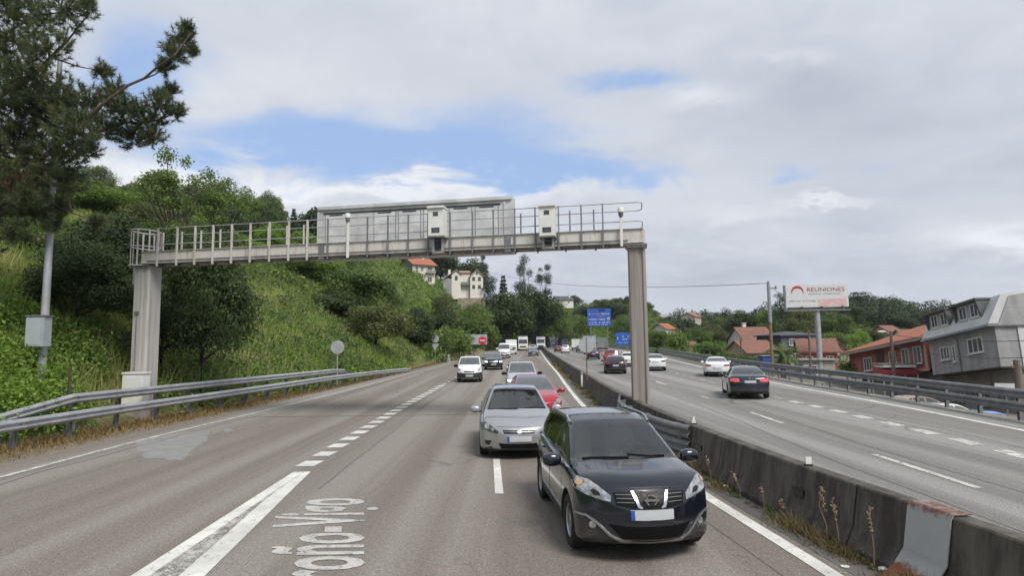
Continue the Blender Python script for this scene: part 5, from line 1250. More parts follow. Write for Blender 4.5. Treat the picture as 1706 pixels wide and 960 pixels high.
    o = empty('market_awning', (xc, Y - 3, -3), 0); tag(o, 'red canopy with a white stripe in front of the brick red house', 'awning'); w *= .95
    b = MB(); b.prism([(-.6, zb_ + 3), (-.6, zb_ + 3.4), (1.2, zt_ + 2.75), (1.2, zt_ + 2.65)], -w / 2, w / 2, plane='YZ'); b.build('canopy', pm('red_canopy', (.36, .06, .07), .7, var=.15), o)
    b = MB(); b.box((0, .3, zt_ + 2.7), (w * .95, 1.6, .22)); b.build('white_stripe', M['wframe'], o, bevel=.04); b = MB(); b.box((0, .5, zt_ + 2.88), (w, 1.8, .10)); b.build('top_board', M['galv_dark'], o)
    b = MB()
    for sx in (-1, 1):
        for yy in (-.5, 1.1): b.box((sx * (w / 2 - .06), yy, (zb_ + 3) / 2), (.08, .08, zb_ + 3))
    b.build('pole', M['wframe'], o)
    Y = 33; c_ = D(1676, 649, Y); o = empty('banner_board', (c_.x, Y, -2.9), -.5); tag(o, 'small white board with a blue swoosh in front of the grey house', 'board'); h = c_.z + 2.9
    b = MB(); b.box((0, 0, h), (.95, .05, .62)); pn = b.build('panel', M['wframe'], o, bevel=.008); b = MB(); b.tube([(-.3, -.03, h - .1), (-.1, -.03, h + .05), (.15, -.03, h + .05), (.35, -.03, h - .08)], .03, 5); b.build('blue_mark', M['plate_blue'], pn); b = MB(); b.box((0, .04, h / 2), (.07, .05, h)); b.build('post', M['galv_dark'], o)
    # ---- smaller houses right of the road, beyond the guardrail
    def H(px0, px1, py_e, Y, **k):
        p0, p1 = D(px0, py_e, Y), D(px1, py_e, Y); X = (p0.x + p1.x) / 2; W = p1.x - p0.x; z = k.pop('z', float(terrain(X, Y + 3))); return X, W, (p0.z + p1.z) / 2 - z, z
    X, W, h, z = H(1232, 1292, 566, 112); house('village_house', 'white gabled house with an old red tiled roof above the beige house', D(1240, 570, 112).x + 2.7, 112, .1, 5.6, 6.5, h, 2.2, white, oldt, 'x', [(-2, h - 1.2, .9, 1.3)], z=z, chim=(-.8, 4))
    X, W, h, z = H(1226, 1282, 586, 96); house('village_house', 'beige gable fronted house with pink side wall below the white gabled house', D(1226, 590, 96).x, 96, -1.1, 4.2, 6.6, h, 1.6, beige, oldt, 'y', [], z=z)
    X, W, h, z = H(1248, 1284, 596, 92); o = empty('garden_shed', (X + 1.4, 91, z)); tag(o, 'low bright blue shed beside the beige house', 'shed'); b = MB(); b.box((0, 1, .7), (2.8, 2, 3.2)); b.build('wall', pm('blue_tarp', (.04, .10, .35), .6, var=.15), o); b = MB(); b.box((0, 1, 2.35), (3.1, 2.3, .12)); b.build('roof', M['galv'], o)
    X, W, h, z = H(1300, 1368, 572, 100); house('village_house', 'house with a dark slate mansard storey behind the palm', X, 100, .1, W, 8, h + 1.2, .8, slate, slate, 'hip', [(-1.5, h + .2, .9, 1.1), (.2, h + .2, .9, 1.1), (2.2, h + .3, 1.1, 1.3)], z=z)
    b_ = pm('cream_wall', (.5, .46, .38), .9, var=.1); X, W, h, z = H(1310, 1368, 584, 97); house('village_house', 'low cream wing in front of the slate mansard house', X, 97, .1, W, 2.5, h, .35, b_, oldt, 'hip', [(-1.5, h - 1, .9, .9)], z=z)
    X, W, h, z = H(1334, 1394, 586, 84); house('village_house', 'dark red brick house with a brown roof behind the billboard pole', X, 84, -.35, W * .92, 7, h, 1.6, rb, oldt, 'x', [(-1.2, h - 1.2, .9, 1.2), (1.3, h - 1.2, .9, 1.2)], z=z, band=h * .55)
    X, W, h, z = H(1336, 1392, 612, 80); house('garage_block', 'pale concrete garage block below the dark red brick house', X, 80, -.2, W * .9, 4, h + .9, .2, M['conc_light'], M['conc_light'], 'hip', [(-1, h - .4, 1.6, 1.2)], z=z)
    X, W, h, z = H(1382, 1412, 590, 105); house('village_house', 'beige gabled house left of the orange hipped roof', X, 105, -.2, W * 1.3, 8, h, 2.0, beige, oldt, 'y', [(0, h - .6, .8, 1.0)], z=z)
    X, W, h, z = H(1404, 1440, 580, 130); house('village_house', 'small pink house with two chimneys behind the orange hipped roof', X, 130, -.3, W, 8, h, 2.0, pm('pink_render', (.42, .27, .22), .9), terra, 'x', [], z=z, chim=(-1.6, 4))
    X, W, h, z = H(1124, 1158, 583, 135); house('village_house', 'tiny white house with a red roof among the bushes right of the gantry leg', X, 130, .3, W, 5, h, 1.6, white, oldt, 'x', [(.8, h - 1, .7, .8)], z=z)
    X, W, h, z = H(1200, 1232, 560, 210); house('village_house', 'cream farmhouse with a pale roof half hidden by trees', X, 210, .3, W, 8, h, 2.2, b_, tile_mat('pale_tiles', (.42, .32, .22), (.32, .24, .17)), 'x', [], z=z)
    for q0, q1, pe, Yh, lb_, wm_, rm_, rr_ in ((1150, 1176, 528, 250, 'cream gabled house high on the wooded rise right of the gantry leg', b_, terra, .9), (1478, 1502, 552, 170, 'small ochre house under the wooded ridge right of the billboard', pm('ochre_render', (.45, .30, .18), .9), oldt, .2), (1372, 1396, 556, 190, 'small white house between the billboard pole and the beige gable', white, terra, -.4),
                                            (1262, 1280, 542, 210, 'white cottage above the roof of the white gabled house', white, slate, .3), (1108, 1126, 548, 180, 'white cottage with a red roof just right of the gantry leg', white, terra, .5), (1505, 1528, 560, 150, 'pale house between the street lamp and the grey house', white, oldt, -.2)):
        X, W, h, z = H(q0, q1, pe, Yh); z = min(z, D(q0, pe + 14, Yh).z); h = D(q0, pe, Yh).z - z; house('village_house', lb_, X, Yh, rr_, max(W, 3), 6, h, 1.5, wm_, rm_, 'x', [(-W * .2, h - 1.1, .8, 1.0), (W * .2, h - 1.1, .8, 1.0)], z=z)
    X, W, h, z = H(1075, 1092, 523, 420); house('apartment_block', 'pale block on the skyline right behind the gantry leg', X, 420, 0, W * 1.2, 20, h, 3, greyr, M['conc_light'], 'x', [(-2, h - 3, 1.5, 1.5), (2, h - 3, 1.5, 1.5)], z=z)
    X, W, h, z = H(1096, 1168, 530, 430); house('apartment_block', 'long low grey roofed block on the skyline', X, 430, 0, W, 20, h, 3, pm('grey_far_render', (.36, .37, .38), .9), M['conc_light'], 'x', [(-9, h - 2, 2, 1.5), (-3, h - 2, 2, 1.5), (4, h - 2, 2, 1.5), (10, h - 2, 2, 1.5)], z=z)
    # ---- houses on the left hill
    Y = 185; p0, p1 = D(674, 470, Y), D(741, 440, Y); ze = D(720, 440, Y).z; zt_ = D(705, 429, Y).z; gz = float(terrain(p0.x + 3, Y)) - 2; gz = min(gz, D(700, 482, Y).z)
    # grey side wall faces left, white front faces right
    cx = D(706, 470, Y).x
    W = 7.6; Dp = 8.2; h = ze - gz
    o = empty('hill_house', (cx, Y, gz), .62); tag(o, 'tall cream house with a bare grey side and orange tiled roof, left hill', 'house')
    b = MB(); b.prism([(0, -3), (Dp, -3), (Dp, h), (Dp / 2, h + 2.2), (0, h)], -W / 2, W / 2, plane='YZ'); b.build('wall', pm('cream_front', (.68, .65, .55), .9, var=.06), o)
    b = MB(); b.prism([(-.02, -3), (Dp, -3), (Dp, h - .02), (Dp / 2, h + 2.15), (-.02, h - .02)], -W / 2 - .06, -W / 2 - .005, plane='YZ'); b.build('side_wall', pm('bare_grey_wall', (.24, .24, .245), .9, var=.1), o)
    k = 2.2 / (Dp / 2); b = MB(); b.prism([(-.8, h - k * .8), (Dp / 2, h + 2.2), (Dp + .6, h - k * .6), (Dp + .6, h - k * .6 + .2), (Dp / 2, h + 2.45), (-.8, h - k * .8 + .2)], -W / 2 - .5, W / 2 + .5, plane='YZ'); rf = b.build('roof', terra, o); b = MB(); b.box((1.5, Dp / 2 - .5, h + 2.4), (.6, .6, 1.2)); b.build('chimney', white, rf)
    for q in (-2.4, -.6): window(o, q, h - 1.4, .9, 1.2, M['wframe']); window(o, q, h - 4.4, .9, 1.2, M['wframe'])
    b = MB(); b.box((2.0, -.5, h - 2.7), (3.2, 1.0, .14)); b.box((2.0, -.98, h - 2.2), (3.2, .06, .9)); b.build('balcony', greyr, o); window(o, 2.0, h - 1.6, 1.6, 1.8, M['wframe']); window(o, 2.0, h - 4.6, 1.6, 1.6, M['wframe'])
    Y = 200; c0 = D(776, 470, Y); ze = D(776, 458, Y).z; gz = D(776, 496, Y).z; h = ze - gz; o = empty('hill_house', (c0.x, Y, gz), .15); tag(o, 'cream villa with several gables, a corner balcony and a stone base on the left hill', 'house')
    cr_ = pm('villa_render', (.70, .67, .61), .9, var=.06); pink = tile_mat('pale_pink_tiles', (.40, .27, .21), (.30, .20, .16)); st = pm('stone_base', (.34, .30, .23), .95, col2=(.18, .17, .12), scale=.8)
    b = MB(); b.prism([(-4.6, -.5), (-1.6, -.5), (-1.6, h), (-3.1, h + 1.5), (-4.6, h)], 0, 8); b.prism([(1.4, -.5), (5.6, -.5), (5.6, h - .4), (3.5, h + 1.6), (1.4, h - .4)], -1.0, 8); b.box((-.1, 4.6, h / 2), (3.2, 7, h + 1.6)); b.build('wall', cr_, o)
    b = MB(); b.prism([(-7.2, h - 1.2), (-3.1, h + 1.75), (-1.3, h + .2), (-1.3, h), (-3.1, h + 1.5), (-7.2, h - 1.45)], -.5, 8.4); b.prism([(1.0, h - .7), (3.5, h + 1.85), (6.1, h - .7), (6.1, h - .95), (3.5, h + 1.6), (1.0, h - .95)], -1.5, 8.4); b.box((0, 4.5, h + 1.5), (3.6, 8, .25), M=Matrix.Rotation(.18, 3, 'X')); rf = b.build('roof', pink, o); b = MB(); b.box((-5.2, 3, h + .9), (.8, .8, 2.2)); b.build('chimney', cr_, rf)
    b = MB(); b.box((-6.0, 3.5, h / 2 - .8), (2.8, 7, h - 1.0)); b.build('side_wing', greyr, o)
    b = MB(); b.box((-.1, .4, h * .55), (3.0, 1.5, .15)); b.box((-.1, -.3, h * .55 + .5), (3.0, .06, .9)); b.build('balcony', M['galv_dark'], o)
    for xx, zz in ((2.5, h - 1.4), (4.4, h - 1.4), (2.5, h - 4), (4.4, h - 4)): window(o, xx, zz, .9, 1.1, M['dark'], y=-1.0, mull=0)
    window(o, -3.1, h - 1, .9, 1.2, M['dark'], mull=0); window(o, 3.5, h + .5, .6, .6, M['dark'], y=-1.0, mull=0)
    b = MB(); b.prism([(-4.0, -5.5), (6.6, -5.5), (6.0, -.3), (-2.6, -.3)], -2.0, 8.5); b.build('stone_base', st, o)
    Y = 270; p = D(942, 498, Y); z = D(942, 506, Y).z; house('hill_house', 'white house with a dark roof peeping over the hill above the trucks', p.x, Y, .3, 7.5, 7, 1.6, 1.8, white, slate, 'x', [(1.5, .6, .8, .8)], z=z, chim=(2.6, 2))
    # red house and stone wall on the left hilltop
    Y = 44; p = D(-6, 300, Y); g = D(0, 322, Y).z; house('hill_house', 'sliver of a red house on the left hilltop behind the pine', p.x - 1.5, Y, .1, 4.6, 5, 1.6, .8, pm('red_render', (.42, .07, .06), .8, var=.1), oldt, 'x', [(1.2, .8, .8, .8)], z=g)
    Y = 40; a = D(-30, 344, Y); b0 = D(28, 330, Y); c1 = D(64, 350, Y); lo = min(float(terrain(a.x, Y)), float(terrain(c1.x, Y))) - .6
    b = MB(); b.prism([(a.x, lo), (c1.x, lo), (c1.x, c1.z - .3), (b0.x, b0.z), (a.x, a.z - .3)], Y, Y + .6); b.prism([(a.x - .1, a.z - .3), (b0.x, b0.z), (c1.x + .1, c1.z - .3), (c1.x + .1, c1.z - .18), (b0.x, b0.z + .14), (a.x - .1, a.z - .18)], Y - .15, Y + .75, 1)
    o = b.build('stone_wall', [pm('field_stone', (.30, .25, .19), .95, col2=(.15, .13, .10), scale=2.5, bump=.8, bscale=6), M['conc_light']]); tag(o, 'rough brown stone wall at the top of the left grass slope', 'wall')

# ------------------------------------------------------------------ vegetation
def leaf_mesh(name, P, N, size, tint, mt, aspect=.5, jit=.7):
    n = len(P); r = rng.normal(size=(n, 3)); N = N + rng.normal(size=(n, 3)) * jit; N /= np.linalg.norm(N, axis=1)[:, None] + 1e-9
    T = np.cross(N, r); T /= np.linalg.norm(T, axis=1)[:, None] + 1e-9; B = np.cross(N, T)
    s = np.asarray(size).reshape(-1, 1) * np.ones((n, 1)); a = s * .5; b = s * .5 * aspect
    V = np.stack([P + T * a, P + B * b + T * a * .15, P - T * a, P - B * b + T * a * .15], 1).reshape(-1, 3)
    return quads(name, V, tint, mt)
def quads(name, V, tint, mt, k=4):
    n = len(V) // k; me = bpy.data.meshes.new(name); me.vertices.add(len(V)); me.vertices.foreach_set('co', V.astype(np.float32).ravel())
    me.loops.add(len(V)); me.loops.foreach_set('vertex_index', np.arange(len(V), dtype=np.int32)); me.polygons.add(n); me.polygons.foreach_set('loop_start', np.arange(0, len(V), k, dtype=np.int32))
    me.update(calc_edges=True); a = me.attributes.new('tint', 'FLOAT', 'FACE'); a.data.foreach_set('value', np.clip(np.asarray(tint, float), 0, 1).astype(np.float32)); me.materials.append(mt); return me
def sphere_dirs(n, up=.15):
    d = rng.normal(size=(n, 3)); d[:, 2] += up; return d / np.linalg.norm(d, axis=1)[:, None]
def crown_data(lobes, nleaf, inner=.25):
    Ps, Ns, Ts = [], [], []; w = np.array([l[3] * l[4] * l[5] for l in lobes]) ** (2 / 3); w /= w.sum()
    for l, ww in zip(lobes, w):
        k = max(8, int(nleaf * ww)); d = sphere_dirs(k, .25); r = np.where(rng.random(k) < inner, rng.uniform(.3, .8, k), rng.uniform(.78, 1.12, k))
        # ragged surface
        rag = 1 + .22 * np.sin(d[:, 0] * 5 + l[0] * 3) * np.sin(d[:, 1] * 6 + l[1]) + .12 * np.sin(d[:, 2] * 11 + l[2] * 2)
        P = np.array(l[:3]) + d * (r * rag)[:, None] * np.array(l[3:6]); Ps.append(P); Ns.append(d + np.array([0, 0, .35])); Ts.append(np.clip(l[6] + rng.normal(0, .16, k), 0, 1))
    return np.concatenate(Ps), np.concatenate(Ns), np.concatenate(Ts)
def lobes_round(R, H, z0, n, rr=(.28, .42), seed=0, flat=.8, low=-.6):
    r = random.Random(seed); out = []
    for i in range(n):
        while True:
            d = Vector((r.gauss(0, 1), r.gauss(0, 1), r.gauss(0, 1))).normalized()
            if d.z > low: break
        q = r.uniform(.45, .82); rad = r.uniform(*rr)
        out.append((d.x * R * q, d.y * R * q, z0 + H / 2 + d.z * H / 2 * q, R * rad, R * rad, min(R * rad * flat, H * .3), r.uniform(.25, .75)))
    out.append((0, 0, z0 + H / 2, R * .5, R * .5, H * .3, .3)); return out
def trunk_mesh(name, H, r0, lobes, nl=7, seed=0):
    r = random.Random(seed); b = MB(); zt = H * .75; b.tube([(0, 0, -.8), (.03, 0, 0), (r.uniform(-.15, .15), r.uniform(-.15, .15), H * .3), (r.uniform(-.2, .2), r.uniform(-.2, .2), zt)], [r0 * 1.3, r0, r0 * .75, r0 * .3], 9)
    for l in r.sample(lobes, min(nl, len(lobes))):
        z = max(H * .15, min(zt * .9, l[2] * .6)); e = Vector(l[:3]); s = Vector((0, 0, z)); m = s.lerp(e, .5) + Vector((0, 0, -.1 * H * .2)); b.tube([s, m, e], [r0 * .45, r0 * .3, r0 * .08], 6)
    return b.mesh(name, M['bark'], smooth=True)

VEG = {}
def make_protos():
    L1 = leaf_mat('dark_foliage', (.020, .036, .014), (.092, .128, .048), .25, .15); L2 = leaf_mat('mid_foliage', (.048, .086, .027), (.185, .26, .075), .35, .2); L3 = leaf_mat('bright_foliage', (.075, .15, .03), (.26, .37, .08), .4, .15)
    L4 = leaf_mat('bluish_foliage', (.018, .033, .022), (.06, .09, .055), .25, .15); L5 = leaf_mat('pine_needles', (.036, .052, .028), (.165, .195, .105), .3, .05, (.13, .10, .045))
    VEG['mats'] = (L1, L2, L3, L4, L5); L6 = leaf_mat('olive_foliage', (.055, .070, .028), (.19, .205, .085), .3, .12, (.26, .20, .10))
    def proto(key, lobes, nleaf, size, mt, H, r0, aspect=.5, inner=.25, nl=7, seed=0):
        P, N, T = crown_data(lobes, nleaf, inner); sz = rng.uniform(.7, 1.3, len(P)) * size
        VEG[key] = (leaf_mesh('crown', P, N, sz, T, mt, aspect), trunk_mesh('trunk', H, r0, lobes, nl, seed), H)
    for i in range(2): proto('oak%d' % i, lobes_round(4, 7.2, 1.0, 26, (.22, .38), 10 + i), 30000, .19, L1, 8.5, .22, seed=i)
    for i in range(3): proto('broad%d' % i, lobes_round(4, 7.4, .9, 22 + 4 * i, (.18, .40), 20 + i), 14000, .27 - .02 * i, (L2, L2, L6)[i], 8.5, .2, seed=i)
    for i in range(2): proto('darkb%d' % i, lobes_round(4, 7.8, .3, 20, (.24, .40), 30 + i), 11000, .33, L1, 8.5, .2, seed=i)
    for i in range(2): proto('bright%d' % i, lobes_round(4, 7.0, .8, 20, (.22, .36), 40 + i), 11000, .30, L3, 8, .18, seed=i)
    for i in range(3): proto('bush%d' % i, lobes_round(1.5, 2.0, .05, 13, (.25, .45), 50 + i, low=-.2), 4500, .17, L2, 1.8, .05, nl=4, seed=i)
    for i in range(3): proto('far%d' % i, lobes_round(4, 7.8, .2, 17, (.24, .42), 60 + i), 3200, .62, (L1, L2, L6)[i], 8.5, .2, nl=3, seed=i)
    for i in range(1): proto('farblue%d' % i, lobes_round(4, 7.8, .2, 17, (.24, .42), 70 + i), 3200, .62, L4, 8.5, .2, nl=3, seed=i)
    # eucalyptus: tall with separated tufts
    for i in range(2):
        r = random.Random(80 + i); lb = []
        for k in range(24):
            z = r.uniform(3.5, 14); sp = 2.9 * math.sin(PI * min(1, (z - 2) / 13.5)) ** .7; a = r.uniform(0, 2 * PI); q = r.uniform(.25, 1); rd = r.uniform(.55, 1.15)
            lb.append((math.cos(a) * sp * q, math.sin(a) * sp * q, z, rd, rd, rd * .75, r.uniform(.3, .8)))
        proto('euc%d' % i, lb, 8500, .26, L4, 14.5, .2, .3, .35, 16, i)
    # slim open tree with visible twigs
    r = random.Random(95); lb = []
    for k in range(34):
        z = r.uniform(2.0, 8.6); sp = 2.2 * (1 - abs(z - 5) / 6.5); a = r.uniform(0, 2 * PI); q = r.uniform(.2, 1); rd = r.uniform(.28, .55); lb.append((math.cos(a) * sp * q, math.sin(a) * sp * q, z, rd, rd, rd, r.uniform(.3, .9)))
    proto('open', lb, 6500, .15, L2, 9, .10, .5, .5, 26, 5)
    # conifer
    P, N, T = [], [], []
    for k in range(20):
        z = .8 + k * .42; R_ = 2.1 * (1 - z / 9.6) + .1; m_ = int(420 * R_ / 2 + 60); a = rng.uniform(0, 2 * PI, m_); q = rng.uniform(.15, 1.0, m_) ** .6 * R_ * (1 + .2 * np.sin(a * 7 + k)); P.append(np.stack([np.cos(a) * q, np.sin(a) * q, z - q * .22 + rng.normal(0, .08, m_)], 1)); N.append(np.stack([np.cos(a) * .4, np.sin(a) * .4, np.ones(m_)], 1)); T.append(np.clip(.35 + .25 * q / R_ + rng.normal(0, .15, m_), 0, 1))
    P, N, T = map(np.concatenate, (P, N, T)); lb = [(0, 0, z, 1, 1, 1, .5) for z in (2, 4, 6)]
    VEG['conifer'] = (leaf_mesh('crown', P, N, rng.uniform(.25, .45, len(P)), T, L4, .35), trunk_mesh('trunk', 9, .13, lb, 2), 9.2)
    VEG['used'] = 0

def tree_at(kind, px, pyt, Y, wpx, label, group=None, cat='tree', name=None, single=False, zb=None):
    c, t, H = VEG[kind]; top = D(px, pyt, Y); gz = float(terrain(top.x, Y)) if zb is None else zb
    R_ = {'b': 1.55, 'o': 4, 'd': 4, 'f': 4}.get(kind[0], 4)
    if kind.startswith('bush'): R_ = 1.55
    elif kind.startswith('broad') or kind.startswith('bright'): R_ = 4.1
    elif kind.startswith('euc'): R_ = 3.2
    elif kind == 'open': R_ = 2.4
    elif kind == 'conifer': R_ = 2.2
    w = wpx * Y / F / 2; h = max(top.z - gz, w * .7)
    put_tree(kind, top.x, Y, top.z - h if top.z - gz < w * .7 else gz, w / R_, h / (H * 1.0 if not kind.startswith('bush') else 2.1), label, group, cat, name, single)
def put_tree(kind, x, y, z, sx, sz, label, group=None, cat='tree', name=None, single=False):
    c, t, H = VEG[kind]; nm = name or {'oak': 'oak_tree', 'euc': 'eucalyptus_tree', 'con': 'conifer_tree', 'bus': 'bush'}.get(kind[:3], 'broadleaf_tree'); rz = random.uniform(0, 2 * PI); sy = sx * random.uniform(.9, 1.1)
    if single:
        o = link(nm, c); tag(o, label, cat, group)
    else:
        o = bpy.data.objects.new(nm, None); C.objects.link(o); tag(o, label, cat, group); link('crown', c, o); link('trunk', t, o)
    o.location = (x, y, z); o.rotation_euler = (0, 0, rz); o.scale = (sx, sy, sz); return o

def mounds(name, n, sampler, rad, leaves, leafsize, mt, kind_label=None, hgt=(.5, 1.0), tintb=.5):
    X, Y = sampler(n); k_ = (X + 14.0) ** 2 + (Y - 22.6) ** 2 > (.9 + rad[1]) ** 2; X, Y = X[k_], Y[k_]; n = len(X); Z = terrain(X, Y); r = rng.uniform(rad[0], rad[1], n) * (1 + 0 * X); h = rng.uniform(hgt[0], hgt[1], n) * r * 1.1
    if callable(leafsize): ls = leafsize(Y)
    else: ls = np.full(n, leafsize)
    idx = np.repeat(np.arange(n), leaves); d = sphere_dirs(len(idx), .6); d[:, 2] = np.abs(d[:, 2]); q = rng.uniform(.75, 1.1, len(idx))
    P = np.stack([X[idx] + d[:, 0] * r[idx] * q, Y[idx] + d[:, 1] * r[idx] * q, Z[idx] + d[:, 2] * h[idx] * q], 1); P[:, 2] = np.maximum(P[:, 2], terrain(P[:, 0], P[:, 1]) + .03)
    tb = rng.normal(tintb, .2, n); T = np.clip(tb[idx] + rng.normal(0, .14, len(idx)), 0, 1); sz = ls[idx] * rng.uniform(.6, 1.4, len(idx))
    return leaf_mesh(name, P, d + np.array([0, 0, .5]), sz, T, mt, .5)
def blades(name, X, Y, hh, ww, mt, lean=.35, tint=None, z=None):
    n = len(X); Z = (terrain(X, Y) if z is None else z) - .02; a = rng.uniform(0, 2 * PI, n); dx, dy = np.cos(a) * ww, np.sin(a) * ww; lx, ly = rng.normal(0, lean, n) * hh, rng.normal(0, lean, n) * hh
    V = np.stack([np.stack([X - dx, Y - dy, Z], 1), np.stack([X + dx, Y + dy, Z], 1), np.stack([X + lx, Y + ly, Z + hh], 1)], 1).reshape(-1, 3)
    return quads(name, V, rng.random(n) if tint is None else tint, mt, 3)
def stuff(name, me, label, cat):
    o = link(name, me); tag(o, label, cat, None, 'stuff'); return o

def vegetation():
    make_protos(); L1, L2, L3, L4, L5 = VEG['mats']
    G1 = leaf_mat('tall_grass', (.10, .145, .04), (.33, .37, .13), .4, 0, (.42, .38, .20)); G2 = leaf_mat('dry_grass', (.13, .09, .04), (.34, .24, .12), .3, 0); G3 = leaf_mat('bramble', (.050, .105, .024), (.235, .35, .075), .4, 0, (.26, .20, .10)); G4 = leaf_mat('median_weed', (.10, .08, .045), (.28, .215, .13), .3, 0)
    def slope(s0, s1, y0, y1, pw=1.0, ypw=1.0):
        def f(n):
            Y = y0 + (y1 - y0) * rng.random(n) ** ypw; s = s0 + (s1 - s0) * rng.random(n) ** pw; return x_lrail(np.minimum(Y, 265.)) - .5 - s, Y
        return f
    ls = lambda Y: .085 + Y * .0022
    stuff('bramble_undergrowth', mounds('bramble_undergrowth', 2100, slope(.6, 9, 12, 60, 1.2, 1.2), (.35, 1.0), 62, ls, G3, hgt=(.6, 1.2), tintb=.55), 'green brambles and leafy plants along the foot of the left bank', 'undergrowth')
    stuff('fern_undergrowth', mounds('fern_undergrowth', 420, slope(.8, 6, 12, 24, 1.0), (.5, 1.2), 110, .15, L3, hgt=(.9, 1.6), tintb=.45), 'tall bright leafy plants behind the guardrail under the lamp post', 'undergrowth')
    X, Y = slope(1.5, 26, 14, 110, 1.0, 1.3)(95000); stuff('hillside_grass', blades('hillside_grass', X, Y, rng.uniform(.45, 1.15, len(X)), .014 + Y * .0013, G1, .3, np.clip((vnoise(X, Y, 9, 9) - .5) * 1.5 + (vnoise(X, Y, 2.5, 6) - .5) * .7 + .52 + rng.normal(0, .13, len(X)), 0, 1)), 'tall yellow green grass covering the left hillside', 'grass')
    stuff('hillside_scrub', mounds('hillside_scrub', 620, slope(6, 40, 30, 120, .9, 1.0), (.6, 1.6), 42, lambda Y: .14 + Y * .0022, L2, hgt=(.4, .9), tintb=.6), 'low scrub dotted over the left hillside', 'scrub')
    stuff('hillside_scrub', mounds('hillside_scrub', 1800, slope(.5, 60, 60, 262, 1.1), (1.0, 2.4), 48, lambda Y: .25 + Y * .0022, L2, hgt=(.5, 1.1), tintb=.6), 'thick green scrub on the slope beyond the second round sign', 'scrub')
    stuff('hillside_scrub', mounds('hillside_scrub', 210, slope(1.5, 16, 28, 75, 1.0), (.7, 1.5), 170, lambda Y: .13 + Y * .0018, L1, hgt=(.6, 1.0), tintb=.75), 'darker leafy shrubs dotted over the grass slope', 'shrubs')
    def box_s(x0, x1, y0, y1):
        return lambda n: (rng.uniform(x0, x1, n), rng.uniform(y0, y1, n))
    stuff('hillside_scrub', mounds('hillside_scrub', 2000, box_s(-70, 110, 266, 400), (1.6, 3.6), 60, lambda Y: .9 + 0 * Y, L2, hgt=(.5, 1.1), tintb=.6), 'green scrub covering the hill that closes the end of the road', 'scrub')
    X, Y = box_s(15, 60, 266, 300)(12000); stuff('hillside_grass', blades('hillside_grass', X, Y, rng.uniform(.8, 1.8, len(X)), .35, L3, .5), 'bright grass patch on the far slope above the queue', 'grass')
    def valley(t0, t1, y0, y1):
        def f(n):
            Y = rng.uniform(y0, y1, n); return x_rrail(np.minimum(Y, 265.)) + t0 + (t1 - t0) * rng.random(n) ** 1.2, Y
        return f
    stuff('valley_scrub', mounds('valley_scrub', 1500, valley(3, 70, 98, 240), (1.0, 2.6), 60, lambda Y: .35 + Y * .001, L2, hgt=(.6, 1.3), tintb=.5), 'green bushes massed beyond the right guardrail', 'scrub')
    stuff('valley_scrub', mounds('valley_scrub', 220, valley(1.6, 9, 55, 100), (.4, 1.0), 60, .2, L2, hgt=(.6, 1.3), tintb=.45), 'weeds along the outer side of the right guardrail', 'weeds')
    # verge and median
    Y = 6 + 80 * rng.random(34000) ** 1.5; X = x_left(Y) - 1.25 - rng.random(len(Y)) ** .8 * (x_left(Y) - 1.25 - x_lrail(Y) + .9); d_ = np.clip(x_left(Y) - 1.1 - X, 0, 3)
    stuff('verge_grass', blades('verge_grass', X, Y, (rng.uniform(.05, .16, len(X)) + .08 * d_ * rng.random(len(X))), .006 + Y * .0008, G2, .5), 'dry straw coloured grass between the road and the left guardrail', 'grass')
    Y = 3.5 + 75 * rng.random(46000) ** 1.6; X = x_bar(Y) - .30 - np.abs(rng.normal(0, .14, len(Y))); clump = vnoise(X * 0, Y, .8, 4) * (.6 + .6 * vnoise(X * 0, Y, 4, 8)); k = clump > .46; X, Y, clump = X[k], Y[k], clump[k]
    stuff('median_weeds', blades('median_weeds', X, Y, (.05 + .55 * (clump - .35) * rng.random(len(X)) ** 1.6), .004 + Y * .0006, G4, .5, z=zr(Y)), 'dry weeds and grass growing at the foot of the median wall', 'weeds')
    n = 260; Yc = 4.5 + 50 * rng.random(n) ** 1.5; stuff('median_weeds', mounds('median_weeds', n, lambda n_: (x_bar(Yc) - .36 - .08 * rng.random(n), Yc), (.05, .16), 70, .035, leaf_mat('low_weed', (.05, .07, .02), (.15, .17, .06), .3, 0), hgt=(.6, 1.5)), 'small green leafy weeds at the foot of the median wall', 'weeds')
    sm = pm('dry_stalk', (.30, .22, .14), .9, var=.15)
    for i, (px, py, h) in enumerate([(1482, 915, .62), (1462, 905, .72), (1652, 945, .70), (1222, 800, .45), (1292, 828, .42), (1380, 868, .3), (1345, 850, .34)]):
        y = G(px, py).y; y = max(y, 5.2 if px > 1600 else 5.6); x = x_bar(y) - .36; b = MB(); r = random.Random(i); pts = [(0, 0, 0), (.02, .01, h * .3), (-.03 + r.uniform(-.04, .04), .02, h * .65), (-.07 + r.uniform(-.06, .06), .0, h)]
        b.tube(pts, [.010, .008, .006, .003], 5)
        for k in range(16): t = .35 + .6 * k / 16; p = Vector(pts[1]).lerp(Vector(pts[3]), t); q = p + Vector((r.uniform(-.035, .035), r.uniform(-.035, .035), r.uniform(.0, .05))); b.tube([p, q], [.006, .012], 4)
        o = b.build('dry_stalk', sm, None); o.location = (x, y, .0); tag(o, ['tall dry weed stalk left of the rusty cover sheet', 'taller twin of the dry stalk beside the cover sheet', 'reddish dry stalk right of the rusty cover sheet', 'dry stalk beside the left end of the near median wall', 'dry stalk midway along the near median wall', 'short dry weed stalk below the square white marker', 'short dry stalk left of the square white marker'][i], 'weed', 'dry stalks by the median wall')
    # ---- named trees on the left
    T = tree_at
    T('oak0', 345, 372, 27, 185, 'dark oak with its crown hanging behind the gantry, right of the left leg', 'dark oaks behind the left gantry leg')
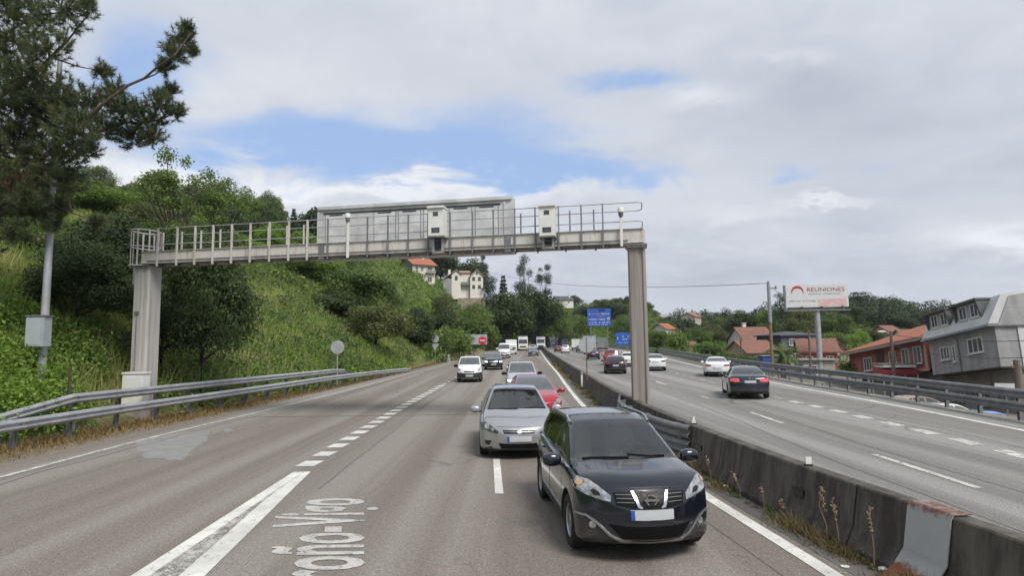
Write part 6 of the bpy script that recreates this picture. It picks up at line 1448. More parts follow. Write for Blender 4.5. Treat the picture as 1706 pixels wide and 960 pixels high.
    T('oak1', 215, 352, 30, 230, 'wide dark oak directly behind the ladder cage of the gantry', 'dark oaks behind the left gantry leg')
    T('oak0', 140, 405, 25.5, 200, 'dark leafy tree right of the lamp post low on the bank', 'dark oaks behind the left gantry leg')
    T('oak1', 275, 470, 26.5, 130, 'dark tree filling the gap right behind the left gantry leg', 'dark oaks behind the left gantry leg')
    T('open', 296, 246, 33, 165, 'open twiggy tree sticking up above the railing behind the gantry'); T('open', 366, 284, 36, 150, 'lower open twiggy tree right of the tallest twiggy one')
    T('broad0', 130, 300, 46, 150, 'green tree on the left hilltop right of the lamp post'); T('broad1', 205, 312, 50, 120, 'round green tree between the lamp post and the twiggy tree'); T('broad2', 60, 388, 33, 110, 'pale green small tree on the slope left of the lamp post')
    T('broad2', 255, 330, 44, 120, 'green tree below the open twiggy tree'); T('darkb0', 420, 352, 85, 90, 'rounded dark tree on the skyline above the railing'); T('darkb1', 385, 345, 75, 80, 'dark tree on the skyline left of the rounded one')
    T('conifer', 490, 345, 95, 42, 'thin conifer above the railing left of the message sign'); T('bright0', 455, 372, 80, 90, 'bright green tree behind the railing of the gantry'); T('bright1', 515, 378, 82, 90, 'bright green tree touching the left edge of the message sign')
    T('bright0', 405, 392, 70, 80, 'yellow green tree above the dark oak behind the railing'); T('bright1', 545, 425, 80, 90, 'bright green tree just under the left end of the message sign')
    T('broad0', 500, 428, 78, 80, 'green tree at the top of the grass slope under the gantry beam'); T('broad0', 610, 432, 72, 150, 'large green tree under the middle of the message sign'); T('darkb0', 570, 480, 64, 110, 'dark tree at the left of the big clump beside the grass slope'); T('broad1', 640, 476, 70, 96, 'broad tree left of the hill houses'); T('broad2', 625, 500, 60, 140, 'lowest broad tree of the clump reaching down to the bank')
    T('darkb1', 695, 505, 78, 70, 'dark narrow tree below the orange roofed hill house'); T('broad1', 590, 425, 95, 90, 'green tree hidden behind the clump under the sign')
    T('broad2', 738, 482, 105, 62, 'tree standing in front of the orange roofed hill house'); T('darkb0', 735, 510, 95, 60, 'dark tree below the villa'); T('broad0', 783, 495, 120, 70, 'green tree on the slope under the stone base of the villa'); T('bush0', 740, 545, 85, 60, 'round bush above the second round sign'); T('bush1', 790, 530, 100, 80, 'wide pale bush right above the grey panel sign'); T('bush2', 700, 545, 80, 56, 'bush left of the second round sign')
    T('bush1', 765, 548, 90, 66, 'low green bush left above the grey panel sign')
    T('darkb1', 842, 482, 165, 112, 'huge dark round tree above the white panel van'); T('darkb0', 890, 470, 175, 100, 'dark broad tree above the lorry cabs'); T('broad1', 925, 500, 180, 70, 'green tree right above the blue and white lorry')
    T('euc0', 874, 425, 200, 50, 'tall airy eucalyptus on the skyline left of the pair', 'pair of tall eucalyptus on the skyline'); T('euc1', 905, 440, 205, 46, 'shorter eucalyptus of the skyline pair', 'pair of tall eucalyptus on the skyline'); T('conifer', 838, 456, 190, 46, 'pointed conifer left of the skyline eucalyptus pair')
    T('euc1', 803, 424, 215, 34, 'tall dark tree rising at the right end of the villa'); T('euc0', 818, 462, 200, 40, 'ragged tree between the villa and the pointed conifer')
    T('darkb0', 690, 405, 240, 90, 'dark woodland tree behind the orange roofed hill house'); T('darkb1', 735, 412, 245, 90, 'dark woodland tree above the gap between the hill houses'); T('darkb0', 780, 422, 245, 70, 'dark woodland tree behind the villa roof'); T('darkb1', 640, 415, 230, 80, 'dark woodland tree left above the orange roofed hill house')
    T('darkb1', 1016, 498, 300, 72, 'dark domed tree on the skyline left of the gantry leg'); T('broad0', 960, 520, 240, 60, 'green tree on the slope left of the large blue sign'); T('broad1', 1040, 525, 260, 60, 'green tree on the slope right of the large blue sign'); T('bush0', 905, 545, 215, 60, 'round bush above the queue of lorries'); T('bush1', 870, 552, 190, 50, 'pale bush behind the cream lorry'); T('broad2', 930, 540, 230, 60, 'low green tree above the dark blue lorry')
    # ---- right side
    i = 0
    for px, py, Y, w, kd, lb in [(1092, 545, 130, 60, 'broad0', 'tree touching the right side of the gantry leg'), (1125, 552, 122, 56, 'bush0', 'bush above the tiny white house'), (1160, 545, 150, 60, 'broad1', 'tree right above the tiny white house'), (1190, 538, 160, 64, 'broad2', 'pale green tree left of the white gabled house'), (1180, 572, 112, 54, 'bush1', 'low bush left of the beige house'),
                                 (1110, 578, 108, 50, 'bush2', 'low bush beyond the guardrail right of the gantry leg'), (1210, 585, 90, 40, 'bush0', 'small bush in front of the beige house'), (1238, 512, 190, 62, 'darkb0', 'dark round tree above the white gabled house'), (1205, 522, 200, 50, 'broad0', 'tree on the rise left of the dark round one'), (1265, 540, 150, 60, 'broad1', 'tree right behind the white gabled house'),
                                 (1300, 490, 180, 48, 'euc0', 'tall dark tree left of the billboard'), (1275, 515, 185, 56, 'bright0', 'pale green tree between the dark round tree and the utility pole'), (1330, 505, 150, 70, 'broad2', 'broad tree under the left half of the billboard'), (1380, 515, 160, 80, 'broad0', 'broad tree under the right half of the billboard'), (1160, 520, 260, 50, 'broad2', 'distant tree on the ridge above the tiny white house'),
                                 (1433, 486, 230, 56, 'euc1', 'tall ragged tree right of the billboard'), (1467, 497, 220, 20, 'conifer', 'thin pointed conifer right of the billboard'), (1412, 500, 225, 60, 'darkb1', 'dark tree touching the right edge of the billboard'), (1440, 545, 140, 60, 'darkb0', 'dark tree above the left end of the orange roof'), (1400, 555, 120, 40, 'broad1', 'small tree above the beige gabled house'),
                                 (1500, 516, 220, 60, 'darkb0', 'dark tree on the ridge above the street lamp'), (1535, 518, 225, 54, 'darkb1', 'dark tree on the ridge left of the grey house'), (1110, 535, 230, 50, 'broad1', 'tree on the ridge just right of the gantry leg'), (1425, 600, 66, 46, 'bush2', 'bush in front of the left end of the brick red house'), (1240, 592, 86, 50, 'bush1', 'dark bush right at the corner of the beige house')]:
        T(kd, px, py, Y, w, lb)
    # massed woodland on both hills
    r = random.Random(5)
    wooded_hill()
    for k in range(64):
        Y = r.uniform(55, 260); s = 22 + r.random() * 60 + Y * .1; x = x_lrail(min(Y, 265)) - s
        pxx = 853 + 1020 * x / Y
        if 640 < pxx < 830 and Y < 200: continue
        if Y < 75 and pxx > 60 and pxx < 560 and s < 30: continue
        sc = r.uniform(.75, 1.2); put_tree(r.choice(['far0', 'far1', 'far2', 'darkb0', 'broad1', 'broad2']), x, Y, float(terrain(x, Y)) - .4, sc, sc * r.uniform(.8, 1.15), 'one of the trees scattered over the upper left hillside', 'trees of the upper left hillside', single=True)
    for k in range(70):
        Y = r.uniform(285, 420); x = r.uniform(-60, 95); s = r.uniform(.8, 1.3)
        if .05 < x / Y < .16 and Y < 300: continue
        put_tree(r.choice(['far0', 'far1', 'far2', 'farblue0']), x, Y, float(terrain(x, Y)) - .5, s, s * r.uniform(.7, 1.0), 'one of the trees on the hill closing the end of the road', 'trees beyond the end of the road', single=True)
    for k in range(46):
        Y = r.uniform(120, 235); x = x_rrail(Y) + r.uniform(5, 75); s = r.uniform(.4, .8)
        if 1195 < 853 + 1020 * x / Y < 1300 and Y < 130: continue
        put_tree(r.choice(['far1', 'far2', 'broad0', 'broad2', 'bright1']), x, Y, float(terrain(x, Y)) - .4, s, s * r.uniform(.8, 1.1), 'one of the garden and hedge trees massed beyond the right guardrail', 'trees beyond the right guardrail', single=True)
    palm(); hero_pine(L5)

def wooded_hill():
    """the far wood behind the billboard: hundreds of crowns read as one mass"""
    Ps, Ns, Ts = [], [], []
    for k in range(330):
        Y = rng.uniform(225, 440); q = rng.uniform(.25, .86) if k % 3 else rng.uniform(.42, .70); x = q * Y; R_ = rng.uniform(3.2, 5.6); H = R_ * rng.uniform(1.5, 2.5); z = float(terrain(x, Y)) - .5; m = 620; d = sphere_dirs(m, .35); tb = np.clip(rng.normal(.4, .22), 0, 1)
        nb = 7; cs = np.stack([rng.normal(0, .38, nb) * R_, rng.normal(0, .38, nb) * R_, H * rng.uniform(.35, .8, nb)], 1); w = rng.integers(0, nb, m)
        P = cs[w] + d * np.array([R_ * .52, R_ * .52, H * .28]) * rng.uniform(.75, 1.15, (m, 1)) + np.array([x, Y, z]); Ps.append(P); Ns.append(d + np.array([0, 0, .4])); Ts.append(np.clip(tb + rng.normal(0, .13, m), 0, 1))
    P, N, T = map(np.concatenate, (Ps, Ns, Ts)); stuff('far_wood', leaf_mesh('far_wood', P, N, rng.uniform(.6, 1.25, len(P)), T, leaf_mat('far_wood_foliage', (.022, .040, .022), (.085, .125, .055), .3, 0)), 'dark mixed wood covering the far hill behind the billboard and the houses', 'wood')
    stuff('hillside_scrub', mounds('hillside_scrub', 2200, lambda n: (lambda Y, q: (q * Y, Y))(rng.uniform(130, 430, n), rng.uniform(.30, .86, n)), (1.2, 3.0), 34, lambda Y: .3 + Y * .0022, VEG['mats'][1], hgt=(.5, 1.1), tintb=.4), 'green scrub under the trees of the far hill on the right', 'scrub')

def palm():
    Y = 76; p = D(1304, 600, Y); gz = float(terrain(p.x, Y)); o = empty('palm_tree', (p.x, Y, gz)); tag(o, 'squat palm with drooping green and brown fronds left of the billboard pole', 'palm tree'); zc = D(1304, 595, Y).z - gz
    b = MB(); b.lathe([(.35, -1), (.3, zc * .5), (.38, zc - .3), (.2, zc)], 'Z', 12); b.build('trunk', M['bark'], o, smooth=True)
    for nm, cnt, e0, mt, ln in (('frond', 34, .75, leaf_mat('palm_leaf', (.04, .07, .02), (.13, .19, .06), .3, 0), 2.7), ('dry_frond', 20, -.35, leaf_mat('dry_palm_leaf', (.12, .08, .04), (.25, .18, .09), .2, 0), 2.1)):
        V = []; 
        for k in range(cnt):
            a = rng.uniform(0, 2 * PI); el = rng.uniform(e0 - .45, e0 + .55); L = ln * rng.uniform(.8, 1.1); pos = np.array([0, 0, zc]); d = np.array([math.cos(a) * math.cos(el), math.sin(a) * math.cos(el), math.sin(el)])
            sd = np.array([-math.sin(a), math.cos(a), 0])
            for j in range(14):
                q = pos + d * L / 14; w = .42 * math.sin(PI * (j + 1.5) / 16)
                for s_ in (-1, 1):
                    t = q + sd * s_ * w + d * .15 - np.array([0, 0, w * .5]); V += [pos, q, t, t - d * .05]
                pos = q; d = d - np.array([0, 0, .13]); d /= np.linalg.norm(d)
        link(nm, quads(nm, np.array(V), rng.random(len(V) // 4), mt), o)

def hero_pine(mt):
    Y0 = 20.0; base = D(-70, 600, Y0); gz = float(terrain(base.x, Y0)); o = empty('pine_tree', (base.x, Y0, gz)); tag(o, 'large dark long needled pine leaning into the top left corner', 'pine tree')
    H = 17; b = MB(); tr = [(0, 0, -1), (.1, 0, 3), (.25, .1, 7), (.1, .1, 12), (.3, 0, H)]; b.tube(tr, [.34, .28, .22, .15, .04], 12)
    O = Vector((base.x, Y0, gz)); r = random.Random(12)
    def L(px, py, dy=0.0): return D(px, py, Y0 + dy) - O
    # the main limbs, each a bent line from the trunk outwards, and the twigs that leave them
    limbs = [[(-70, 330), (0, 290), (70, 262), (130, 215), (185, 160), (240, 128), (290, 92), (318, 55)], [(-70, 420), (0, 360), (60, 330), (110, 300)], [(-70, 220), (0, 160), (60, 120), (110, 70), (150, 20)], [(-70, 120), (0, 60), (60, 25)],
             [(-70, 390), (20, 330), (90, 270), (150, 222), (210, 205), (262, 200), (292, 186)], [(60, 335), (120, 352), (170, 374)]]
    nodes = []
    for k, lb in enumerate(limbs):
        pts = [L(px, py, r.uniform(-.5, .5) + (-.4, .6, -.6, .5, .4, .2)[k]) for px, py in lb]; fine = []
        for i in range(len(pts) - 1):
            for t in (0, .5): fine.append(pts[i].lerp(pts[i + 1], t) + Vector((0, 0, r.uniform(-.06, .06))))
        fine.append(pts[-1]); n = len(fine); r0 = .10 if k < 5 else .04
        b.tube(fine, [r0 * (1 - .85 * i / (n - 1)) for i in range(n)], 7); nodes += fine[2:]
    cl = [(10, 10, 46), (60, 25, 48), (115, 15, 42), (148, 8, 20), (25, 70, 48), (80, 82, 42), (0, 120, 50), (55, 130, 48), (100, 165, 44), (150, 168, 36), (20, 180, 50), (75, 200, 50), (125, 215, 44), (172, 212, 36), (205, 182, 38), (240, 196, 38), (265, 172, 26), (222, 226, 28), (190, 150, 26), (172, 118, 20),
          (292, 88, 26), (304, 64, 24), (312, 46, 13), (320, 84, 11), (276, 110, 20), (294, 186, 17), (285, 152, 15), (256, 228, 22), (0, 240, 52), (50, 255, 50), (105, 262, 44), (146, 246, 28), (20, 300, 50), (75, 312, 42), (110, 300, 32), (58, 352, 26), (165, 372, 18), (100, 345, 20), (-50, 60, 60), (-60, 180, 60), (-40, 300, 50), (40, 225, 44), (-30, -30, 60), (40, -30, 50), (30, 150, 44), (75, 170, 40), (130, 190, 34), (8, 350, 46), (50, 335, 38), (90, 372, 20), (30, 385, 26), (-20, 400, 40)]
    C0, AX, TB = [], [], []
    for (px, py, rp) in cl:
        c = L(px, py, r.uniform(-1.4, 1.4) * (1 if px < 200 else .4)); R_ = rp * Y0 / F * 1.0
        s = min(nodes, key=lambda q: (q - c).length + (.4 if q.x > c.x + .2 else 0)); b.tube([s, s.lerp(c, .5) + Vector((0, 0, -.08)), c], [.035, .022, .012], 5)
        for k in range(int(26 + 62 * (R_ / .75) ** 1.7)):
            d = Vector((r.gauss(0, 1), r.gauss(0, 1), r.gauss(0, .85))).normalized(); t0 = c + d * R_ * r.uniform(.15, .95) ** .8; ax = (d * .7 + Vector((0, 0, .6))).normalized()
            if k % 4 == 0: b.tube([c, t0], [.012, .006], 4)
            C0.append(t0); AX.append(ax); TB.append(.97 if r.random() < .10 else r.uniform(.1, .8))
    K = 46; C0 = np.repeat(np.array(C0), K, 0); AX = np.repeat(np.array(AX), K, 0); TB = np.repeat(np.array(TB), K); n = len(C0)
    u = rng.normal(size=(n, 3)); u /= np.linalg.norm(u, axis=1)[:, None]; bp = C0 + AX * rng.uniform(-.14, .10, (n, 1)); nd = AX * rng.uniform(.3, 1.1, (n, 1)) + u * .85; nd /= np.linalg.norm(nd, axis=1)[:, None]
    sd = np.cross(nd, rng.normal(size=(n, 3))); sd /= np.linalg.norm(sd, axis=1)[:, None]; sd *= .0085; V = np.stack([bp - sd, bp + sd, bp + nd * rng.uniform(.13, .22, (n, 1))], 1).reshape(-1, 3)
    b.build('trunk', M['bark'], o, smooth=True); link('needles', quads('needles', V, np.clip(TB + rng.normal(0, .12, n), 0, 1), mt, 3), o)

def haze():
    b = MB(); b.box((100, 720, 68), (1640, 1800, 160)); mt = bpy.data.materials.new('haze'); mt.use_nodes = True; nt = mt.node_tree; nt.nodes.clear(); v = nt.nodes.new('ShaderNodeVolumePrincipled'); v.inputs['Color'].default_value = (.80, .86, .95, 1); v.inputs['Density'].default_value = .00014; v.inputs['Anisotropy'].default_value = .3
    o = nt.nodes.new('ShaderNodeOutputMaterial'); nt.links.new(v.outputs[0], o.inputs['Volume']); h = b.build('haze', mt); h['kind'] = 'stuff'; return h

ground(); barriers(); gantry(); street_lamp_left(); signs(); buildings(); vegetation(); haze()

def build_traffic():
    ln_out = 'oncoming traffic in the left carriageway'; ln_in = 'traffic driving away in the right carriageway'
    # ---- dark blue crossover, nearest
    pb = paint('dark_blue_paint', (.006, .008, .018), .2, .3)
    gline = 'chrome'
    q_front = Vector((1.62, 7.27, 0))
    qf = [('headlight', 'lamp', 'F', [(.87, .80), (.80, .875), (.70, .86), (.60, .80), (.47, .70), (.48, .635), (.60, .65), (.76, .70), (.86, .745)], True, .008),
          ('indicator_lamp', 'amber', 'F', [(.85, .80), (.80, .855), (.76, .845), (.78, .80), (.83, .785)], True, .012),
          ('headlight_lens', 'dark', 'F', [(.60, .735), (.66, .77), (.70, .745), (.66, .70), (.58, .69)], True, .011),
          ('grille', 'black', 'F', [(-.45, .735), (-.42, .60), (-.22, .565), (.22, .565), (.42, .60), (.45, .735), (.2, .755), (-.2, .755)], False, .006),
          ('grille_wing', 'chrome', 'F', [(.20, .755), (.235, .755), (.17, .58), (.12, .565), (.115, .585), (.14, .60)], True, .018),
          ('grille_bar', 'galv_dark', 'F', rect(.22, .41, .674, .680), True, .012), ('grille_bar', 'galv_dark', 'F', rect(.21, .41, .630, .635), True, .012),
          ('grille_bar', 'galv_dark', 'F', rect(.22, .42, .714, .719), True, .012),
          ('number_plate', 'plate', 'F', rect(-.26, .26, .44, .55), False, .03), ('number_plate_band', 'plate_blue', 'F', rect(-.26, -.215, .442, .548), False, .034),
          ('lower_intake', 'black', 'F', [(-.52, .40), (-.36, .25), (.36, .25), (.52, .40), (.3, .385), (-.3, .385)], False, .006),
          ('bumper_line', 'alloy', 'F', thick_line([(.86, .46), (.76, .455), (.62, .38), (.50, .285), (.38, .225), (.2, .215), (0, .212)], .022), True, .014),
          ('fog_lamp', 'lamp', 'F', ring_poly(.69, .37, .042), True, .01),
          ('windscreen_wiper', 'black', 'T', thick_line([(-.62, 1.12), (-.2, 1.06), (.02, 1.05)], .025), False, .018), ('windscreen_wiper', 'black', 'T', thick_line([(.02, 1.13), (.34, 1.08), (.55, 1.12)], .022), False, .018),
          ('bonnet_gap', 'dark', 'F', thick_line([(.44, .775), (.2, .79), (0, .792), (-.2, .79), (-.44, .775)], .007), False, .003),
          ('sill_trim', 'trim', 'S', [(1.28, .23), (3.14, .23), (3.12, .36), (1.30, .34)], True, .012), ('door_moulding', 'alloy', 'S', [(1.35, .40), (3.0, .42), (3.0, .45), (1.35, .43)], True, .01),
          ('number_plate', 'plate', 'R', rect(-.26, .26, .72, .83), False, .02), ('tail_lamp', 'lamp_red', 'R', [(.58, .9), (.84, .92), (.82, 1.12), (.66, 1.1)], True, .01)]
    qf = [(f_[0], f_[1], f_[2], [(p[0], p[1] + (0 if f_[2] != 'F' else (.115 if p[1] > .42 else (.09 if p[1] > .3 else .07)))) for p in f_[3]]) + tuple(f_[4:]) for f_ in qf]
    root, bd, parts = make_car('crossover_car', 'dark blue crossover with silver roof rails, nearest car of all', 'car', SUV, pb, front=(q_front.x, q_front.y, 0), rz=QRZ, group=ln_out, glass=M['glass_mid'], feats=qf, interior=True); root.scale = (.96, .96, .96)
    # roof rails, emblem, bonnet creases
    for sg in (-1, 1):
        b = MB(); pts = []
        for y in np.linspace(1.98, 3.6, 12):
            x = sg * (bd.Wr(y) + .015); h = bd.hit('T', x, y)[0]; e = min(1, (y - 1.98) / .25, (3.6 - y) / .25)
            pts.append((x, y - bd.L / 2, h.z + .012 + .04 * max(e, 0)))
        b.tube(pts, .02, 8); b.build('roof_rail', M['chrome'], root, smooth=True)
    b = MB(); hh = bd.hit('F', 0, .78)[0]; yy = hh.y - bd.L / 2 - .022
    b.lathe([(.058, -.008), (.074, -.008), (.074, .010), (.058, .010)], 'Y', 28, (0, yy, .783), close=True); b.box((0, yy - .012, .783), (.185, .012, .03)); b.build('emblem', M['chrome'], root, smooth=True, angle=30)
    # ---- silver hatchback
    ps = paint('silver_paint', (.37, .38, .395), .30, .55)
    kf = [('headlight', 'lamp_dark', 'F', [(.85, .77), (.76, .80), (.62, .73), (.45, .60), (.48, .565), (.66, .60), (.83, .68)], True, .008),
          ('headlight_lens', 'lamp', 'F', ring_poly(.71, .71, .055), True, .012), ('headlight_lens', 'lamp', 'F', ring_poly(.59, .645, .035), True, .012),
          ('grille', 'black', 'F', [(-.37, .645), (-.33, .565), (.33, .565), (.37, .645), (0, .655)], False, .006), ('grille_bar', 'alloy', 'F', rect(-.36, .36, .635, .650), False, .012), ('grille_bar', 'alloy', 'F', rect(-.34, .34, .598, .606), False, .01),
          ('emblem', 'alloy', 'F', [(.055 * math.cos(t), .60 + .026 * math.sin(t)) for t in np.linspace(0, 2 * PI, 16)[:-1]], False, .018),
          ('lower_intake', 'black', 'F', [(-.46, .36), (-.40, .245), (.40, .245), (.46, .36), (.3, .355), (-.3, .355)], False, .006),
          ('fog_lamp', 'dark', 'F', [(.60, .40), (.76, .41), (.74, .33), (.66, .31)], True, .008), ('number_plate', 'plate', 'F', rect(-.26, .26, .40, .51), False, .03), ('number_plate_band', 'plate_blue', 'F', rect(-.26, -.215, .402, .508), False, .034),
          ('windscreen_wiper', 'black', 'T', thick_line([(-.62, 1.12), (-.2, 1.04), (.02, 1.03)], .02), False, .014), ('bonnet_gap', 'dark', 'F', thick_line([(.5, .71), (.3, .70), (0, .70), (-.3, .70), (-.5, .71)], .006), False, .003),
          ('number_plate', 'plate', 'R', rect(-.26, .26, .62, .73), False, .02), ('tail_lamp', 'lamp_red', 'R', [(.56, .8), (.8, .82), (.78, 1.0), (.62, 1.0)], True, .01)]
    f = Vector((.13, 14.1, 0)); kia_ = make_car('hatchback_car', 'silver hatchback with a thin chrome grille, behind and left of the dark blue crossover', 'car', HATCH, ps, front=(f.x, f.y, 0), rz=.045, group=ln_out, feats=kf, interior=True)[0]; kia_.scale = (1.03, 1.03, 1.03)
    # ---- red hatchback
    pr = paint('red_paint', (.36, .012, .03), .3, .1)
    rf = [('headlight', 'lamp', 'F', [(.84, .76), (.72, .78), (.56, .64), (.52, .58), (.62, .57), (.80, .66)], True, .008), ('grille', 'black', 'F', [(-.4, .6), (-.3, .42), (.3, .42), (.4, .6)], False, .006),
          ('lower_intake', 'black', 'F', rect(-.5, .5, .24, .34), False, .006), ('bonnet_gap', 'dark', 'F', thick_line([(.5, .71), (0, .70), (-.5, .71)], .006), False, .003)] + plates(.48)
    make_car('hatchback_car', 'red hatchback half hidden behind the silver hatchback', 'car', HATCH, pr, front=(.80, 20.5, 0), rz=.05, group=ln_out, feats=rf)
    # ---- silver people carrier with lit headlamps
    ps2 = paint('pale_silver_paint', (.52, .53, .55), .3, .4)
    mf = [('headlight', 'lamp_on', 'F', [(.78, .78), (.56, .76), (.52, .66), (.60, .63), (.78, .68)], True, .008), ('grille', 'black', 'F', rect(-.42, .42, .64, .72), False, .006), ('lower_intake', 'black', 'F', rect(-.5, .5, .26, .36), False, .006)] + plates(.48)
    f = G(871, 648); make_car('people_carrier_car', 'silver high roofed car with lit headlamps behind the red hatchback', 'car', MPV, ps2, front=(.52, 31.3, 0), rz=.04, group=ln_out, feats=mf, mirror_mat=M['black'])
    # ---- white small van
    pw = paint('white_paint', (.72, .73, .73), .35, .0)
    ff = [('headlight', 'lamp', 'F', [(.80, .90), (.70, .96), (.58, .86), (.56, .76), (.72, .76)], True, .008), ('bumper', 'trim', 'F', [(-.84, .66), (-.80, .28), (.80, .28), (.84, .66), (.3, .60), (-.3, .60)], False, .016), ('grille', 'black', 'F', rect(-.35, .35, .66, .74), False, .006)] + plates(.44, h=.06)
    f = G(781, 633); make_car('small_van', 'small white van with a black bumper in the left lane', 'van', FIO, pw, front=(-2.95, 41.5, 0), rz=.03, group=ln_out, feats=ff, mirror_mat=M['black'])
    # ---- dark car behind the van
    pk = paint('black_paint', (.012, .012, .014), .25, .2)
    df = [('headlight', 'lamp_on', 'F', [(.84, .84), (.56, .82), (.54, .70), (.80, .70)], True, .008), ('grille', 'alloy', 'F', rect(-.4, .4, .72, .80), False, .006), ('lower_intake', 'black', 'F', rect(-.5, .5, .26, .36), False, .006)] + plates(.52)
    make_car('estate_car', 'black car with headlamps shining behind the small white van', 'car', SUV, pk, front=(-1.85, 58.5, 0), rz=.02, group=ln_out, feats=df, coarse=True, glass=M['glass_mid'])
    pv = paint('white_van_paint', (.70, .71, .71), .4, .0)
    vf = [('headlight', 'lamp', 'F', [(.90, 1.0), (.66, 1.0), (.62, .80), (.86, .80)], True, .01), ('grille', 'trim', 'F', rect(-.5, .5, .78, .92), False, .01), ('bumper', 'trim', 'F', rect(-.8, .8, .34, .6), False, .012)] + plates(.48)
    make_car('delivery_van', 'white panel van following the black car', 'van', VAN, pv, front=(-1.35, 96, 0), rz=0, group=ln_out, feats=vf, coarse=True, glass=M['glass_mid'])
    # ---- box van
    box_truck('box_van', 'white box van with a tall pale cargo box behind the white panel van', 'van', (-.3, 118, 0), 0, 2.15, 2.9, 6.4, (.72, .74, .70), ln_out, cab_h=2.2)
    box_truck('lorry', 'cream white lorry cab with a grey trailer furthest left of the lorries', 'lorry', (2.7, 160, 0), 0, 2.5, 3.9, 13.5, (.66, .66, .60), ln_out, box_col=(.30, .32, .30), cab_h=3.6)
    box_truck('lorry', 'white and blue lorry cab pulling a blue grey trailer beside the barrier', 'lorry', (8.0, 174, 0), .10, 2.5, 3.9, 13.5, (.66, .70, .74), ln_out, box_col=(.12, .17, .26), cab_h=3.6, dark_low=True)
    box_truck('lorry', 'dark blue lorry in the queue at the bend', 'lorry', (13.8, 205, 0), .2, 2.5, 3.9, 14, (.04, .05, .10), ln_out, box_col=(.05, .06, .09), cab_h=3.5)
    box_truck('lorry', 'faded slate lorry behind the dark blue lorry', 'lorry', (19.5, 228, 0), .2, 2.5, 3.8, 14, (.07, .08, .11), ln_out, box_col=(.08, .085, .10), cab_h=3.5)
    sf = [('headlight', 'lamp', 'F', [(.8, .8), (.58, .8), (.54, .66), (.76, .66)], True, .01), ('grille', 'trim', 'F', rect(-.4, .4, .6, .7), False, .01)] + plates(.46)
    make_car('saloon_car', 'small slate blue car in front of the cream white lorry', 'car', HATCH, paint('slate_paint', (.06, .08, .11)), front=(3.55, 106, 0), rz=-.02, group=ln_out, feats=sf, coarse=True, glass=M['glass_mid'])
    make_car('small_van', 'white van tucked between the slate blue car and the cream lorry', 'van', FIO, pw, front=(4.5, 138, 0), rz=-.02, group=ln_out, feats=ff, coarse=True)
    # ---- right carriageway, seen from behind
    pn = paint('navy_paint', (.012, .018, .035), .24, .3)
    def rearset(zl, lampm='lamp_red', hi=.98, w=.84, zp=.78):
        return [('tail_lamp', lampm, 'R', [(w, zl + .03), (w - .04, hi - .02), (.46, hi - .03), (.42, zl + .02), (.6, zl)], True, .01), ('number_plate', 'plate', 'R', rect(-.26, .26, zp - .055, zp + .055), False, .02),
                ('number_plate_band', 'plate_blue', 'R', rect(.215, .26, zp - .053, zp + .053), False, .024), ('rear_valance', 'trim', 'R', [(-.62, .36), (-.56, .22), (.56, .22), (.62, .36)], False, .012), ('boot_gap', 'dark', 'R', thick_line([(-.42, .66), (0, .64), (.42, .66)], .01), False, .003)]
    r = G(1251, 667); o, bd, _ = make_car('saloon_car', 'navy blue saloon with lit red tail lamps seen from behind, nearest on the right carriageway', 'car', SEDAN, pn, rear=(r.x, r.y, 0), rz=PI - .25, group=ln_in, feats=rearset(.76, 'lamp_lit_red', .95), mirror_mat=pn)
    b = MB(); hh = bd.hit('R', 0, .93)[0]; b.lathe([(0.0, .012), (.038, .010), (.04, 0), (.0, 0)], 'Y', 20, (0, hh.y - bd.L / 2, .93)); b.build('emblem', M['alloy'], o, smooth=True, angle=30)
    b = MB(); 
    for sg in (-1, 1): b.lathe([(.03, 0), (.036, 0), (.036, .12), (.03, .12)], 'Y', 16, (sg * .5, bd.L / 2 - .14, .24), close=True)
    b.build('exhaust_pipe', M['chrome'], o, smooth=True)
    pw2 = paint('pearl_white_paint', (.70, .71, .73), .25, .0)
    r = G(1196, 629); make_car('coupe_car', 'white coupe in the outer lane close to the right guardrail', 'car', COUPE, pw2, rear=(r.x, r.y, 0), rz=PI - .28, group=ln_in, feats=rearset(.74, 'lamp_red', .90, zp=.60))
    r = G(1093, 619); make_car('saloon_car', 'white saloon just right of the gantry leg', 'car', SEDAN, pw, rear=(r.x, r.y, 0), rz=PI - .20, group=ln_in, feats=rearset(.76, 'trim', .93))
    r = G(1026, 624); make_car('hatchback_car', 'black hatchback with a pale plate just left of the gantry leg', 'car', HATCH, pk, rear=(r.x, r.y, 0), rz=PI - .13, group=ln_in, feats=rearset(.78, 'lamp_red', .95, zp=.66))
    r = G(1048, 612); make_car('hatchback_car', 'white hatchback half hidden by the left edge of the gantry leg', 'car', HATCH, pw, rear=(r.x, r.y, 0), rz=PI - .15, group=ln_in, feats=rearset(.78, 'lamp_red', .95, zp=.66), coarse=True)
    make_car('people_carrier_car', 'bright red car ahead of the black hatchback', 'car', MPV, pr, rear=(10.6, 66, 0), rz=PI - .12, group=ln_in, feats=rearset(.78, 'lamp_red', .98, w=.8), coarse=True)
    make_car('saloon_car', 'dark blue saloon between the round median sign and the red car', 'car', SEDAN, pn, rear=(11.0, 84, 0), rz=PI - .12, group=ln_in, feats=rearset(.76), coarse=True)
    make_car('people_carrier_car', 'white car rushing past the end of the median wall', 'car', MPV, pw, rear=(10.6, 124, 0), rz=PI - .10, group=ln_in, feats=rearset(.76), coarse=True)
    make_car('hatchback_car', 'dark red car left of the white car at the end of the median wall', 'car', HATCH, paint('maroon_paint', (.14, .02, .03)), rear=(10.0, 136, 0), rz=PI - .10, group=ln_in, feats=rearset(.76), coarse=True)
    make_car('hatchback_car', 'slate grey hatchback beside the distant white box van', 'car', HATCH, paint('grey_paint', (.10, .13, .17)), rear=(14.6, 134, 0), rz=PI - .10, group=ln_in, feats=rearset(.76), coarse=True)
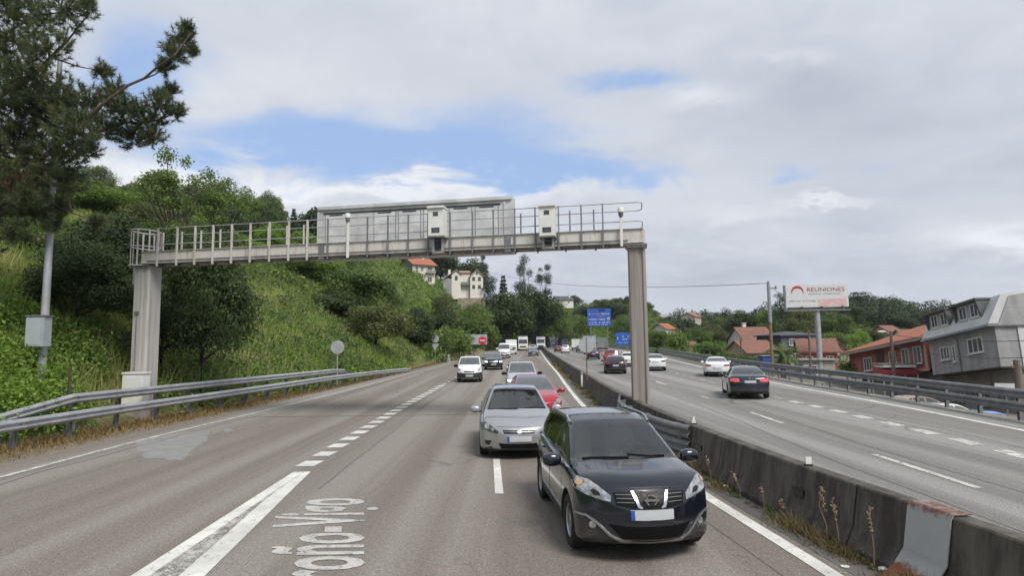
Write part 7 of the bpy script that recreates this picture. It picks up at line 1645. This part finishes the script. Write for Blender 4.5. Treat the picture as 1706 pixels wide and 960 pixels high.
    make_car('pickup_car', 'dark off road car behind the grey trailer lorry', 'car', SUV, pk, rear=(13.9, 112, 0), rz=PI - .10, group=ln_in, feats=rearset(.76), coarse=True)
    box_truck('box_van', 'distant white box van seen from behind in the right carriageway', 'van', (15.4, 150, 0), PI - .1, 2.1, 2.9, 5.8, (.68, .68, .66), ln_in, cab_h=2.2, away=True)
    box_truck('lorry', 'pale grey box lorry seen from behind in the right carriageway', 'lorry', (15.4, 124, 0), PI - .16, 2.4, 3.5, 9, (.45, .47, .48), ln_in, box_col=(.42, .45, .47), cab_h=2.9, away=True)
    box_truck('tipper_lorry', 'grey green tipper lorry with an open tub in front of the pale box lorry', 'lorry', (20.0, 140, 0), PI - .2, 2.5, 3.2, 9, (.22, .24, .24), ln_in, box_col=(.20, .23, .22), cab_h=2.9, away=True, tipper=True)
    # ---- cars parked below the right guardrail
    for nm, lab, S_, col, px, py, Y, rz in (('parked_car', 'pale blue parked car seen under the right guardrail', HATCH, (.16, .33, .62), 1640, 672, 30.5, 1.9), ('parked_car', 'white parked car seen under the right guardrail beside the ochre one', HATCH, (.72, .72, .72), 1577, 662, 34, 1.8),
                                        ('parked_car', 'ochre parked car left of the white one below the right guardrail', HATCH, (.33, .22, .15), 1532, 660, 38.5, 1.75), ('parked_car', 'silver white parked car right of the pale blue one below the guardrail', HATCH, (.6, .62, .64), 1697, 690, 27.3, 1.9)):
        p = D(px, py, Y); z = float(terrain(p.x, Y)); o, _, _ = make_car(nm, lab, 'car', S_, paint('parked_paint', col), front=(p.x, Y - 2, 0), rz=rz, group='cars parked below the motorway', coarse=True)
        o.location = (p.x, Y, z + .02)

def box_truck(name, label, cat, pos, rz, w, h, L, cab_col, group, box_col=None, cab_h=2.8, away=False, tipper=False, dark_low=False):
    root = empty(name, (pos[0], pos[1], zr(pos[1]) + .014), rz); tag(root, label, cat, group)
    cm = paint('lorry_cab_paint', cab_col, .4, 0); bm_ = pm('lorry_box', box_col or cab_col, .6, var=.08)
    # front faces -y; origin under the front (or, seen from behind, the box end is placed at the origin)
    y0 = -L if away else 0
    cl = 2.0 if h > 3.2 else 1.9
    b = MB(); b.prism([(y0 + .10, .45), (y0 + .02, .9), (y0 + .06, 1.5), (y0 + .30, cab_h - .25), (y0 + .55, cab_h), (y0 + cl, cab_h), (y0 + cl, .45)], -w / 2 + .02, w / 2 - .02, plane='YZ'); b.build('cab', cm, root, bevel=.07)
    wz0, wz1 = .50 * cab_h, .80 * cab_h
    def fy(z): return y0 + np.interp(z, [.45, .9, 1.5, cab_h - .25], [.10, .02, .06, .30])
    b = MB(); x = w / 2 - .16; ya, yb = fy(wz0) - .012, fy(wz1) - .012; zmid = (wz0 + wz1) / 2; ym = fy(zmid) - .012
    b.add([(-x, ya, wz0), (x, ya, wz0), (x, ym, zmid), (-x, ym, zmid), (x * .96, yb, wz1), (-x * .96, yb, wz1), (-x, ya + .05, wz0), (x, ya + .05, wz0), (x * .96, yb + .05, wz1), (-x * .96, yb + .05, wz1)],
          [(0, 1, 2, 3), (3, 2, 4, 5), (6, 7, 1, 0), (5, 4, 8, 9), (0, 3, 5, 9, 6), (1, 7, 8, 4, 2)]); b.build('windscreen', M['glass'], root)
    b = MB(); b.box((0, fy(1.0) - .01, .98), (w * .62, .05, .42 if h > 3.2 else .22)); b.build('grille', M['trim'], root)
    b = MB(); b.box((0, fy(.6) - .03, .55), (w - .04, .12, .36)); b.build('bumper', M['trim'] if dark_low else cm, root, bevel=.03)
    for sg in (-1, 1):
        b = MB(); b.box((sg * (w / 2 - .28), fy(.62) - .10, .62), (.34, .05, .17)); b.build('headlight', M['lamp'], root)
        b = MB(); b.box((sg * (w / 2 + .14), y0 + .15, wz0 + .45), (.16, .10, .5)); b.tube([(sg * (w / 2 - .02), y0 + .3, wz0 + .7), (sg * (w / 2 + .14), y0 + .16, wz0 + .66)], .02, 5); b.build('door_mirror', M['black'], root)
        b = MB(); xx = sg * (w / 2 - .012); b.add([(xx, y0 + .45, wz0), (xx, y0 + 1.45, wz0), (xx, y0 + 1.45, wz1), (xx, y0 + .62, wz1)], [(0, 1, 2, 3)]); b.v = [(v[0] + sg * .012, v[1], v[2]) for v in b.v]; b.build('side_window', M['glass'], root, recalc=False)
    b = MB(); b.box((0, y0 + L / 2 + .4, .78), (.9, L - 1.2, .2)); b.build('chassis', M['trim'], root)
    bz = 1.0 if h > 3.2 else .75; b0, b1 = y0 + cl + .12, y0 + L
    if tipper:
        b = MB(); t = .08; hh = h - .3
        b.prism([(-w / 2 + .25, bz), (w / 2 - .25, bz), (w / 2, hh), (w / 2 - t, hh), (w / 2 - .32, bz + t), (-w / 2 + .32, bz + t), (-w / 2 + t, hh), (-w / 2, hh)], b0, b1)
        b.box((0, b1 - .04, (bz + hh) / 2 + .05), (w - .3, .08, hh - bz - .1)); b.box((0, b0 + .04, (bz + hh) / 2 + .2), (w - .3, .08, hh - bz + .2))
        for q in range(6): b.box((w / 2 - .07, b0 + .5 + q * (b1 - b0 - 1) / 5, (bz + hh) / 2), (.12, .12, hh - bz - .3)); b.box((-w / 2 + .07, b0 + .5 + q * (b1 - b0 - 1) / 5, (bz + hh) / 2), (.12, .12, hh - bz - .3))
        b.build('tipper_tub', bm_, root)
    else:
        b = MB(); b.box((0, (b0 + b1) / 2, (bz + h) / 2), (w, b1 - b0, h - bz)); b.build('cargo_box', bm_, root, bevel=.04)
        b = MB()
        for sg in (-1, 1): b.box((sg * .02, b1 + .012, (bz + h) / 2), (.012, .02, h - bz - .1)); b.box((sg * (w / 2 - .06), b1 + .012, (bz + h) / 2), (.05, .03, h - bz - .02))
        b.box((0, b1 + .02, h - .06), (w - .05, .05, .08)); b.build('rear_door_frame', M['galv'], root)
    b = MB()
    for sg in (-1, 1): b.box((sg * (w / 2 - .25), b1 - .02, bz - .16), (.36, .06, .14))
    b.build('tail_lamp', M['lamp_red'], root)
    r = .48 if h > 3.2 else .34; tm, rm = wheel_meshes(r, .28, True)
    ax = [y0 + 1.1, y0 + L - 1.2] + ([y0 + L - 2.5] if L > 8 else []) + ([y0 + 4.4] if L > 12 else [])
    for a in ax:
        for sg in (-1, 1):
            wv = link('wheel', tm, root); wv.location = (sg * (w / 2 - .17), a, r); wv.rotation_euler = (0, 0, 0 if sg > 0 else PI); link('rim', rm, wv)
    return root
_a, _b = G(957, 907), G(917, 853)
QRZ = .10
build_traffic()
